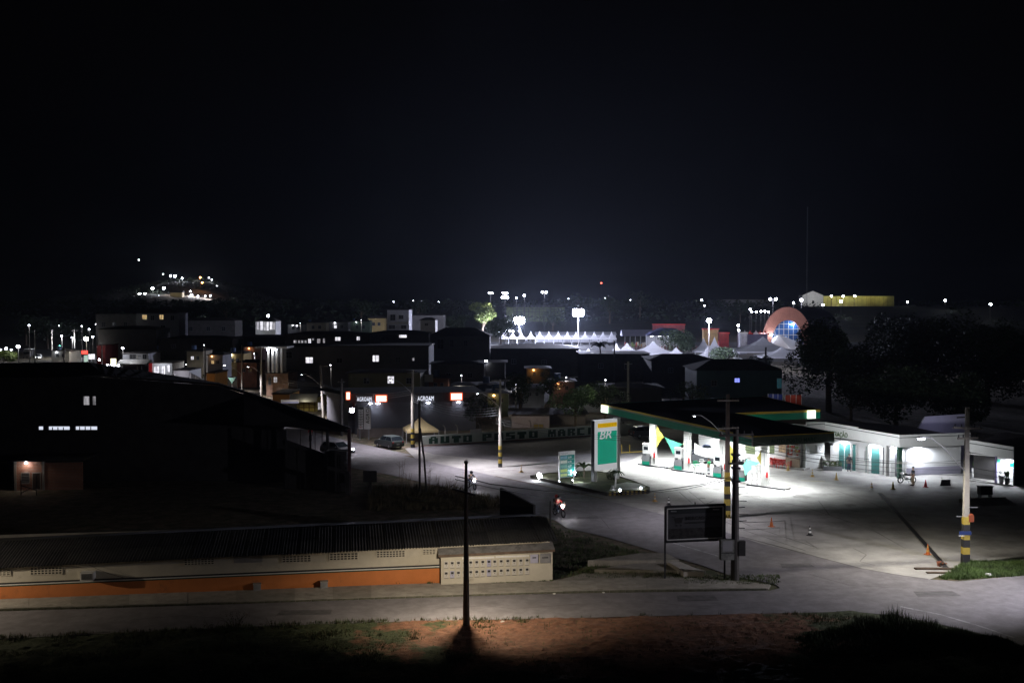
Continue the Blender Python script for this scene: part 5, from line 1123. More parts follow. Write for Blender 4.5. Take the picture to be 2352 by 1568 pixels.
for i,(u0,u1,vb_,ve_,vr_,cn,ft,lw) in enumerate(HS):
    Yh = 43027.0/(vb_+22-HZ); wl_ = [((u0*2+u1)/3,(ve_+vb_)/2,6,7,E_WIN if lw == 1 else (E_WINY if lw == 2 else D)),((u0+2*u1)/3,(ve_+vb_)/2,6,7,D)]
    hh_ = house('small %s house, %s, %s' % (cn, ft, ['left of the tall grey pole','beside the far bend','under the domed tree','above the shed roof','behind the far bend lamp','left of the terrace storey','left side of the terrace skyline','middle of the terrace skyline','right side of the terrace skyline','on the skyline','right of the balcony house','left of the fair','above the AGROAM letters','right of the AGROAM sign boxes','left of the pinkish house','above the pinkish house','above the brown house','left of the canopy','above the banded pole','in front of the fair row','at far left','at the junction','on the far street'][i]), u0, u1, vb_+22, ve_, vr_, Yh, mat('town wall '+cn, CO[cn], 0.85, 0.18, 0.5, stain=(tuple(c*0.5 for c in CO[cn]),0.5,0.56)), wins=wl_, depth=8, group='small dim houses among the dark rooftops')
    if i % 3 != 0: part('porch_lamp', MB().ball(((u1-u0)*Yh/F*0.3,-0.3,HT(ve_,Yh)-hh_.location.z-0.3),(0.2,0.15,0.14),8,5), [E_DOT,E_ORA,E_BIG][i%5%3], hh_); lamp(hh_, ((u1-u0)*Yh/F*0.3,-0.9,HT(ve_,Yh)-hh_.location.z-0.4), 14, [(0.9,0.92,1),(1,0.6,0.3),(1,0.95,0.9)][i%5%3], 0.1)
    if i % 2 == 0: part('water_tank', MB().cyl(1.2,2.0,HT(ve_,Yh)-hh_.location.z+0.2,HT(ve_,Yh)-hh_.location.z+1.3,0.6,0.6,10), mat('blue water tank',(0.05,0.10,0.22),0.5,0.1,2), hh_)
for i,(u_,v_,Y_,pw_) in enumerate(((470,792,262,700),(585,812,240,500),(690,742,420,900),(830,735,430,1100),(1000,742,400,900),(760,838,200,260),(1060,862,196,260),(1185,882,172,240),(1300,866,190,260),(1390,872,170,200))):  # invented street lamps, added to brighten the town facades
    p = AT(u_,v_,Y_); t = thing('street_lamp', 'added dim street lamp %s' % ['over the beige house','behind the far bend','between market hall and terrace storey','on the skyline left of the balcony house','right of the balcony house','in front of the long grey block','right of the pale board','left of the pinkish house','above the lit tree','left of the canopy light box'][i], 'street lamp', (p.x,p.y,0), 0, 'added town fill lamps'); part('pole', MB().tube([(0,0,0),(0,0,p.z+0.2)],[0.12,0.08],6), POLED, t); part('lamp_head', MB().ball((0,-0.5,p.z),(0.12,0.14,0.07),8,6), E_DOT, t); lamp(t, (0,-0.7,p.z-0.3), pw_, (0.95,0.93,0.95), 0.15, 'SPOT', angle=165, blend=0.6)
# street-corner buildings at the left
ct_ = house('brick corner building with a white pillared stair tower', 612,662,935,858,None,205,mat('dusty brick',(0.30,0.19,0.13),0.85,0.3,1.2),wins=[(620,875,6,16,BLK),(633,872,8,12,E_WIND)],name='corner_building',cat='building')
Yc = 205; s_ = Yc/F
for i, u_ in enumerate((615,625,634,645)): part('pillar', MB().box((u_-612)*s_,-0.2,HT(858,Yc),(u_-612)*s_+0.35,0.15,HT(800,Yc)), OFFW, ct_)
part('upper_slab', MB().box(-2,-0.6,HT(800,Yc),4.0,6,HT(796,Yc)), OFFW, ct_); part('upper_wall', MB().box(0.4,2.5,HT(858,Yc),3.2,2.7,HT(800,Yc)), GWALL, ct_)
for x_ in (0.3,1.7): part('ceiling_lamp', MB().ball((x_,-0.3,HT(802,Yc)),(0.22,0.22,0.12),8,5), E_BIG, ct_)
lamp(ct_, (0.9,-0.8,HT(804,Yc)), 130, (0.9,0.93,1.0), 0.2); lamp(ct_, (2,-5,HT(880,Yc)+1), 60, (1.0,0.75,0.5), 0.2)
ow = house('orange walled kiosk below the brick corner building', 626,664,940,905,None,190,mat('orange kiosk wall',(0.50,0.25,0.07),0.8,0.1,1),name='kiosk',cat='kiosk'); lamp(ow, (1.5,-3,3.5), 30, (1.0,0.8,0.55), 0.2)
ys_ = house('yellow lit shop front with dark beams and a grey awning', 682,728,962,912,None,176,mat('yellow shop wall',(0.60,0.48,0.14),0.8,0.08,1),wins=[(735,932,9,16,E_WIND)],name='shop',cat='shop')
part('awning', MB().xprism([(-1.6,HT(921,176)),(0,HT(906,176)),(0,HT(904,176)),(-1.6,HT(919,176))], -1.0, 3.4), GWALL, ys_)
for u_ in (686,697,709,722): part('beam', MB().box((u_-682)*0.0695,-0.12,0,(u_-682)*0.0695+0.14,0,HT(914,176)), mat('brown beam',(0.20,0.13,0.04),0.8,0.2,2), ys_)
part('rail', MB().box(0,-0.14,HT(936,176),3.4,-0.12,HT(934,176)), mat('brown beam',(0.2,0.13,0.04)), ys_)
lamp(ys_, (1.6,-2.2,HT(915,176)), 55, (1.0,0.9,0.6), 0.2)
sg = thing('shop_sign', 'white and blue shop sign board slanting above the warehouse roof', 'sign', tuple(AT(645,926,168)), R(6)); part('board', MB().box(0,0,0,2.7,0.12,0.55), OFFW, sg); part('blue_stripe', MB().box(0.1,-0.01,0.06,2.6,0,0.16), mat('sign blue',(0.05,0.08,0.4),0.5,0.05,2), sg); lamp(sg, (1.3,-1.5,1.2), 6, (0.9,0.9,1), 0.1)
# shops along the far street
def shopf(label, u0, u1, vt, Y, m, pw, extra=(), col=(0.95,0.95,1.0), vb=None, name='shop', roof=None):
    t = house(label, u0, u1, vb or (HZ+43027/Y), vt, None, Y, m, roof or DROOF, wins=extra, name=name, cat='shop')
    if pw: lamp(t, ((u1-u0)*Y/F/2,-2.5,HT(vt,Y)-tz(0,Y)-0.6), pw, col, 0.2)
    return t
shopf('white shop front with red side panel glowing at the street bend', 350,396,834,250,WHITE,170,[(360,850,12,18,E_WIN),(376,850,8,20,E_WIN),(388,846,5,16,E_WIN)],(0.85,0.88,1.0))
single('red_panel', MB().box(0,0,0,0.7,0.3,3.8), RED, 'tall red wall panel at the left edge of the glowing shop front', 'panel', loc=(AT(342,860,249.5).x,249.5,0))
shopf('white box-like kiosk with glowing wall right of the glowing shop', 398,435,851,235,WHITE,90,[(404,858,6,8,E_WIND)],(0.9,0.85,1.0))
wj = thing('compound_wall', 'pale compound wall running down the far street', 'wall', (AT(436,880,234).x,234,0), frame(AT(436,880,234), AT(467,880,212))[0]); part('wall', MB().box(0,0,0,22,0.2,2.6), OFFW, wj)
for i in range(5): part('pilaster', MB().box(i*4.4,-0.08,0,i*4.4+0.25,0,2.7), GWALL, wj)
lamp(wj, (12,-3,4), 70, (0.95,0.85,0.9), 0.2)
ob_ = house('dim orange walled house by the tall grey pole', 475,494,905,858,None,205,mat('orange house wall',(0.42,0.22,0.06),0.8,0.12,1)); lamp(ob_, (0,-2,3), 18, (1,0.6,0.25), 0.1)
gs = shopf('grey two-storey shop with pale awning and rolled down shutters', 283,342,812,262,mat('pale grey plaster',(0.38,0.38,0.40),0.85,0.08,0.6),60,[(306,819,14,9,BLK),(333,819,8,9,D)])
part('awning', MB().xprism([(-2.6,HT(836,262)),(0,HT(827,262)),(0,HT(825,262)),(-2.6,HT(834,262))], -0.6, 6.5), OFFW, gs); part('shutter', MB().box(0.2,-0.05,0,6.0,0,HT(840,262)), mat('dark shutter',(0.09,0.09,0.12),0.5,0.2,6), gs)
ws = shopf('narrow dazzling white shop with an upright lit sign', 243,272,838,268,WHITE,260,[(251,848,5,20,E_WIND),(260,848,5,20,E_WIN),(268,850,4,18,E_WIND)]); part('lit_sign', MB().box(1.4,-0.4,HT(838,268),2.7,-0.2,HT(823,268)), emit('cream lit sign',(1.0,0.95,0.6),1.3), ws)
for x_ in (0.6,2.0,3.4): part('lamp_ball', MB().ball((x_,-0.5,HT(838,268)),0.22,8,6), E_BIG, ws)
rs = shopf('dark red shop block with neon edge at the street junction', 224,243,793,280,mat('dark red wall',(0.22,0.03,0.03),0.7,0.1,1),50,[(229,826,3,4,E_BIG)],(1.0,0.7,0.7))
for (u0,u1,v0,v1,Y,em,lb) in ((187,201,813,805,290,emit('red lit sign',(1.0,0.08,0.06),1.5),'glowing red shop sign at the street junction'),(203,217,825,813,285,E_WIN,'glowing white box sign at the street junction'),(193,201,832,816,286,emit('mint sign',(0.7,1.0,0.85),0.5),'pale green lit pillar under the red sign')):
    p = AT(u0,v0,Y); t = thing('lit_sign', lb, 'sign', tuple(p)); part('face', MB().box(0,0,0,(u1-u0)*Y/F,0.25,(v0-v1)*Y/F), em, t); part('post', MB().box(0.1,0.05,-p.z,0.25,0.2,0), DMETAL, t); lamp(t,(0.5,-1.2,0.3),12,(1,0.6,0.5) if 'red' in lb else (1,1,1),0.2)
for (x_,y_,rz_) in ((0,0,0),):
    p = AT(524,881,218); t = thing('yield_sign', 'triangular give way sign seen from its green back on the far bend', 'road sign', (p.x,p.y,0)); zz = HT(881,218); part('plate', MB().yprism([(0.75,zz),(1.5,zz+1.2),(0,zz+1.2)],0,0.04), mat('green sign back',(0.05,0.11,0.08),0.5,0.05,1), t); part('post', MB().box(0.71,0.05,0,0.79,0.12,zz+0.6), METAL, t)

# ================================================================== dark warehouse and shed at left
wr = thing('warehouse', 'huge unlit warehouse filling the left side, only its window slits glow', 'warehouse')
top_pts = [(-60,833,118),(0,829,118),(83,828,118),(200,831,116),(238,858,114),(501,880,108),(588,907,106),(738,958,102),(806,982,100)]
WY = 112.0
def Vp(u,v,Y): return AT(u,v,Y)
rfp = [Vp(-200,880,104), Vp(238,861,110), Vp(501,880,108), Vp(588,907,105), Vp(738,958,101), Vp(806,983,99.5)]
bk = [Vp(-200,836,124), Vp(200,831,122), Vp(501,878,118), Vp(588,905,112), Vp(738,957,106), Vp(806,981.5,102)]
r_ = MB(); n_ = len(rfp); r_.add([tuple(p) for p in rfp]+[tuple(p) for p in bk], [(i,i+1,i+1+n_,i+n_) for i in range(n_-1)])
for i_ in range(len(rfp)-1):
    for j_ in range(9):
        a_ = rfp[i_].lerp(rfp[i_+1], j_/9); b_ = bk[i_].lerp(bk[i_+1], j_/9); part('roof_rib', MB().tube([a_+Vector((0,0,0.03)), b_+Vector((0,0,0.03))],0.04,4), BLACKW, wr)
part('roof', r_, mat('rusty dark roof',(0.035,0.03,0.022),0.95,0.3,0.4), wr)
r2 = MB(); r2.add([tuple(p) for p in rfp]+[tuple(p-Vector((0,0,0.22))) for p in rfp], [(i,i+n_,i+1+n_,i+1) for i in range(n_-1)]); part('roof_edge', r2, BLACKW, wr)
r3 = MB(); bkl = [Vp(560,898,107),Vp(588,906,106.5),Vp(738,957.5,104.5),Vp(806,981.5,102)]; frl = [Vp(560,975,100),Vp(588,976,100),Vp(738,985,100),Vp(807,989,99.3)]
r3.add([tuple(p) for p in frl]+[tuple(p) for p in bkl], [(i,i+1,i+5,i+4) for i in range(3)]); part('shed_roof', r3, BLACKW, wr)
# front wall with real openings for the glowing slits
fw = MB(); Yf = 106.0
def cell(u0,v0,u1,v1): 
    a = Vp(u0,v1,Yf); b = Vp(u1,v0,Yf); fw.box(a.x,Yf,a.z,b.x,Yf+0.25,b.z)
ops = [(190,912,205,928),(211,912,220,928),(87,980,99,986),(110,980,160,986),(172,979,223,986)]
def cpoly(pts): fw.yprism([(Vp(u,v,Yf).x,Vp(u,v,Yf).z) for u,v in pts], Yf, Yf+0.25)
cpoly([(-260,910),(575,910),(501,886),(238,867),(-260,867)]); cpoly([(600,930),(650,930),(600,913)]); cell(-260,910,190,930); cell(205,910,211,930); cell(220,910,600,930); cell(-260,930,650,979)
cell(-260,979,87,987); cell(99,979,110,987); cell(160,979,172,987); cell(223,979,652,987); cell(-260,987,655,1110)
part('front_wall', fw, BLACKW, wr)
for i,(u0,v0,u1,v1) in enumerate(ops):
    a = Vp(u0,v1,Yf+0.35); b = Vp(u1,v0,Yf+0.35); part('window_pane', MB().box(a.x-0.1,Yf+0.35,a.z-0.1,b.x+0.1,Yf+0.4,b.z+0.1), E_WIND if i < 2 else emit('cool lit slit',(0.8,0.85,1.0),0.9), wr)
    mu = MB(); nn = max(1,int((b.x-a.x)/0.5))
    for k_ in range(1,nn): xx = a.x+(b.x-a.x)*k_/nn; mu.box(xx-0.03,Yf+0.1,a.z,xx+0.03,Yf+0.2,b.z)
    if nn > 1: part('mullion', mu, BLACKW, wr)
for i,(u_,v_) in enumerate(((41,1008),(56,1007))): pass
# open shed bay with posts at the right end
pst = [(657,1035,4),(690,1035,1.2),(713,1036,4),(724,1036,1.2),(740,1040,1.2),(752,1044,6)]
for u_, v_, w_ in pst:
    p = Vp(u_,986,101.5); part('post', MB().box(p.x-w_*0.02,101.4,0,p.x+w_*0.02,101.4+w_*0.03,p.z), BLACKW, wr)
a = Vp(650,1013,101.6); b = Vp(745,1040,101.6); part('rail', MB().yprism([(a.x,a.z-0.2),(b.x,b.z-0.45),(b.x,b.z-0.2),(a.x,a.z+0.15)],101.55,101.65), BLACKW, wr)
a = Vp(655,1100,101.8); b = Vp(760,1100,101.8); zt_ = Vp(655,1008,101.8).z; zt2_ = Vp(760,1046,101.8).z
part('parapet_wall', MB().yprism([(a.x,0),(b.x,0),(b.x,zt2_),(a.x,zt_)],101.7,101.9), BLACKW, wr)
a = Vp(646,985,99); part('lintel', MB().yprism([(a.x,a.z-0.25),(Vp(806,990,99).x,Vp(806,990,99).z-0.1),(Vp(806,990,99).x,Vp(806,990,99).z+0.2),(a.x,a.z+3.5)],99.0,99.2) if False else MB().tube([Vp(640,975,102), Vp(720,985,101), Vp(806,990,100)],0.12,5), BLACKW, wr)
a = Vp(803,1140,98.6); part('corner_post', MB().box(a.x-0.14,98.5,0,a.x+0.14,98.75,Vp(803,985,98.6).z), mat('reddish post',(0.07,0.03,0.03),0.8,0.2,2), wr)
cb_ = thing('timber_gate', 'dark timber gate frame beside the shed corner post', 'gate', tuple(Vp(752,1137,98)*1)[:2]+(0,)); gx = Vp(752,1137,98).x
part('beam', MB().yprism([(0,Vp(752,1078,98).z),(Vp(798,1090,98).x-gx,Vp(798,1090,98).z),(Vp(798,1090,98).x-gx,Vp(798,1082,98).z),(0,Vp(752,1070,98).z)],0,0.2), BLACKW, cb_); part('post', MB().box(Vp(794,1090,98).x-gx,0,0,Vp(803,1090,98).x-gx,0.25,Vp(798,1084,98).z), BLACKW, cb_)
tn = thing('water_tank_box', 'dark box-like counter under the shed roof edge', 'counter', (Vp(752,1070,100).x,100,0)); part('body', MB().box(0,0,0,1.75,0.8,Vp(752,1036,100).z), BLACKW, tn); part('top', MB().box(-0.1,-0.1,Vp(752,1036,100).z,1.9,0.9,Vp(752,1034,100).z), DWALL, tn)
ls = thing('lattice_frame', 'thin metal lattice standing left of the corner post', 'lattice', (Vp(792,1137,99.4).x,99.4,0)); hz2 = Vp(792,1045,99.4).z
lm = MB(); lm.box(0,0,0,0.04,0.04,hz2).box(0.22,0,0,0.26,0.04,hz2)
for i in range(9): lm.tube([(0.02,0.02,i*hz2/9),(0.24,0.02,(i+1)*hz2/9)],0.015,4)
part('bars', lm, DMETAL, ls)
bs = thing('blank_sign', 'small black square sign on a short post by the weeds', 'sign', tuple(G(850,1136))); zz = HT(1105,G(850,1136).y)
part('post', MB().box(-0.13,0,0,0.13,0.2,zz), BLACKW, bs); part('board', MB().box(-0.62,-0.05,zz-0.05,0.6,0.08,HT(1081,G(850,1136).y)), BLACKW, bs)
# little brick house with the lamp
h0, h1 = G(33,1126), G(97,1125); rz, L = frame(h0,h1)
bh = thing('brick_house', 'little raw brick house lit by one lamp above its door', 'house', tuple(h0), rz)
BR = bpy.data.materials.new('raw brick'); BR.use_nodes = True; nt = BR.node_tree; br = nt.nodes.new('ShaderNodeTexBrick'); br.inputs['Scale'].default_value = 1.0
br.inputs['Color1'].default_value = (0.42,0.17,0.09,1); br.inputs['Color2'].default_value = (0.33,0.13,0.07,1); br.inputs['Mortar'].default_value = (0.30,0.27,0.24,1); br.inputs['Brick Width'].default_value = 0.24; br.inputs['Row Height'].default_value = 0.14; br.inputs['Mortar Size'].default_value = 0.015
tc = nt.nodes.new('ShaderNodeTexCoord'); mp = nt.nodes.new('ShaderNodeMapping'); mp.inputs['Rotation'].default_value = (R(90),0,0); nt.links.new(tc.outputs['Object'], mp.inputs[0]); nt.links.new(mp.outputs[0], br.inputs[0]); nt.links.new(br.outputs['Color'], nt.nodes['Principled BSDF'].inputs['Base Color']); nt.nodes['Principled BSDF'].inputs['Roughness'].default_value = 0.9
def bhh(u,v): return planehit(u,v,h0,rz)
htop = bhh(60,1059)[1]
part('wall', MB().box(0.1,0,0,L,0.2,htop), BR, bh); part('pillar', MB().box(0,-0.05,0,0.22,0.2,htop), CONC2, bh); part('pillar', MB().box(L,-0.05,0,L+0.22,0.2,htop), CONC2, bh)
part('side_wall', MB().box(L+0.22,0.02,0,L+3.6,0.2,htop-0.15), BR, bh); part('roof', MB().box(-0.2,-0.25,htop,L+3.8,5,htop+0.08), DROOF, bh)
def wi(u0,u1,v0,v1,nm,mm):
    xa,za=bhh(u0,v1); xb,zb2_=bhh(u1,v0); o=part(nm, MB().box(xa,-0.03,za,xb,0.0,zb2_), mm, bh); part('frame', MB().box(xa-0.06,-0.06,za-0.06,xa,0,zb2_+0.06).box(xb,-0.06,za-0.06,xb+0.06,0,zb2_+0.06).box(xa,-0.06,zb2_,xb,0,zb2_+0.06).box(xa,-0.08,za-0.1,xb,0,za), CONC2, o); return o
w_ = wi(50,67,1086,1108,'window',BLK); lvs = MB(); xa,za = bhh(50,1108); xb,zb2_ = bhh(67,1086)
for i in range(6): lvs.box(xa,-0.05,za+i*(zb2_-za)/6,xb,-0.032,za+i*(zb2_-za)/6+0.04)
part('louvre', lvs, GWALL, w_); wi(76,92,1086,1123,'door',mat('dark door',(0.05,0.035,0.03),0.7,0.2,2))
part('lamp_bulb', MB().ball((bhh(62,1062)[0],-0.25,htop-0.1),0.1,8,6), E_BIG, bh); lamp(bh, (bhh(62,1062)[0],-0.4,htop-0.15), 24, (1.0,0.80,0.66), 0.06, 'SPOT', angle=170, blend=0.3)
pf = thing('wooden_frame', 'broken dark wooden frame leaning in the yard of the brick house', 'frame', tuple(G(66,1137))); part('post', MB().box(-0.72,0,0,-0.66,0.06,1.35), BLACKW, pf); part('post', MB().box(0.66,0,0,0.72,0.06,1.9), BLACKW, pf); part('brace', MB().tube([(-0.7,0,0.9),(0.7,0,0.45)],0.05,5), BLACKW, pf); part('brace', MB().tube([(-0.7,0,0.2),(0.1,0,0.6)],0.04,5), BLACKW, pf)
# ================================================================== VEHICLES, PEOPLE
def car(label, p, rz, col, L=4.1, Wd=1.70, H=1.48, kind='hatch', lights=0.0, name='parked_car', group=None, cat='car'):
    t = thing(name, label, cat, (p.x,p.y,0.045), rz, group); m_ = mat('car paint %.2f %.2f %.2f' % col, col, 0.28, 0.03, 1.0); w = Wd/2
    hz_ = [(-L/2,0.42),(-L/2+0.04,0.85),(-L/2+0.12,0.98),(-0.9 if kind!='pickup' else -0.3,0.98),(0.95,0.93),(L/2-0.25,0.78),(L/2-0.03,0.62),(L/2,0.40),(L/2-0.12,0.26),(-L/2+0.15,0.26)]
    if kind == 'pickup': hz_[2] = (-L/2+0.06,1.0)
    b = MB(); n = len(hz_)
    for yy, q in ((-w,0.93),(-w*0.985,1.0),(w*0.985,1.0),(w,0.93)):
        for (x_,z_) in hz_: b.v.append((x_*(0.985 if q<1 else 1.0), yy, 0.26+(z_-0.26)*q))
    for s_ in range(3):
        for i in range(n): b.f.append((s_*n+i, s_*n+(i+1)%n, (s_+1)*n+(i+1)%n, (s_+1)*n+i))
    b.f.append(tuple(range(n-1,-1,-1))); b.f.append(tuple(3*n+i for i in range(n)))
    part('body', b, m_, t)
    if kind == 'hatch': low, top_ = (-L/2+0.15, 1.0), (-L/2+0.55, 0.25)
    elif kind == 'sedan': low, top_ = (-L/2+0.75, 1.0), (-L/2+1.35, 0.2)
    else: low, top_ = (-0.55, 1.0), (-0.35, 0.15)
    g_ = MB(); wt = w*0.78; z0, z1 = 0.95, H
    g_.add([(low[0],-w*0.95,z0),(low[1]+0.05,-w*0.95,z0),(low[1]+0.05,w*0.95,z0),(low[0],w*0.95,z0),(top_[0],-wt,z1-0.05),(top_[1],-wt,z1-0.05),(top_[1],wt,z1-0.05),(top_[0],wt,z1-0.05)], [(0,3,2,1),(4,5,6,7),(0,1,5,4),(1,2,6,5),(2,3,7,6),(3,0,4,7)])
    part('window', g_, DGLASS, t); part('roof', MB().add([(top_[0]-0.03,-wt-0.02,z1-0.06),(top_[1]+0.05,-wt-0.02,z1-0.06),(top_[1]+0.05,wt+0.02,z1-0.06),(top_[0]-0.03,wt+0.02,z1-0.06),(top_[0]+0.08,-wt+0.1,z1),(top_[1]-0.1,-wt+0.1,z1),(top_[1]-0.1,wt-0.1,z1),(top_[0]+0.08,wt-0.1,z1)], [(0,3,2,1),(4,5,6,7),(0,1,5,4),(1,2,6,5),(2,3,7,6),(3,0,4,7)]), m_, t)
    for s_ in (-1,1):
        part('pillar', MB().tube([(low[1]+0.05,s_*w*0.95,z0),(top_[1],s_*wt,z1-0.04)],0.035,5).tube([(low[0],s_*w*0.95,z0),(top_[0],s_*wt,z1-0.04)],0.05,5).tube([((low[0]+low[1])/2,s_*w*0.955,z0),((top_[0]+top_[1])/2,s_*(wt+0.01),z1-0.04)],0.03,5), m_, t)
        part('headlight', MB().ball((L/2-0.10,s_*w*0.72,0.66),(0.10,0.18,0.09),8,6), E_BIG if lights else glass('headlight glass',(0.4,0.4,0.42)), t)
        part('taillight', MB().cbox(-L/2+0.03,s_*w*0.80,0.80,0.07,0.2,0.20), mat('taillight',(0.35,0.01,0.01),0.3,0.02,1), t)
        part('mirror', MB().ball((0.75,s_*(w+0.08),1.0),(0.08,0.1,0.07),6,5), m_, t)
    part('number_plate', MB().cbox(-L/2-0.005,0,0.55,0.03,0.42,0.14), OFFW, t); part('bumper', MB().cbox(-L/2+0.02,0,0.42,0.14,Wd*0.96,0.18), BLK, t); part('bumper', MB().cbox(L/2-0.03,0,0.42,0.14,Wd*0.94,0.18), BLK, t)
    wl = MB().torus((0,0,0),0.235,0.075,'y',16,6).mesh('wheel', RUBBER); rm = MB().tube([(0,-0.07,0),(0,0.07,0)],[0.18,0.18],12).mesh('rim', METAL)
    for x_ in (-L/2+0.78, L/2-0.80):
        for s_ in (-1,1):
            o = part('wheel', wl, None, t, (x_,s_*(w-0.06),0.31)); part('rim', rm, None, o)
    if lights:
        for s_ in (-1,1): lamp(t, (L/2+0.1,s_*w*0.7,0.68), lights, (1,0.97,0.9), 0.06, 'SPOT', rot=(0,R(-82),0), angle=70, name='beam')
    return t
car('dark green grey hatchback parked on the verge near the AGROAM sign', G(891,1031)+Vector((0,1.2,0)), R(128), (0.06,0.075,0.075))
car('dark car with pale bonnet and lit headlights coming out past the shed', G(775,1044), R(-40), (0.20,0.20,0.22), lights=12, name='car')
car('dark grey saloon parked behind the pumps', G(1615,1063), R(-6), (0.09,0.09,0.10), 4.5, kind='sedan', H=1.42)
car('dark blue car parked behind the white banner', G(1651,1052), R(-20), (0.02,0.05,0.16), 4.2)
car('dark pickup with silver bumper parked behind the black pole', G(1712,1051), R(15), (0.03,0.03,0.04), 4.9, kind='pickup', H=1.65, name='pickup_truck', cat='pickup')
car('small dark car half hidden behind the leftmost canopy column', G(1482,1005), R(20), (0.05,0.05,0.06), 4.0)
car('white headlit car on the far left street', Vector((AT(88,826,345).x,345,0)), R(-75), (0.5,0.5,0.5), lights=30, name='car')
tk = thing('truck', 'dark truck with pale roof on the far left street', 'truck', (AT(66,828,350).x,350,0), R(-80)); part('cargo_box', MB().box(-3,-1.1,0.8,1,1.1,2.9), BLACKW, tk); part('cargo_roof', MB().box(-3.05,-1.15,2.9,1.05,1.15,3.05), WHITE, tk); part('cab', MB().box(1.1,-1.0,0.6,2.6,1.0,2.4), DWALL, tk); part('windscreen', MB().box(2.6,-0.9,1.5,2.62,0.9,2.2), DGLASS, tk)
for x_ in (-2,1.8):
    for s_ in (-1,1): part('wheel', MB().torus((x_,s_*1.0,0.5),0.35,0.13,'y',14,6), RUBBER, tk)
car('red car parked before the grey shuttered shop', Vector((AT(322,862,262).x,254,0)), R(170), (0.35,0.03,0.04)); car('dark red car parked before the glowing shop', Vector((AT(372,871,240).x,243,0)), R(0), (0.20,0.02,0.02))
car('pale car parked near the junction with the red sign', Vector((AT(188,836,300).x,318,0)), R(120), (0.3,0.3,0.3))

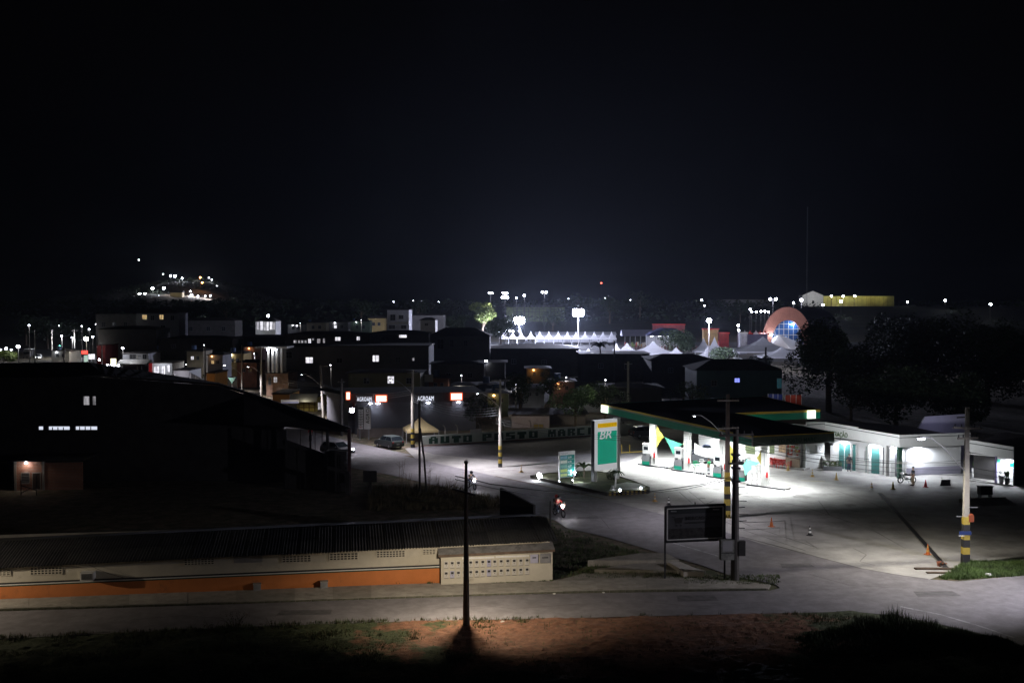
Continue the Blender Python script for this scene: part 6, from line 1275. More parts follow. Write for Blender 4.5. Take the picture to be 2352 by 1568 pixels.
def skin_mesh(pts, edges, rad, m_, sub=1):
    me = bpy.data.meshes.new('tmp'); me.from_pydata([Vector(p) for p in pts], edges, []); o = bpy.data.objects.new('tmp', me); C.objects.link(o)
    sk = o.modifiers.new('s','SKIN'); sk.use_smooth_shade = True; bpy.context.view_layer.update()
    if not me.skin_vertices: 
        bpy.context.view_layer.objects.active = o; me.attributes.new
    for i, r_ in enumerate(rad):
        me.skin_vertices[0].data[i].radius = (r_, r_) if isinstance(r_, float) else r_
    me.skin_vertices[0].data[0].use_root = True
    if sub: o.modifiers.new('u','SUBSURF').levels = sub
    bpy.context.view_layer.update()
    r = bpy.data.meshes.new_from_object(o.evaluated_get(bpy.context.evaluated_depsgraph_get()))
    C.objects.unlink(o); bpy.data.objects.remove(o); r.materials.clear(); r.materials.append(m_); return r
def person(label, loc, rz, pose, shirt, trousers, hair=BLK, parent=None, helmet=None, group=None):
    t = thing('person', label, 'person', tuple(loc), rz, group)
    if pose == 'stand':
        P_ = dict(pel=(0,0,0.95),wai=(0,0,1.10),che=(0,0,1.32),nek=(0,0,1.48),hd=(0,0.02,1.58),tp=(0,0.02,1.72),
          sl=(-0.19,0,1.40),el=(-0.26,0.02,1.12),hl=(-0.27,0.10,0.86),sr=(0.19,0,1.40),er=(0.27,0.0,1.12),hr=(0.25,0.12,0.90),
          kl=(-0.11,0.02,0.50),al=(-0.12,-0.02,0.09),tl=(-0.13,0.15,0.04),kr=(0.11,0.03,0.50),ar=(0.13,0.0,0.09),tr=(0.15,0.16,0.04))
    else:   # riding
        P_ = dict(pel=(0,-0.28,0.86),wai=(0,-0.26,1.00),che=(0,-0.16,1.22),nek=(0,-0.08,1.38),hd=(0,-0.04,1.48),tp=(0,-0.03,1.62),
          sl=(-0.19,-0.12,1.30),el=(-0.30,0.08,1.12),hl=(-0.30,0.36,1.02),sr=(0.19,-0.12,1.30),er=(0.30,0.08,1.12),hr=(0.30,0.36,1.02),
          kl=(-0.20,0.12,0.78),al=(-0.18,-0.02,0.38),tl=(-0.19,0.13,0.34),kr=(0.20,0.12,0.78),ar=(0.18,-0.02,0.38),tr=(0.19,0.13,0.34))
    ks = list(P_); ix = {k:i for i,k in enumerate(ks)}
    ed = [('pel','wai'),('wai','che'),('che','nek'),('nek','hd'),('hd','tp'),('che','sl'),('sl','el'),('el','hl'),('che','sr'),('sr','er'),('er','hr'),('pel','kl'),('kl','al'),('al','tl'),('pel','kr'),('kr','ar'),('ar','tr')]
    rr = dict(pel=0.13,wai=0.12,che=0.15,nek=0.055,hd=0.095,tp=0.085,sl=0.065,el=0.045,hl=0.035,sr=0.065,er=0.045,hr=0.035,kl=0.065,al=0.045,tl=0.04,kr=0.065,ar=0.045,tr=0.04)
    part('body', skin_mesh([P_[k] for k in ks], [(ix[a],ix[b]) for a,b in ed], [rr[k] for k in ks], SKIN), None, t)
    def sub_(keys, eds, sc, m_, nm):
        pts = [P_[k] for k in keys]; jx = {k:i for i,k in enumerate(keys)}
        part(nm, skin_mesh(pts, [(jx[a],jx[b]) for a,b in eds], [rr[k]*sc for k in keys], m_), None, t)
    sub_(['che','wai','pel','sl','el','sr','er'], [('che','wai'),('wai','pel'),('che','sl'),('sl','el'),('che','sr'),('sr','er')], 1.22, shirt, 'shirt')
    sub_(['pel','kl','al','kr','ar'], [('pel','kl'),('kl','al'),('pel','kr'),('kr','ar')], 1.25, trousers, 'trousers')
    for s_ in ('l','r'):
        q = Vector(P_['t'+s_]); part('shoe', MB().ball((q.x,q.y-0.06,q.z+0.0),(0.055,0.14,0.05),8,5), BLK, t)
        hd_ = Vector(P_['h'+s_]); fg = MB()
        for k_ in range(4): fg.tube([hd_+Vector((0.018*(k_-1.5),0.02,-0.02)), hd_+Vector((0.018*(k_-1.5),0.06,-0.075-0.01*(k_ in (1,2)))), hd_+Vector((0.018*(k_-1.5),0.045,-0.115))],[0.011,0.010,0.008],5)
        fg.tube([hd_+Vector((-0.03,0.03,0)), hd_+Vector((-0.045,0.07,-0.03))],[0.012,0.009],5); part('fingers', fg, SKIN, t)
    h_ = Vector(P_['tp'])
    if helmet: part('helmet', MB().ball((h_.x,h_.y,h_.z-0.07),(0.145,0.16,0.155),10,8), helmet, t)
    else: part('hair', MB().ball((h_.x,h_.y-0.02,h_.z-0.02),(0.10,0.115,0.095),10,8), hair, t)
    fc = MB().ball((h_.x,h_.y+0.10,h_.z-0.09),(0.018,0.025,0.025),6,5); part('nose', fc, SKIN, t)
    for s_ in (-1,1): part('ear', MB().ball((h_.x+s_*0.095,h_.y,h_.z-0.09),(0.015,0.025,0.035),6,5), SKIN, t); part('eye', MB().ball((h_.x+s_*0.035,h_.y+0.088,h_.z-0.07),(0.014,0.012,0.011),6,5), BLK, t)
    part('mouth', MB().ball((h_.x,h_.y+0.085,h_.z-0.135),(0.028,0.012,0.008),6,5), RED, t)
    return t
CLG = mat('green shirt',(0.03,0.40,0.14),0.8,0.05,3); CLD = mat('dark shirt',(0.03,0.03,0.04),0.8,0.1,3); CLB = mat('beige trousers',(0.38,0.30,0.20),0.8,0.1,3); CLJ = mat('dark blue jeans',(0.04,0.05,0.10),0.8,0.1,3); CLR = mat('red shirt',(0.45,0.04,0.04),0.8,0.05,3)
person('attendant in a green shirt standing among the white chairs', G(1628,1092)+Vector((0,0,0.03)), R(60), 'stand', CLG, CLJ)
person('man in dark shirt and beige trousers standing behind the parked motorcycle', G(2097,1115)+Vector((0,0,0.03)), R(100), 'stand', CLD, CLB)
person('person in dark clothes standing at the glass shop door', G(1952,1083)+Vector((0,0.3,0.03)), R(180), 'stand', CLD, CLJ)
person('person in a red top beyond the posts of the open shed', G(713,1014)+Vector((0,0,0.03)), R(20), 'stand', CLR, CLD)
def moto(label, p, rz, lit=0.0, col=(0.03,0.03,0.035), name='motorcycle'):
    t = thing(name, label, 'motorcycle', (p.x,p.y,0.05), rz); m_ = mat('motorcycle paint %.2f' % col[0], col, 0.3, 0.05, 2)
    for y_ in (-0.62,0.64):
        o = part('wheel', MB().torus((0,y_,0.31),0.26,0.05,'x',20,6), RUBBER, t); rm = MB().torus((0,y_,0.31),0.21,0.012,'x',16,4).tube([(-0.05,y_,0.31),(0.05,y_,0.31)],0.05,8)
        for k_ in range(6): a = k_*math.pi/3; rm.tube([(0,y_,0.31),(0,y_+0.2*math.cos(a),0.31+0.2*math.sin(a))],0.012,4)
        part('rim', rm, METAL, o)
    part('frame', MB().tube([(0,-0.62,0.31),(0,-0.1,0.42),(0,0.25,0.5),(0,0.42,0.85)],0.035,6).tube([(0,-0.35,0.72),(0,0.1,0.75),(0,0.42,0.88)],0.03,6), DMETAL, t)
    part('engine', MB().ball((0,0.05,0.42),(0.13,0.2,0.15),8,6), METAL, t); part('tank', MB().ball((0,0.15,0.84),(0.13,0.25,0.11),10,6), m_, t); part('seat', MB().ball((0,-0.32,0.80),(0.12,0.36,0.06),10,5), BLK, t)
    part('fork', MB().tube([(-0.07,0.64,0.31),(-0.07,0.45,0.95)],0.025,6).tube([(0.07,0.64,0.31),(0.07,0.45,0.95)],0.025,6), METAL, t); part('handlebar', MB().tube([(-0.36,0.33,1.04),(-0.1,0.42,1.0),(0.1,0.42,1.0),(0.36,0.33,1.04)],0.018,6), DMETAL, t)
    part('front_mudguard', MB().box(-0.06,0.45,0.62,0.06,0.85,0.65), m_, t); part('rear_fairing', MB().ball((0,-0.62,0.74),(0.10,0.26,0.09),8,5), m_, t); part('exhaust', MB().tube([(0.12,0.1,0.35),(0.14,-0.7,0.38)],0.04,6), METAL, t)
    part('headlight', MB().ball((0,0.56,0.92),(0.13,0.08,0.13) if lit else (0.1,0.07,0.1),10,6), emit('motorcycle headlight',(0.95,0.95,1.0),80) if lit else glass('headlight glass',(0.4,0.4,0.42)), t)
    for s_ in (-1,1): part('mirror', MB().tube([(s_*0.25,0.36,1.03),(s_*0.3,0.33,1.18)],0.01,4).ball((s_*0.31,0.33,1.2),(0.05,0.02,0.03),6,4), DMETAL, t)
    if lit: lamp(t, (0,0.70,0.92), lit, (0.97,0.95,1.0), 0.06, 'SPOT', rot=(R(72),0,0), angle=90, name='beam')
    else: part('kickstand', MB().tube([(-0.05,-0.05,0.3),(-0.22,-0.1,0)],0.015,4), DMETAL, t)
    return t
mp1 = G(1083,1124); mp2 = G(1284,1187)
moto('oncoming motorcycle with dazzling headlight left of the island', mp1, R(-150), 45); moto('oncoming motorcycle carrying two people near the market roof end', mp2, R(-150), 45, (0.25,0.02,0.02))
person('rider in dark clothes on the motorcycle left of the island', mp1+Vector((0,0,0.05)), R(-150), 'ride', CLD, CLJ, helmet=BLK)
person('rider in a red shirt steering the two-up motorcycle', mp2+Vector((0,0,0.05)), R(-150), 'ride', CLR, CLJ, helmet=BLK)
person('dark passenger sitting behind the rider in red', mp2+Vector((math.sin(R(-150))*0.36,-math.cos(R(-150))*0.36,0.08)), R(-150), 'ride', CLD, CLD, helmet=RED)
moto('black motorcycle parked beside the dark green corner pillar', G(2083,1110), R(96))

# ------------------------------------------------------------------ cones and small things on the lot
def cone(label, u, v, m1, m2, h=0.72, tilt=0):
    p = G(u,v); t = thing('traffic_cone', label, 'traffic cone', (p.x,p.y,0.04), rnd.uniform(0,1), 'traffic cones on the forecourt')
    part('base', MB().box(-0.19,-0.19,0,0.19,0.19,0.04), m1, t)
    zz = [0.04,0.2,0.33,0.46,0.58,h]; rr = [0.14,0.115,0.09,0.065,0.045,0.022]
    for i in range(5): part('body_ring', MB().tube([(0,0,zz[i]),(0,0,zz[i+1])],[rr[i],rr[i+1]],10), m1 if i%2==0 else m2, t)
    if tilt: t.rotation_euler = (R(tilt),0,0.4); t.location.z = 0.16
OR = mat('cone orange',(0.60,0.16,0.04),0.5,0.08,2); ORP = mat('faded orange',(0.55,0.36,0.12),0.6,0.1,2); DC = mat('dirty cone black',(0.03,0.03,0.03),0.6,0.1,2)
for a in (('orange cone in front of the right red table',1810,1081,ORP,ORP),('faded orange cone left of the planter',1866,1095,ORP,OFFW),('faded orange cone in front of the planter',1921,1102.5,ORP,ORP),('whitish cone at the head of the trench drain',2002,1125,OFFW,ORP),('yellow cone in front of the parked motorcycle',2051,1124,YEL,YEL),('dark red cone right of the parked motorcycle',2126,1119,RED,RED),('orange cone on the pale lot right of the black pole',1772,1210,OR,OR),('black and white striped cone alone on the pale lot',1860,1230,DC,WHITE),('orange cone at the lower end of the trench drain',2131,1274,OR,ORP),('small cone between the street pole and the grass island',1197,1085,ORP,OFFW),('orange and white cone before the station entrance',1504,1152,ORP,OFFW),('black and white cone just above the billboard',1536,1160,DC,WHITE),('tiny dark cone on the striped kerb',1408,1131,DC,WHITE)): cone(*a)
cone('knocked over dark orange cone beside the ditch', 2157,1300, mat('rusty cone',(0.22,0.07,0.03),0.7,0.2,3), DC, tilt=75)
af = thing('a_frame_board', 'dark A-frame board standing on the pavement right of the motorcycle', 'sign', tuple(G(2171,1116)), R(8)); part('board', MB().yprism([(-0.55,0.05),(0.5,0.05),(0.45,0.62),(-0.42,0.62)],-0.1,-0.06), BLK, af); part('legs', MB().tube([(-0.6,0,0),(-0.35,0,0.85),(-0.1,0.1,0)],0.02,4).tube([(0.25,0.1,0),(0.45,0,0.85),(0.7,0,0)],0.02,4), METAL, af)
bn_ = thing('waste_bin', 'dark bin on a stand in the unlit right hand lot', 'bin', tuple(G(2262,1148)), R(5)); part('drum', MB().box(-0.55,-0.3,0.5,0.55,0.3,1.2), BLACKW, bn_); part('leg', MB().box(-0.5,-0.25,0,-0.44,0.25,0.5), DMETAL, bn_); part('leg', MB().box(0.44,-0.25,0,0.5,0.25,0.5), DMETAL, bn_); part('lid', MB().box(-0.6,-0.35,1.2,0.6,0.35,1.26), DMETAL, bn_)
wp = thing('loading_ramp', 'low pale concrete ramp in the unlit right hand lot', 'ramp', tuple(G(2270,1158)), R(10)); part('slab', MB().xprism([(-0.8,0.03),(0.9,0.03),(0.9,0.35)],-2.0,2.2), CONC2, wp); part('kerb', MB().box(-2.1,0.92,0.03,2.3,1.05,0.4), CONC2, wp)
def potplant(u, v, h, potm, label, leafy=True):
    p = G(u,v); t = thing('potted_plant', label, 'potted plant', (p.x,p.y+0.3,0.14)); part('pot', MB().tube([(0,0,0),(0,0,h)],[0.17,0.27],10), potm, t)
    m_ = MB()
    for _ in range(90 if leafy else 14): tuft(m_, rnd.uniform(-0.15,0.15), rnd.uniform(-0.15,0.15), h+rnd.uniform(0,0.5), 0.45 if leafy else 0.6, 1, 0.05, 0.05 if leafy else 0.02)
    part('leaves', m_, LEAF if leafy else LEAFD, t)
potplant(2241,1099,0.85,WHITE,'tall white pot with bushy green plant at the dark doorway'); potplant(2303,1114,0.75,GWALL,'grey pot with thin plant against the bright porch wall',False); potplant(2316,1116,0.55,BLK,'black pot at the right end of the bright porch')
wv = thing('white_bin_stack', 'white container with upright bars behind the last column', 'container', tuple(G(1716,1062))); part('body', MB().box(-0.5,-0.4,0,0.5,0.4,0.75), WHITE, wv)
for x_ in (-0.2,-0.05,0.1): part('bar', MB().box(x_-0.03,-0.1,0.75,x_+0.03,0.1,1.3), WHITE, wv)
hk = thing('hose_stand', 'thin dark stand beside the rightmost canopy column', 'stand', tuple(G(1736,1117)), R(10)); part('frame', MB().box(-0.4,0,0.17,-0.36,0.04,1.3).box(0.1,0,0.17,0.14,0.04,1.3).box(-0.4,0,0.6,0.14,0.04,0.64), DMETAL, hk); part('poster', MB().box(-0.42,-0.03,1.3,0.16,0.0,2.0), WHITE, hk)

# ------------------------------------------------------------------ trees and bushes
def leafcloud(mb, c, r_, n, s, rg=rnd, hollow=0.55):
    for _ in range(n):
        while True:
            d = Vector((rg.gauss(0,1),rg.gauss(0,1),rg.gauss(0,1)))
            if d.length > 0.1: break
        d.normalize(); q = hollow+(1-hollow)*rg.random()**0.6
        p = Vector((c[0]+d.x*r_[0]*q, c[1]+d.y*r_[1]*q, c[2]+d.z*r_[2]*q))
        a = Vector((rg.gauss(0,1),rg.gauss(0,1),rg.gauss(0,1)*0.6)).normalized(); b = a.cross(Vector((rg.gauss(0,1),rg.gauss(0,1),rg.gauss(0,1)))).normalized()
        L_ = s*rg.uniform(0.6,1.3); w_ = L_*0.45
        o = len(mb.v); mb.v += [tuple(p-a*L_), tuple(p+b*w_), tuple(p+a*L_), tuple(p-b*w_)]; mb.f.append((o,o+1,o+2,o+3))
def tree(label, base, h, cr, m_=LEAFD, n=2600, leaf=0.16, seed=1, group=None, name='tree', clumps=9, trunk=True, zc=0.62, vs_=0.75):
    rg = random.Random(seed); t = thing(name, label, 'tree', tuple(base), rg.uniform(0,6), group)
    cl_ = []
    for i in range(clumps):
        a = rg.uniform(0,6.28); d = rg.uniform(0.2,0.75); cl_.append((cr*d*math.cos(a), cr*d*math.sin(a), h*(zc+rg.uniform(-0.17,0.22)), cr*rg.uniform(0.35,0.6)))
    mb = MB()
    for (x,y,z,r_) in cl_: leafcloud(mb, (x,y,z), (r_,r_,r_*vs_), n//clumps, leaf, rg)
    if trunk:
        part('trunk', MB().tube([(0,0,-0.3),(0.1,0,h*0.25),(0,0.05,h*0.5),(0.05,0,h*0.7)],[h*0.035,h*0.028,h*0.02,h*0.008],8), BARK, t)
        lb_ = MB()
        for (x,y,z,r_) in cl_[:7]: lb_.tube([(0,0,h*0.35),(x*0.5,y*0.5,z*0.8),(x,y,z)],[h*0.015,h*0.009,h*0.003],5)
        part('limb', lb_, BARK, t)
    part('crown', mb, m_, t); return t
LEAFY = mat('lit yellow green leaves',(0.13,0.17,0.04),0.6,0.4,1.0)
def gz(u, Y): p = AT(u,800,Y); return Vector((p.x,Y,tz(p.x,Y)))
tree('bushy green tree lit beside the pinkish house', gz(1322,150), 6.0, 3.0, LEAF, 3600, 0.16, 3)
tl_ = bpy.data.objects['tree']; lamp(tl_, (-1.0,-5,6.5), 330, (1.0,0.98,0.8), 0.3)
tree('dark small tree in front of the AGROAM right wing', gz(1103,143), 5.6, 2.3, LEAFD, 3000, 0.14, 4)
tree('dark tree right of the pinkish house roof', gz(1196,160), 7.5, 2.6, LEAFD, 2400, 0.15, 5)
tree('dark green tree just behind the tall totem', gz(1390,155), 6.5, 3.4, LEAFD, 3400, 0.16, 6)
tree('lit bush on the slope behind the lettered wall', gz(1268,175), 7.8, 2.6, LEAF, 1600, 0.15, 7, trunk=True); 
tree('low green bush behind the station canopy roof', gz(1590,170), 5.2, 3.2, LEAF, 1800, 0.15, 8)
tree('big dark round tree beside the arch building', gz(1905,175), 15.5, 6.0, LEAFD, 15000, 0.26, 9, clumps=18, zc=0.52, vs_=1.3)
tree('dark tree right of the big round tree', gz(1995,185), 12.0, 5.0, LEAFD, 9000, 0.26, 10, clumps=14, zc=0.5, vs_=1.3)
tree('very dark spreading tree at the right of the skyline', gz(2110,205), 17.5, 9.0, LEAFD, 16000, 0.32, 11, clumps=20, zc=0.5, vs_=1.3)
tree('dark tree mass at the far right edge', gz(2270,190), 15.0, 8.0, LEAFD, 14000, 0.32, 12, clumps=18, zc=0.5, vs_=1.3)
tree('dark tree behind the station roof at right', gz(2060,150), 9.5, 4.5, LEAFD, 7000, 0.24, 13, clumps=12, zc=0.5, vs_=1.1)
t_ = tree('green tinted tree behind the office wing', gz(2200,150), 9.0, 4.2, LEAFD, 7000, 0.24, 14, clumps=12, zc=0.5, vs_=1.1)
tree('dark tree behind the shop parapet', gz(1955,152), 7.5, 3.6, LEAFD, 3200, 0.18, 15, clumps=10)
lamp(t_, (-5,4,9.5), 10, (0.9,1.0,0.8), 0.3)
tree('dark round tree among the fair tents', gz(1565,330), 9.5, 6.2, LEAFD, 4200, 0.32, 16, clumps=12)
tree('small dark tree in front of the right fair tents', gz(1660,300), 5.0, 4.4, LEAFD, 1800, 0.28, 17); 
tree('dark tree by the teal house roof', gz(1740,262), 4.8, 3.4, LEAFD, 1500, 0.26, 18)
tree('tall dark tree in front of the lit fair wall', gz(1150,430), 14.0, 6.5, LEAFD, 3600, 0.4, 19, clumps=12)
tree('very tall narrow dark tree at the left of the fair', gz(1047,380), 14.5, 4.6, LEAFD, 3000, 0.38, 20, clumps=12)
ty = tree('yellow green tree crown under the left floodlight mast', gz(1108,455), 20.0, 5.5, LEAFY, 4500, 0.42, 21, clumps=12); lamp(ty, (2.0,-4,19.5), 2600, (1.0,1.0,0.75), 0.5)
ty2 = tree('bright yellow green street tree at the far left edge', gz(8,300), 4.5, 3.0, LEAFY, 2200, 0.22, 22); lamp(ty2, (0,-3,5.5), 110, (0.9,1.0,0.5), 0.3)
tree('dark domed tree below the far left hill lights', gz(445,420), 15.5, 7.0, LEAFD, 3000, 0.42, 23, clumps=12, zc=0.55)
for i,(u,Y,h) in enumerate(((520,600,14),(548,560,11),(420,520,10),(610,520,12),(690,560,12),(830,600,14),(960,600,13),(1270,560,13),(1330,620,16),(1400,600,15),(1470,620,15),(1700,600,12),(170,420,11),(110,430,12),(60,470,13),(230,460,9))):
    tree('dark distant tree on the unlit skyline, %s' % ['right of the far left hill','by the lamp right of the hill','below the far left hill','near the small market hall','left of the white balcony house','behind the terrace storey','above the white balcony house','beside the court fence','below the red beacon','behind the food stalls','behind the domed stall','left of the arch','before the big apartment block','above the truck','at the left edge','beside the apartment blocks'][i], gz(u,Y), h, h*0.55, LEAFD, 700, 0.6, 40+i, 'dark trees along the far skyline', clumps=8)
# palm silhouette in front of the fair
pp = gz(1378,246); pt = thing('palm', 'ragged palm silhouetted in front of the fair tents', 'palm', tuple(pp)); hp = HT(797,246)
part('trunk', MB().tube([(0,0,0),(0.2,0,hp*0.6),(0,0,hp)],[0.22,0.16,0.14],8), BARK, pt)
fm = MB()
for k_ in range(7):
    q = k_/6; x = 2.3*q; z = 1.3*math.sin(q*2.0)-1.0*q*q; w_ = 0.28*math.sin(math.pi*(0.12+0.85*q)); fm.v += [(x,-w_,z-0.15),(x,0,z),(x,w_,z-0.15)]
for k_ in range(6): o = k_*3; fm.f += [(o,o+3,o+4,o+1),(o+1,o+4,o+5,o+2)]
fmm = fm.mesh('frond', LEAFD)
for k_ in range(12): part('frond', fmm, None, pt, (0,0,hp), (rnd.uniform(-0.4,0.4),rnd.uniform(-0.5,0.2),k_*math.pi/6))
# shrubs in the planter
for i,(x_,r_,m_) in enumerate(((-0.55,0.42,LEAF),(0.05,0.34,LEAFY),(0.55,0.40,LEAF))):
    s_ = MB(); leafcloud(s_, (0,0,0), (r_,r_,r_*0.85), 420, 0.06, rnd, 0.7)
    e_ = pl.rotation_euler.z; single('shrub', s_, m_, ['round clipped shrub at the left end of the planter','lighter clipped shrub in the middle of the planter','round clipped shrub at the right end of the planter'][i], 'shrub', 'clipped shrubs in the planter', loc=(pl.location.x+x_*math.cos(e_), pl.location.y+x_*math.sin(e_)-0.02, 0.45+r_*0.7))
# foreground grass, bush and twigs
def fbm(x, y, s): return noise.noise(Vector((x*s,y*s,3.1)))
g = MB(); g2 = MB(); rg = random.Random(5); cnt = 0
rpx = [(-600,1498),(0,1468),(551,1441),(857,1430),(1286,1421),(1700,1411),(1960,1420),(2150,1440),(2352,1486),(2700,1575)]
def edgev(u):
    for (a,va),(b,vb) in zip(rpx, rpx[1:]):
        if a <= u <= b: return va+(vb-va)*(u-a)/(b-a)
    return 1590
while cnt < 26000:
    x = rg.uniform(-27,25); y = rg.uniform(43,60); u = CX + F*x/y; v = HZ + F*CH/y
    if v < edgev(u)+2 or u < -150 or u > 2450: continue
    bare = ((x-5.5)/12.5)**2+((y-56.5)/6.5)**2 + fbm(x,y,0.35)*1.4
    edge = v < edgev(u)+10
    if bare < 0.9 and not (edge and u < 1250 and rg.random() < 0.6) and rg.random() > 0.06: continue
    d = fbm(x+50,y,0.6)
    if rg.random() > 0.55+d*1.2: continue
    tuft(g if rg.random() < 0.65 else g2, x, y, 0.03, 0.10+0.14*max(0,d+0.3)+(0.08 if edge else 0), 4, 0.12, 0.014, rg); cnt += 1
tag(part('grass', g, GRASS), 'green grass tufts on the dark bank below the street', 'grass', kind='stuff'); tag(part('dry_grass', g2, GRASSD), 'dry brown grass mixed into the bank below the street', 'grass', kind='stuff')
g = MB()
for _ in range(7000):
    u = rg.uniform(2150,2480); v = rg.uniform(1292,1332)
    lo = 1300-(u-2235)*0.03+abs(u-2300)*0.02; hi = 1331-max(0,(u-2200))*0.05
    if v < lo-10+fbm(u*0.02,v*0.02,1.0)*10 or v > hi or u < 2160+(1331-v)*1.4+fbm(v,u,0.2)*10: continue
    p = G(u,v); tuft(g, p.x, p.y, 0.03, 0.28, 4, 0.15, 0.02, rg)
tag(part('verge_grass', g, mat('verge grass blades',(0.09,0.15,0.035),0.7,0.45,0.8)), 'bright green grass verge at the foot of the right hand pole', 'grass', kind='stuff')
g = MB()
for _ in range(1500):
    u = rg.uniform(1255,1600); t0_ = (u-1255)/345; v = rg.uniform(1205+100*t0_, 1330); 
    if v < 1205+ (u-1276)*0.27+6: continue
    p = G(u,v); tuft(g, p.x, p.y, 0.0, 0.22, 4, 0.2, 0.02, rg)
for _ in range(500):
    u = rg.uniform(1570,1790); v = rg.uniform(1322,1344); p = G(u,v); tuft(g, p.x, p.y, 0.05, 0.14, 4, 0.15, 0.02, rg)
tag(part('corner_grass', g, GRASS), 'dark grass on the triangular corner behind the billboard', 'grass', kind='stuff')
g = MB()
for _ in range(2600):
    u = rg.uniform(845,1150); v = rg.uniform(1118,1172)
    if v < 1118+max(0,(u-1040))*0.3-fbm(u*0.03,1,1.0)*10: continue
    p = G(u,v); tuft(g, p.x, p.y, 0.0, 0.55*rg.uniform(0.4,1.3), 3, 0.3, 0.025, rg)
tag(part('weed_patch', g, GRASSD), 'tangled dry weeds between the shed and the street', 'weeds', kind='stuff')
for i,(u,v,h,n_) in enumerate(((920,1128,3.1,3),(905,1138,1.6,4),(935,1134,2.2,3),(1000,1140,2.0,4),(1035,1140,1.8,5),(985,1130,2.6,3))):
    p = G(u,v); mb = MB()
    for k_ in range(n_): a = rg.uniform(-0.5,0.5); mb.tube([(a*0.3,0,0),(a,0,h*0.6),(a*1.5,0.1,h*rg.uniform(0.8,1.0))],[0.03,0.02,0.01],4)
    for k_ in range(10): z = rg.uniform(0.2,0.9)*h; mb.tube([(0,0,z),(rg.uniform(-0.5,0.5),0,z+0.3)],[0.012,0.006],3)
    single('dry_stalks', mb, mat('dry stalk',(0.16,0.12,0.08),0.9,0.2,3), ['tall pair of bare stalks leaning left on the verge','low dry stalks nearest the black sign','dry stalks between the leaning pair and the twin-legged pole','dry stalks right of the twin-legged pole','dense dry stalks before the near pole crossbar','thin stalks at the foot of the twin-legged pole'][i], 'plant', 'dry stalks on the weedy verge', loc=tuple(p))
# the big bush on the right bank
bp_ = G(2058,1462); bush = thing('bush', 'large ragged grassy bush on the bank at the lower right', 'bush', tuple(bp_)); mb = MB()
for (x,y,r_,h_) in ((0,0,1.5,1.85),(-1.5,0,1.3,1.4),(1.4,-0.3,1.4,1.35),(2.8,-0.8,1.4,0.9),(-2.8,-0.2,1.2,0.8),(-4.0,-0.5,1.2,0.5),(4.2,-1.4,1.4,0.6),(0.5,-2.0,1.9,1.0),(-1.6,-2.0,1.8,0.8),(3.0,-2.8,1.8,0.6),(-4.0,-2.5,1.8,0.5),(5.2,-3.4,1.8,0.5)):
    for _ in range(900):
        a = rg.uniform(0,6.28); q = math.sqrt(rg.random()); px, py_ = x+r_*q*math.cos(a), y+r_*q*math.sin(a)
        tuft(mb, px, py_, rg.uniform(0,0.6)*h_*(1-q*q), (0.10+h_*0.30)*(1.15-q*0.6), 3, 0.14, 0.015, rg)
part('foliage', mb, GRASS, bush); part('stems', MB().tube([(0,0,0),(0.2,0,0.9)],0.04,5).tube([(-0.5,0,0),(-0.8,0,0.7)],0.04,5), BARK, bush)
for i,(u,v,h,n_,lb) in enumerate(((540,1450,1.15,16,'leggy twiggy weed bush standing on the bank before the street'),(488,1452,0.6,6,'small twiggy weed left of the leggy bush'),(627,1446,0.7,5,'thin twiggy weed right of the leggy bush'))):
    p = G(u,v); mb = MB(); lf = MB()
    for k_ in range(n_):
        a = rg.uniform(-1,1); b_ = rg.uniform(-0.4,0.4); pts = [(a*0.1,0,0),(a*0.4,b_*0.5,h*0.5),(a*0.75,b_,h*rg.uniform(0.6,1.05))]; mb.tube(pts,[0.014,0.010,0.005],4)
        for j in range(14): q = rg.uniform(0.3,1.0); x = a*0.75*q; z = h*q*rg.uniform(0.7,1.0); leafcloud(lf,(x,b_*q,z),(0.08,0.08,0.08),1,0.035,rg)
    t = thing('weed_bush', lb, 'weed', tuple(p)); part('twigs', mb, BARK, t); part('leaves', lf, LEAF, t)
    if i == 0:
        bs_ = MB(); [tuft(bs_, rg.uniform(-1,1), rg.uniform(-0.5,0.4), 0, 0.35, 4, 0.2, 0.02, rg) for _ in range(90)]; part('low_leaves', bs_, GRASS, t)
# litter and stones
for i,(u,v,s_,m_,lb) in enumerate(((1154,1431,0.12,OFFW,'pale stone at the road edge right of the near pole'),(475,1601/1.02,0.05,OFFW,'white scrap on the dark bank'),(1273,1366,0.09,OFFW,'white litter by the kerb before the hut corner'),(1386,1363,0.08,OFFW,'scrap of paper on the pavement below the steps'),(1458,1342,0.08,OFFW,'small white stone on the grass left of the billboard'),(2002,1510,0.12,OFFW,'pale rag in the grass below the big bush'),(1830,1478,0.08,OFFW,'white scrap on the red earth at right'),(2270,1324,0.22,OFFW,'flat white scrap on the green verge'),(1800,1530,0.06,OFFW,'tiny white scrap low on the bank'))):
    p = G(u,v); mb = MB().ball((0,0,s_*0.4),(s_,s_*0.7,s_*0.5),7,5); mb.v = [(x+rg.uniform(-1,1)*s_*0.2,y+rg.uniform(-1,1)*s_*0.2,z) for x,y,z in mb.v]
    single('litter', mb, m_, lb, 'litter', 'scraps and stones in the foreground', loc=(p.x,p.y,0.05))
for i in range(70):
    u = rg.uniform(60,2200); v = rg.uniform(edgev(u)+6, 1560); p = G(u,v); s_ = rg.uniform(0.03,0.09)
    mb = MB().ball((0,0,s_*0.3),(s_,s_*0.8,s_*0.6),6,4)
    if i == 0: stn = mb.mesh('stone', mat('laterite stone',(0.30,0.15,0.09),0.9,0.3,3))
    o = part('stone', stn, None, None, tuple(p), (0,0,rg.uniform(0,6))); o.scale = [rg.uniform(0.5,1.8)]*3; tag(o, 'small reddish stone lying on the bank below the street', 'stone', 'stones scattered over the bank')
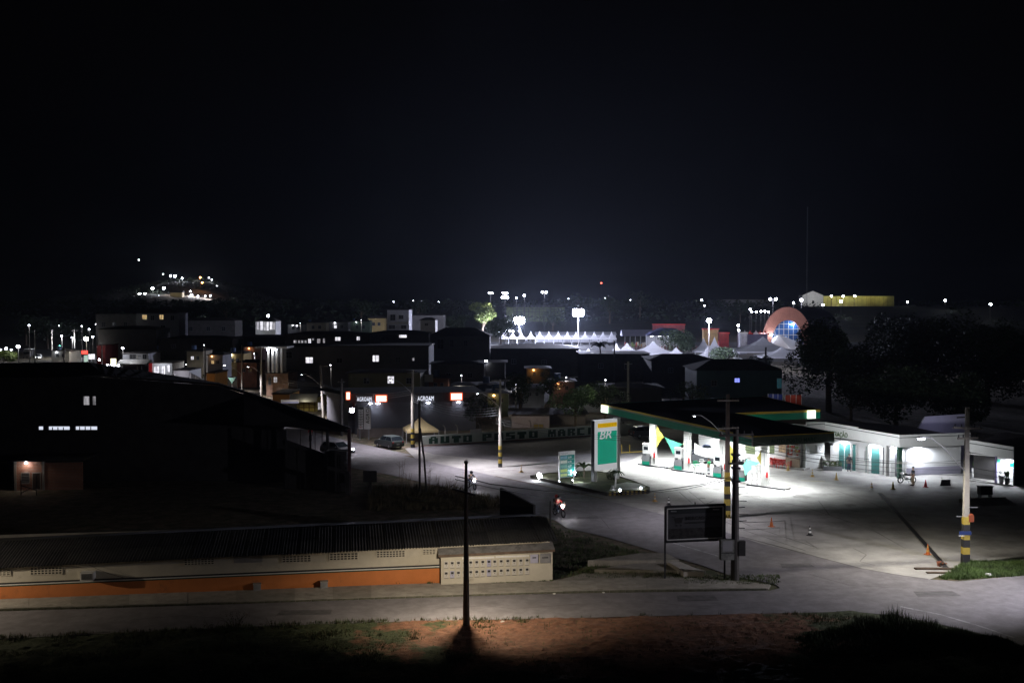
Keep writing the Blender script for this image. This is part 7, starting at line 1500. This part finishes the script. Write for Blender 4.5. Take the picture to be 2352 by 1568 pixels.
# ================================================================== FAIR, FAR TOWN, LIGHTS
TW = cloth('tent white',(0.80,0.80,0.83))
def tentmesh(w, he, hp, m_):
    mb = MB(); h = w/2; c_ = [(-h,-h),(h,-h),(h,h),(-h,h)]; prof = [(1.0,0.0),(0.62,0.16),(0.34,0.38),(0.15,0.66),(0.0,1.0)]
    for i in range(4):
        a, b = c_[i], c_[(i+1)%4]
        for (s0,t0_),(s1,t1_) in zip(prof, prof[1:]):
            z0, z1 = he+(hp-he)*t0_, he+(hp-he)*t1_; mb.add([(a[0]*s0,a[1]*s0,z0),(b[0]*s0,b[1]*s0,z0),(b[0]*s1,b[1]*s1,z1),(a[0]*s1,a[1]*s1,z1)], [(0,1,2,3)])
        mb.add([(a[0],a[1],he),(b[0],b[1],he),(b[0],b[1],he-0.35),(a[0],a[1],he-0.35)], [(0,3,2,1)])
    return mb.mesh('tent_roof', m_)
pt_ = tentmesh(4.0, 3.0, 6.0, TW); leg_ = MB().box(-0.05,-0.05,0,0.05,0.05,3.0).mesh('leg', METAL)
def tent(u, Y, label, w=4.0, he=3.0, hp=6.0, group=None, me=None, rz=0):
    p = gz(u,Y); t = thing('fair_tent', label, 'tent', tuple(p), rz, group); part('tent_roof', me or pt_, None, t)
    for x_ in (-w/2+0.1,w/2-0.1):
        for y_ in (-w/2+0.1,w/2-0.1): o = part('leg', leg_, None, t, (x_,y_,0)); o.scale = (1,1,he/3.0)
    return t
us = [1157.6,1178,1197.5,1219.4,1239.7,1260.8,1282,1303,1323,1343.6,1364.7,1385,1404.6]
ords = ['first','second','third','fourth','fifth','sixth','seventh','eighth','ninth','tenth','eleventh','twelfth','thirteenth']
for i, u in enumerate(us): tent(u, 468-i*0.5, 'white peaked fair tent, %s from the left in the long row' % ords[i], group='row of white peaked fair tents')
for i,(u,Y,w,he,hp,lb) in enumerate(((1210,415,4,2.2,4.6,'small bright white tent low in front of the tent row, left'),(1218,413,4,2.2,4.6,'small bright white tent low in front of the tent row, right'),(1326,300,6,3.0,6.0,'white tent corner peeping over the dark roof left of the palm'),(1352,305,7,2.4,5.0,'white tent roof touching the palm from the left'),(1362,288,5,2.0,4.4,'small white tent at the foot of the palm'),(1416,310,6,3.0,6.2,'white tent right of the palm'),(1440,322,9,3.0,6.0,'large pale tent behind the dark roofs'),(1500,318,14,3.2,6.6,'very large pale marquee right of the palm'),(1553,308,10,2.4,5.2,'pale marquee beside the dark round tree'),(1616,330,6,3.2,7.4,'tall peaked tent, left one of a pair right of the round tree'),(1641,328,6,3.2,7.6,'tall peaked tent, right one of a pair right of the round tree'),(1626,312,6,2.4,5.4,'low white tent under the pair of peaked tents'),(1685,300,5,2.2,5.0,'dim small tent left of the big white marquee'),(1752,335,20,3.2,7.4,'big grey white marquee in front of the arch building'),(1796,310,13,2.6,5.4,'white tent slope beside the dark crossarm pole'))):
    tent(u, Y, lb, w, he, hp, me=tentmesh(w,he,hp,TW))
m_ = thing('marquee', 'long white marquee wall behind the row of peaked tents', 'marquee', tuple(gz(1232,500))); part('wall', MB().box(0,0,0,36,0.3,HT(769,500)), TW, m_); part('roof', MB().xprism([(-0.6,HT(769,500)),(6,HT(763,500)),(12,HT(769,500))],-0.5,36.5), TW, m_)
for i in range(8): part('post', MB().box(i*5-0.08,-0.12,0,i*5+0.08,0,HT(769,500)), METAL, m_)
mq2 = thing('marquee', 'low grey roofed food stall with busy lit counters', 'marquee', tuple(gz(1433,440))); wq = 60*440/F; zq = HT(771,440)
part('roof', MB().xprism([(-4,zq),(1,HT(757,440)),(6,zq)],-1,wq+1), mat('grey canvas',(0.30,0.30,0.38),0.7,0.05,0.5), mq2)
for i in range(6): part('post', MB().box(i*wq/5-0.08,-3.8,0,i*wq/5+0.08,-3.65,zq), METAL, mq2)
for i in range(14): part('goods', MB().box(i*0.72,-2,0.2,i*0.72+0.6,-1.6,rnd.uniform(1.2,2.4)), rnd.choice(SN), mq2)
lamp(mq2, (wq/2,-3,zq-0.4), 260, (1,0.9,0.75), 0.3)
mq3 = thing('marquee', 'dark blue domed stall roof with bright lamps under its edge', 'marquee', tuple(gz(1484,420))); wq = 92*420/F; zq = HT(770,420)
part('roof', MB().yprism([(0,zq),(wq*0.12,HT(762,420)),(wq*0.4,HT(753,420)),(wq*0.7,HT(754,420)),(wq*0.92,HT(764,420)),(wq,zq)],-5,5), mat('navy canvas',(0.03,0.035,0.10),0.7,0.05,0.5), mq3)
part('back_wall', MB().box(0.5,4,0,wq-0.5,4.2,zq), TW, mq3)
for i in range(5): part('lamp_tube', MB().box(1+i*3,-4.9,zq-0.25,2+i*3,-4.8,zq-0.1), E_DOT, mq3)
for i in range(6): part('post', MB().box(i*wq/5-0.07,-5,0,i*wq/5+0.07,-4.88,zq), METAL, mq3)
lamp(mq3, (wq*0.35,-3,zq-0.5), 420, (1,0.95,0.95), 0.3); lamp(mq3, (wq*0.8,-3,zq-0.5), 160, (0.6,1.0,1.0), 0.3)
# people mass in the fair (too small to pick apart)
cw = MB(); rg = random.Random(9)
for _ in range(150):
    p = gz(rg.choice([rg.uniform(1435,1560), rg.uniform(1590,1680)]), rg.uniform(395,425)); cw.tube([(p.x,p.y,0.05),(p.x,p.y,1.0),(p.x+0.05,p.y,1.45)],[0.14,0.22,0.18],5).ball((p.x,p.y,1.62),0.12,5,4)
tag(part('crowd', cw, mat('crowd clothing',(0.25,0.12,0.12),0.8,0.8,0.35)), 'crowd of visitors between the stalls', 'crowd', kind='stuff')
for (u0,u1,vb,vt,Y,c_,lb) in ((1616,1650,778,757,425,(0.42,0.28,0.12),'yellow fair stall with red roof left of the arch'),(1652,1674,786,766,410,(0.40,0.03,0.03),'red fair booth with white top rail'),(1500,1573,762,746,520,(0.24,0.05,0.06),'dim red advertising hoarding behind the blue domed stall'),(1700,1716,788,766,380,(0.45,0.45,0.52),'pale booth at the left end of the lilac annex')):
    p = gz(u0,Y); w_ = (u1-u0)*Y/F; h_ = (vb-vt)*Y/F; t = thing('fair_booth', lb, 'booth', tuple(p)); mm = mat('booth %.2f %.2f'%c_[:2], c_, 0.6, 0.3, 0.8); part('wall', MB().box(0,0,0,w_,3,HT(vt,Y)), mm, t); part('roof', MB().box(-0.2,-0.6,HT(vt,Y)+0.01,w_+0.2,3.2,HT(vt,Y)+0.5), RED if c_[0]>c_[2]*2 else OFFW, t); part('counter', MB().box(0.2,-0.4,0.9,w_-0.2,-0.02,1.1), OFFW, t)
    lamp(t, (w_/2,-4,6), 120, (1,0.9,0.85), 0.3)
an = thing('annex', 'lilac grey annex left of the arch building with red tents on top', 'building', tuple(gz(1703,405))); part('wall', MB().box(0,0,0,60*405/F,8,HT(768,405)), mat('lilac annex wall',(0.30,0.27,0.38),0.8,0.08,0.4), an)
for i,(x_,c_) in enumerate(((0.5,TW),(2.4,RED),(4.6,TW),(6.2,RED),(8.2,RED))): part('roof_tent', tentmesh(2.0,0.3,1.7,c_), None, an, (x_+1,1.5,HT(768,405)))
# arch building
AY = 425.0; s_ = AY/F; cxp = (1809-CX)*s_; zb_ = 0.0; Ro = 57.5*s_; Ho = HT(705,AY); Ri = 38*s_; Hi = HT(735,AY); N = 40
ab = thing('arch_building', 'tall terracotta arch framing a blue grid window above the fair', 'building', (cxp,AY,0), R(-6))
def el(a, Rr, Hh): return (Rr*math.cos(a), Hh*max(0,math.sin(a))**0.92)
arch = MB()
for i in range(N+1):
    a = math.pi*i/N; xo, zo = el(a,Ro,Ho); xi, zi = el(a,Ri,Hi); arch.v += [(xo,0,zo),(xi,0,zi),(xi,3.0,zi),(xo,3.0,zo)]
for i in range(N):
    o = i*4
    for k_ in range(4): arch.f.append((o+k_, o+4+k_, o+4+(k_+1)%4, o+(k_+1)%4))
part('arch', arch, mat('terracotta cladding',(0.42,0.19,0.14),0.7,0.12,0.5), ab)
rb_ = MB()
for i in range(1,N,1):
    a = math.pi*i/N; xo, zo = el(a,Ro*1.003,Ho*1.003); xi, zi = el(a,Ri,Hi); rb_.tube([(xo,-0.04,zo),(xi,-0.04,zi)],0.05,4)
part('cladding_joint', rb_, mat('cladding joint',(0.30,0.13,0.10),0.8,0.1,1), ab)
gp = [el(math.pi*i/24,Ri,Hi) for i in range(25)]; part('window_glass', MB().yprism(gp,1.6,1.75), mat('blue window glass',(0.05,0.13,0.34),0.15,0.2,0.4), ab)
gm = MB()
for x_ in (-4.6,-3.0,-1.2,0.6,2.4,4.2):
    hh = Hi*math.sqrt(max(0,1-(x_/Ri)**2)); gm.box(x_-0.07,1.45,0,x_+0.07,1.59,hh-0.2)
for z_ in (1.6,3.4,5.4,7.6,9.6):
    ww = Ri*math.sqrt(max(0,1-(z_/Hi)**2)); gm.box(-ww+0.2,1.46,z_-0.07,ww-0.2,1.58,z_+0.07)
part('mullion', gm, WHITE, ab)
hl = MB()
for i in range(N+1):
    a = math.pi*i/N; xo, zo = el(a,Ro*0.97,Ho*0.97); hl.v += [(xo,3.0,zo),(xo+20,48,zo*0.98)]
for i in range(N): hl.f.append((2*i,2*i+2,2*i+3,2*i+1))
part('hall_vault', hl, mat('dark blue hall roof',(0.04,0.05,0.10),0.6,0.15,0.3), ab)
part('entrance_canopy', MB().add([(-7,-6,0.5),(0,-9,0.2),(9,-3,0.2),(9,0,0.8),(-3.5,-0.5,5.6),(-6,-0.5,4.0)], [(0,1,4,5),(1,2,3,4)]), TW, ab)
lamp(ab, (-6.5,-3,5.5), 500, (0.8,0.85,1.0), 0.3); lamp(ab, (1,-9,4), 300, (0.75,0.82,1.0), 0.5); lamp(ab, (2.2,0.6,9.5), 700, (0.5,0.7,1.0), 0.3); lamp(ab, (-10,-16,14), 5500, (0.95,0.86,0.92), 0.5)
part('door_lamp', MB().ball((-6.2,-1.2,5.4),0.42,8,6), E_BIG, ab); part('inner_lamp', MB().box(1.2,1.3,9.3,2.6,1.4,9.6), E_DOT, ab)
ords += ['fourteenth','fifteenth','sixteenth','seventeenth']
def ORD(u, L_): return ords[sorted(L_).index(u)]
# floodlight masts of the fair
def mast(u, v, Y, label, n, pw, em=E_BIG, r_=0.42, spread=1.0, rows=1, pole_m=POLED, group='floodlight masts of the fair'):
    p = AT(u,v,Y); b = gz(u,Y); h_ = p.z-b.z; t = thing('floodlight_mast', label, 'light mast', tuple(b), 0, group)
    part('pole', MB().tube([(0,0,0),(0,0,h_)],[0.14,0.09],8), pole_m, t); part('head_frame', MB().box(-spread*0.6,-0.05,h_-0.08,spread*0.6,0.05,h_+0.08), DMETAL, t)
    for j in range(rows):
        for i in range(n):
            x = (i-(n-1)/2)*spread/max(1,n-1)*1.0 if n > 1 else 0; part('lamp_head', MB().ball((x,-0.25,h_+j*spread*0.4-(rows-1)*0.2*spread),r_,8,6), em, t)  # heads enlarged; the lamps' glare is put into their size
    if pw: lamp(t, (0.4,-1.6,h_-r_-0.8), pw*1.5, (0.70,0.74,1.0), 0.5)
    return t
E_HUGE = emit('stadium floodlight', (0.88,0.88,1.0), 120)
mast(1193,736,446,'left dazzling floodlight mast over the fair tents',4,170000,E_HUGE,1.0,2.2,2); mast(1328,718,300,'tall middle floodlight mast over the fair tents',4,70000,E_HUGE,0.62,1.9,2)
mast(1628,736.5,290,'right floodlight mast with a street lamp above the red booths',1,18000,E_HUGE,0.62,1.0)
mast(1160,673,520,'white lamp cluster mast right of the yellow green tree, upper heads',3,2500,E_BIG,0.5,1.6); mast(1160,683,522,'lower lamp heads on the mast right of the yellow green tree',3,1500,E_BIG,0.55,2.4)
mast(1127,673,500,'lamp cluster touching the yellow green tree crown',2,900,E_BIG,0.4,1.2); mast(1250,671,560,'pair of lamps on the mast right of the court fence',2,1800,E_BIG,0.5,1.8)
mast(1204,678.5,560,'lamp mast left of the pair of lamps',1,900,E_BIG,0.5); mast(1186,684,565,'small lamp post between the cluster masts',1,300,E_BIG,0.3); mast(1695,747,430,'upper small lamp on the post left of the arch annex',1,400,E_BIG,0.45); mast(1696,758,428,'lower small lamp on the post left of the arch annex',1,300,E_BIG,0.4)
mast(1774.5,687,520,'twin headed lamp mast behind the left shoulder of the arch',2,2500,E_BIG,0.6,2.6); mast(1821.7,695.6,560,'lamp behind the top of the arch',1,500,E_BIG,0.5); mast(1839.5,689,560,'bright lamp before the white gable hall',1,1800,E_BIG,0.7); mast(1930.7,692,620,'bright lamp in front of the yellow lit hall',1,250,E_BIG,0.7); mast(1889,700,600,'low lamp at the left end of the yellow lit hall',1,100,E_BIG,0.5)
for i,(u,v) in enumerate(((1722,710),(1726,716),(1736,716),(1747,715),(1756,715),(1764,716))): mast(u,v,500,'small white lamp left of the arch shoulder, '+ords[i]+' from the left',1,120 if i%2 else 0,E_BIG,0.38,group='small lamps left of the arch shoulder')
for i,(u,v) in enumerate(((1147,760),(1151,760.5),(1162,760),(1171,760),(1178,761),(1193,759.5))): mast(u,v,440,'small white lamp above the leftmost tents, '+ords[i]+' from the left',1,200 if i%2 else 0,E_BIG,0.4,group='row of small lamps above the leftmost tents')
# court fence behind
cf = thing('court_fence', 'tall greenish sports court fence behind the fair', 'fence', tuple(gz(1180,600))); wf = 110*600/F; b0_ = tz(0,600); z0_, z1_ = HT(716,600)-b0_, HT(702,600)-b0_
for i in range(14): part('post', MB().box(i*wf/13-0.1,0,0,i*wf/13+0.1,0.2,z1_), DMETAL, cf)
for j in range(3): part('rail', MB().box(0,0.05,z0_+(z1_-z0_)*j/2-0.1,wf,0.15,z0_+(z1_-z0_)*j/2+0.1), DMETAL, cf)
part('green_wall', MB().box(-4,6,0,wf+2,6.3,z1_-0.8), mat('court green wall',(0.16,0.20,0.08),0.8,0.3,0.5), cf)
# halls on the right ridge
yh = house('long yellow lit hall on the right ridge', 1889,2051,705,680,None,720,mat('yellow corrugated wall',(0.55,0.50,0.12),0.7,0.15,0.3),name='hall',cat='hall')
for i in range(17): part('rib', MB().box(i*2.8,-0.15,0,i*2.8+0.15,0,HT(681,720)-tz(200,720)), mat('olive rib',(0.25,0.22,0.05),0.7,0.1,1), yh)
for x_ in (3,14,25,36): lamp(yh, (x_,-6,9), 600, (1.0,0.95,0.6), 0.5, 'SPOT', rot=(R(85),0,0), angle=120)
for u_,v_,w_ in ((1908.4,680,'left'),(1935,680,'middle'),(1962,679,'right')): mast(u_,v_,712,w_+' small lamp at the roof edge of the yellow lit hall',1,0,E_BIG,0.6,group='small lamps along the yellow hall roof')
wg = house('white gabled hall left of the yellow lit hall', 1841,1889,712,678,668,700,OFFW,gable=True,name='hall',cat='hall'); lamp(wg, (6,-12,6), 2500, (0.95,0.97,1.0), 0.5, 'SPOT', rot=(R(92),0,0), angle=95)
dh = house('long pale low hall on the ridge left of the arch', 1650,1770,712,688,None,760,GWALL,name='hall',cat='hall'); lamp(dh, (18,-14,5), 700, (0.9,0.92,1.0), 0.5, 'SPOT', rot=(R(92),0,0), angle=120)
am = thing('radio_mast', 'very thin radio mast rising behind the white gabled hall', 'radio mast', tuple(gz(1852,690))); hm = HT(475,690)-am.location.z
lm = MB()
for k_ in range(3): a = k_*2.094; lm.tube([(0.5*math.cos(a),0.5*math.sin(a),0),(0.25*math.cos(a),0.25*math.sin(a),hm)],0.05,4)
for i in range(40): z = hm*i/40; z2 = hm*(i+1)/40; lm.tube([(0.45,0,z),(-0.22,0.35,z2)],0.03,3).tube([(-0.22,0.35,z),(-0.2,-0.35,z2)],0.03,3)
part('lattice', lm, METAL, am); part('base', MB().box(-0.8,-0.8,-0.5,0.8,0.8,0.5), CONC2, am)
# woods on the far slopes
wd = MB(); rg = random.Random(31)
for _ in range(5200):
    if rg.random() < 0.45: x = rg.uniform(-560,-250); y = rg.uniform(1020,1420)
    else: y = rg.uniform(600,820); x = rg.uniform(-0.5,0.5)*y*1.1
    if ((x+345)/34)**2+((y-1170)/95)**2 < 1.1: continue
    if 185 < x < 320 and y < 745: continue
    z = tz(x,y); s_ = rg.uniform(1.2,2.6)
    for k_ in range(3): leafcloud(wd, (x,y,z+s_), (s_*1.3,s_*1.3,s_), 2, s_*0.55, rg, 0.4)
tag(part('distant_woods', wd, LEAFD), 'dark scrub and woods covering the distant slopes', 'woods', kind='stuff')
# far lamps
def lamppost(u, v, Y, label, group, em=E_DOT, r_=0.5, pw=0, hmin=6.0, col=(0.88,0.9,1.0), pm=POLED):
    p = AT(u,v,Y); g0 = tz(p.x,Y); h_ = max(p.z-g0, 1.0); t = thing('street_lamp', label, 'street lamp', (p.x,Y,p.z-h_), 0, group)
    part('pole', MB().tube([(0,0.1,-0.5),(0,0.1,h_)],[0.14,0.08],6), pm, t); part('lamp_head', MB().ball((0,-0.1,h_),(r_,r_*0.6,r_*0.8),8,6), em, t)  # head oversized to stand for the lamp's bloom
    if pw: lamp(t, (0,-0.8,h_-0.4), pw, col, 0.4)
    return t
hillg = 'street lamps on the far left hill'
for (u,v,Y,e_,r_,pw) in ((374.8,629.5,1380,E_DOT,0.8,0),(392,634,1340,E_BIG,1.0,4000),(418,639,1330,E_BIG,1.0,4000),(480,637.8,1380,E_DOT,0.9,0),(486,642.5,1370,E_DOT,0.9,1500),(498,657,1340,E_DOT,0.8,1500),(516.7,673.6,1300,E_DOT,0.8,0),(423,664,1260,E_BIG,0.8,3000),(437,669,1240,E_BIG,0.9,4000),(439.7,677,1200,E_BIG,1.2,6000),(455,679.5,1200,E_DOT,0.9,2500),(471.7,679.5,1200,E_DOT,0.9,2500),(483,679,1190,E_DOT,0.9,3500),(442.8,651,1320,E_DOT,1.0,2000),(364.8,679,1180,E_DOT,0.6,0),(506,690,1130,E_DOT,0.01,5000)):
    if r_ > 0.02: lamppost(u,v,Y,'white street lamp on the far left hill, '+ORD(u,[374.8,392,418,480,486,498,516.7,423,437,439.7,455,471.7,483,442.8,364.8])+' from the left',hillg,e_,r_,pw*2.5)
lamppost(319,597,1500,'lone white light high above the far left hill','lone lamp',E_DOT,1.0,0)
lamppost(402,634,1340,'brightest lamp near the top of the far left hill',hillg,E_BIG,1.6,7000)
for (u,v,lb) in ((350.6,662,'bright lamp halfway down the far left hill, left one'),(376,661.6,'bright lamp halfway down the far left hill, right one'),(321,675.6,'left lamp of the dazzling pair at the foot of the far left hill'),(333,675.6,'right lamp of the dazzling pair at the foot of the far left hill')): lamppost(u,v,1190,lb,hillg,E_BIG,1.5,14000)
for (u,v,lb) in ((460,637,'upper orange street lamp on the far left hill'),(464.6,649,'pinkish orange lamp below the upper orange one on the hill'),(361,680.6,'low orange lamp at the foot of the far left hill')): lamppost(u,v,1260,lb,'orange lamps on the far left hill',E_ORA,1.2,2500,col=(1,0.5,0.2))
for (u0,u1,vb,ve,vr,Y,c_,lb) in ((262,305,683,670,665,1290,(0.35,0.42,0.42),'pale roofed shed on the left shoulder of the far hill'),(391,418,684,672,667,1180,(0.55,0.42,0.22),'yellowish pavilion in the middle of the far hill'),(404,430,664,655,650,1330,(0.35,0.35,0.30),'dim house in the middle of the far hill'),(385,398,656,650,647,1350,(0.4,0.4,0.4),'small pale house near the top of the far hill'),(443,456,652,643,640,1340,(0.3,0.3,0.28),'small dim house under the orange lamp on the hill')):
    p = gz((u0+u1)/2,Y); zb2 = HT(vb,Y); t = thing('hill_house', lb, 'house', (AT(u0,vb,Y).x,Y,zb2)); w_ = (u1-u0)*Y/F; part('wall', MB().box(0,0,-4,w_,8,HT(ve,Y)-zb2), mat('hill wall %.2f'%c_[0], c_, 0.8,0.1,0.3), t); part('roof', MB().xprism([(-0.5,HT(ve,Y)-zb2),(4,HT(vr,Y)-zb2),(8.5,HT(ve,Y)-zb2)],-0.5,w_+0.5), OFFW if 'pale roofed' in lb else DROOF, t); lamp(t,(w_/2,-9,6),500,(0.95,0.95,0.85),0.5)
slope = MB(); hs = [(452,676),(475,671),(495,676),(515,690),(524,706),(500,716),(470,714),(452,702)]
for g_ in (14,): pass
ridge = 'small white lamps along the horizon'
HL_ = {(777,695):'above the terrace storey',(854,697.6):'left of the white balcony house',(905,692.6):'above the balcony house',(949.6,690.6):'right of the balcony house',(1007,694):'left of the narrow tall tree',(1058,702):'beside the narrow tall tree',(1124,711):'inside the dark tree by the fair',(1305.7,686):'above the middle floodlight mast',(1389,684):'just below the red beacon',(1448,689):'right of the red beacon',(1611.7,689):'above the right floodlight mast',(1618,702):'just above the right floodlight mast',(2084,693.5):'right of the yellow lit hall',(2170.8,690):'second right of the yellow hall',(2275,698.5):'rightmost of all',(554.6,706.8):'right of the far left hill',(620,706):'above the small market hall',(682,748):'left of the terrace storey',(428,837):'above the box-like kiosk'}
for (u,v,Y,r_,e_) in ((777,695,820,0.6,E_BIG),(854,697.6,900,0.5,E_DOT),(905,692.6,900,0.6,E_BIG),(949.6,690.6,950,0.5,E_DOT),(1007,694,900,0.6,E_BIG),(1058,702,700,0.35,E_DOT),(1124,711,600,0.35,E_DOT),(1305.7,686,900,0.5,E_DOT),(1389,684,900,0.5,E_DOT),(1448,689,900,0.5,E_DOT),(1611.7,689,800,0.7,E_BIG),(1618,702,520,0.4,E_DOT),(2084,693.5,700,0.6,E_BIG),(2170.8,690,650,0.6,E_BIG),(2275,698.5,600,0.7,E_BIG),(554.6,706.8,900,0.6,E_DOT),(620,706,850,0.4,E_DOT),(682,748,480,0.3,E_DOT),(428,837,260,0.12,E_DOT)):
    lamppost(u,v,Y,'small white lamp on the dark horizon, '+HL_[(u,v)],ridge,e_,r_,220 if e_ is E_BIG else 0)
lamppost(1381,650,1300,'single red beacon high above the horizon','beacon',E_RED,1.0,0)
lamppost(616,725,410,'bright lamp above the small market hall','market lamp',E_BIG,0.5,300); lamppost(2309,831.6,250,'square white lamp hanging at the right edge','right lamps',E_BIG,0.3,30); lamppost(2239,823.6,260,'small bluish lamp among the dark trees at right','right lamps',emit('bluish lamp',(0.3,0.5,1.0),6),0.35,30,col=(0.6,0.7,1))
pw_ = single('rubble_wall', MB().box(0,0,0,6.5,0.4,2.2), OFFW, 'irregular pale wall fragment glimpsed between dark trees at right', 'wall', loc=tuple(gz(2196,262))[:2]+(HT(822,262),)); lamp(pw_, (1.5,-3,3.0), 60, (0.95,0.95,1), 0.3)
leftg = 'street lamps of the far left junction'
for (u,v,Y,e_,r_,pw) in ((67,747,300,E_DOT,0.28,250),(136,748,330,E_DOT,0.14,0),(188,749,360,E_DOT,0.25,200),(220.5,744.5,420,E_DOT,0.25,0),(205,756,330,E_DOT,0.28,100),(142,771,350,E_DOT,0.28,2500),(166,775,350,E_DOT,0.28,2500),(213,773,300,E_BIG,0.24,200),(14,800,330,E_BIG,0.4,200),(26,803,330,E_DOT,0.3,0),(1,803,330,E_DOT,0.3,0),(225,797,290,E_DOT,0.25,100),(232,789,320,E_DOT,0.2,0),(229,790,321,E_DOT,0.2,0)):
    lamppost(u,v,Y,'white street lamp near the far left junction, '+ORD(u,[67,136,188,220.5,205,142,166,213,14,26,1,225,232,229])+' from the left',leftg,e_,r_,pw)
lamppost(198,778.5,290,'dazzling yellowish lamp over the red sign','junction lamp',emit('warm bright lamp',(1.0,0.95,0.85),80),0.62,900,col=(1,0.95,0.85)); lamppost(42,795.6,300,'bright bluish lamp at the left edge','left edge lamp',E_BIG,0.48,500); lamppost(137.5,795,300,'green traffic light glowing at the junction','traffic light',E_GRN,0.3,25,col=(0.2,1,0.7)); lamppost(282,799,262,'street lamp above the grey shuttered shop','shop lamp',E_BIG,0.26,260)
for i,(u,vt,vb) in enumerate(((80,757,830),(119.5,757,812),(172,757,815),(147,797,840),(234,790,850),(315,815,860),(324,836,870),(471,795,868))):
    Y = [320,350,350,265,268,262,240,212][i]; p = gz(u,Y); t = thing('utility_pole', ['tall pale pole behind the far left truck','pale pole in the middle of the far left trees','pale pole left of the red sign','black pole in front of the far left road','dark pole left of the dazzling white shop','grey pole before the shuttered shop','dark T-shaped pole before the glowing shop','grey pole at the end of the compound wall'][i], 'utility pole', tuple(p), 0, 'poles of the far street'); h_ = HT(vt,Y); part('shaft', MB().tube([(0,0,0),(0,0,h_)],[0.2,0.12],8), POLEC if 'pale' in t['label'] or 'grey' in t['label'] else POLED, t); part('crossarm', MB().box(-0.9,-0.05,h_-0.35,0.9,0.05,h_-0.22), POLED, t)
for (u,vt,Y,lb) in ((1882/1.0,0,0,''),)[:0]: pass
for (u,vt,vb,Y,lb,m_) in ((1759,797,840,190,'black pole with crossarm standing before the big white marquee',POLED),(1443,830,925,165,'thin grey pole rising behind the canopy roof',POLEC),(1411,782,815,240,'thin dark pole before the fair stalls',POLED)):
    p = gz(u,Y); t = thing('utility_pole', lb, 'utility pole', tuple(p), 0, 'poles between town and fair'); h_ = HT(vt,Y); part('shaft', MB().tube([(0,0,0),(0,0,h_)],[0.22,0.15],8), m_, t); part('crossarm', MB().box(-1.3,-0.08,h_-2.1,1.3,0.08,h_-1.9) if u==1759 else MB().box(-0.6,-0.05,h_-0.4,0.6,0.05,h_-0.3), m_, t)

# ------------------------------------------------------------------ cables
def cable(label, a, b, sag=0.6, r_=0.018, m_=BLK, wob=0.0):
    a, b = Vector(a), Vector(b); n = 18; pts = []
    for i in range(n+1):
        t = i/n; p = a.lerp(b,t); p.z -= sag*4*t*(1-t); p.z += wob*math.sin(i*2.1)*math.sin(i*0.7); pts.append(p-a)
    single('cable', MB().tube(pts, r_, 5), m_, label, 'cable', 'overhead cables', loc=tuple(a))
CBL = mat('cable grey',(0.10,0.10,0.10),0.5,0.1,2)
yk = 44.0/1
cable('twisted cable sagging from the near pole to the black pole', AT(1046,1093,bnp.y), AT(1683,1094,68), 1.0, 0.025, BLK, 0.04)
cable('second cable below the twisted one towards the black pole', AT(1420,1130,75), AT(1683,1097,68), 0.35, 0.022, BLK, 0.03)
cable('looping cable left of the near pole', AT(1042,1112,bnp.y), AT(930,1140,70), 0.5, 0.022, BLK, 0.05); cable('cable from the near pole crossbar across the motorcycle', AT(1046,1100,bnp.y), AT(1360,1147,90), 0.3, 0.02)
b4 = G(2217,1296).y; b3 = G(1688,1333).y; b2 = G(1670,1189).y
for i,(va,vb_) in enumerate(((1030,1063),(1046,1066),(1052,1078),(1062,1090),(1040,1056))): cable('thin wire passing in front of the station shop, %s one' % ['topmost','second','middle','fourth','lowest'][i], AT(1690,1000+i*7,b3), AT(2216,vb_,b4), 0.5, 0.014, BLK)
for i,v_ in enumerate((996,999,1003)): cable('wire between the banded pole and the station-front pole, '+ords[i]+' from the top', AT(1140,960+i*6,G(1149,1073).y), AT(1664,v_,b2), 0.9, 0.014, CBL)
for i,v_ in enumerate((1070,1082,1096)): cable('wire running off to the right from the square pole, '+ords[i]+' from the top', AT(2222,v_,b4), AT(2420,v_+22,b4+2), 0.2, 0.014, BLK)
for i in range(4): cable('pale wire left of the banded street pole, '+ords[i]+' from the top', AT(946,905+i*5,G(948,1028).y), AT(1143,935+i*6,G(1149,1073).y), 0.8, 0.02, METAL)
for i in range(3): cable('pale wire between the leaning pole and the AGROAM pole, '+ords[i]+' from the top', AT(738,880+i*5,165), AT(946,895+i*5,G(948,1028).y), 1.0, 0.02, METAL)
for i in range(3): cable('wire crossing the forecourt towards the black pole, '+ords[i]+' from the top', AT(1840,1176+i*14,96), AT(1700,1180+i*18,b3), 0.1, 0.018, CBL)
for i in range(3): cable('wire from the far bend to the leaning pole, '+ords[i]+' from the top', AT(602,850+i*6,205), AT(738,882+i*5,165), 0.6, 0.02, CBL)

# ------------------------------------------------------------------ haze
hzv = MB().box(-2500,-40,-2,2500,2400,95); hm_ = bpy.data.materials.new('night haze'); hm_.use_nodes = True; nt = hm_.node_tree; nt.nodes.clear()
ov = nt.nodes.new('ShaderNodeOutputMaterial'); pv = nt.nodes.new('ShaderNodeVolumePrincipled'); pv.inputs['Density'].default_value = HAZE; pv.inputs['Color'].default_value = (0.72,0.80,1.0,1); pv.inputs['Anisotropy'].default_value = 0.55
nt.links.new(pv.outputs[0], ov.inputs['Volume'])
if HAZE > 0: tag(part('haze', hzv, hm_), 'thin night haze over the town', 'haze', kind='stuff')
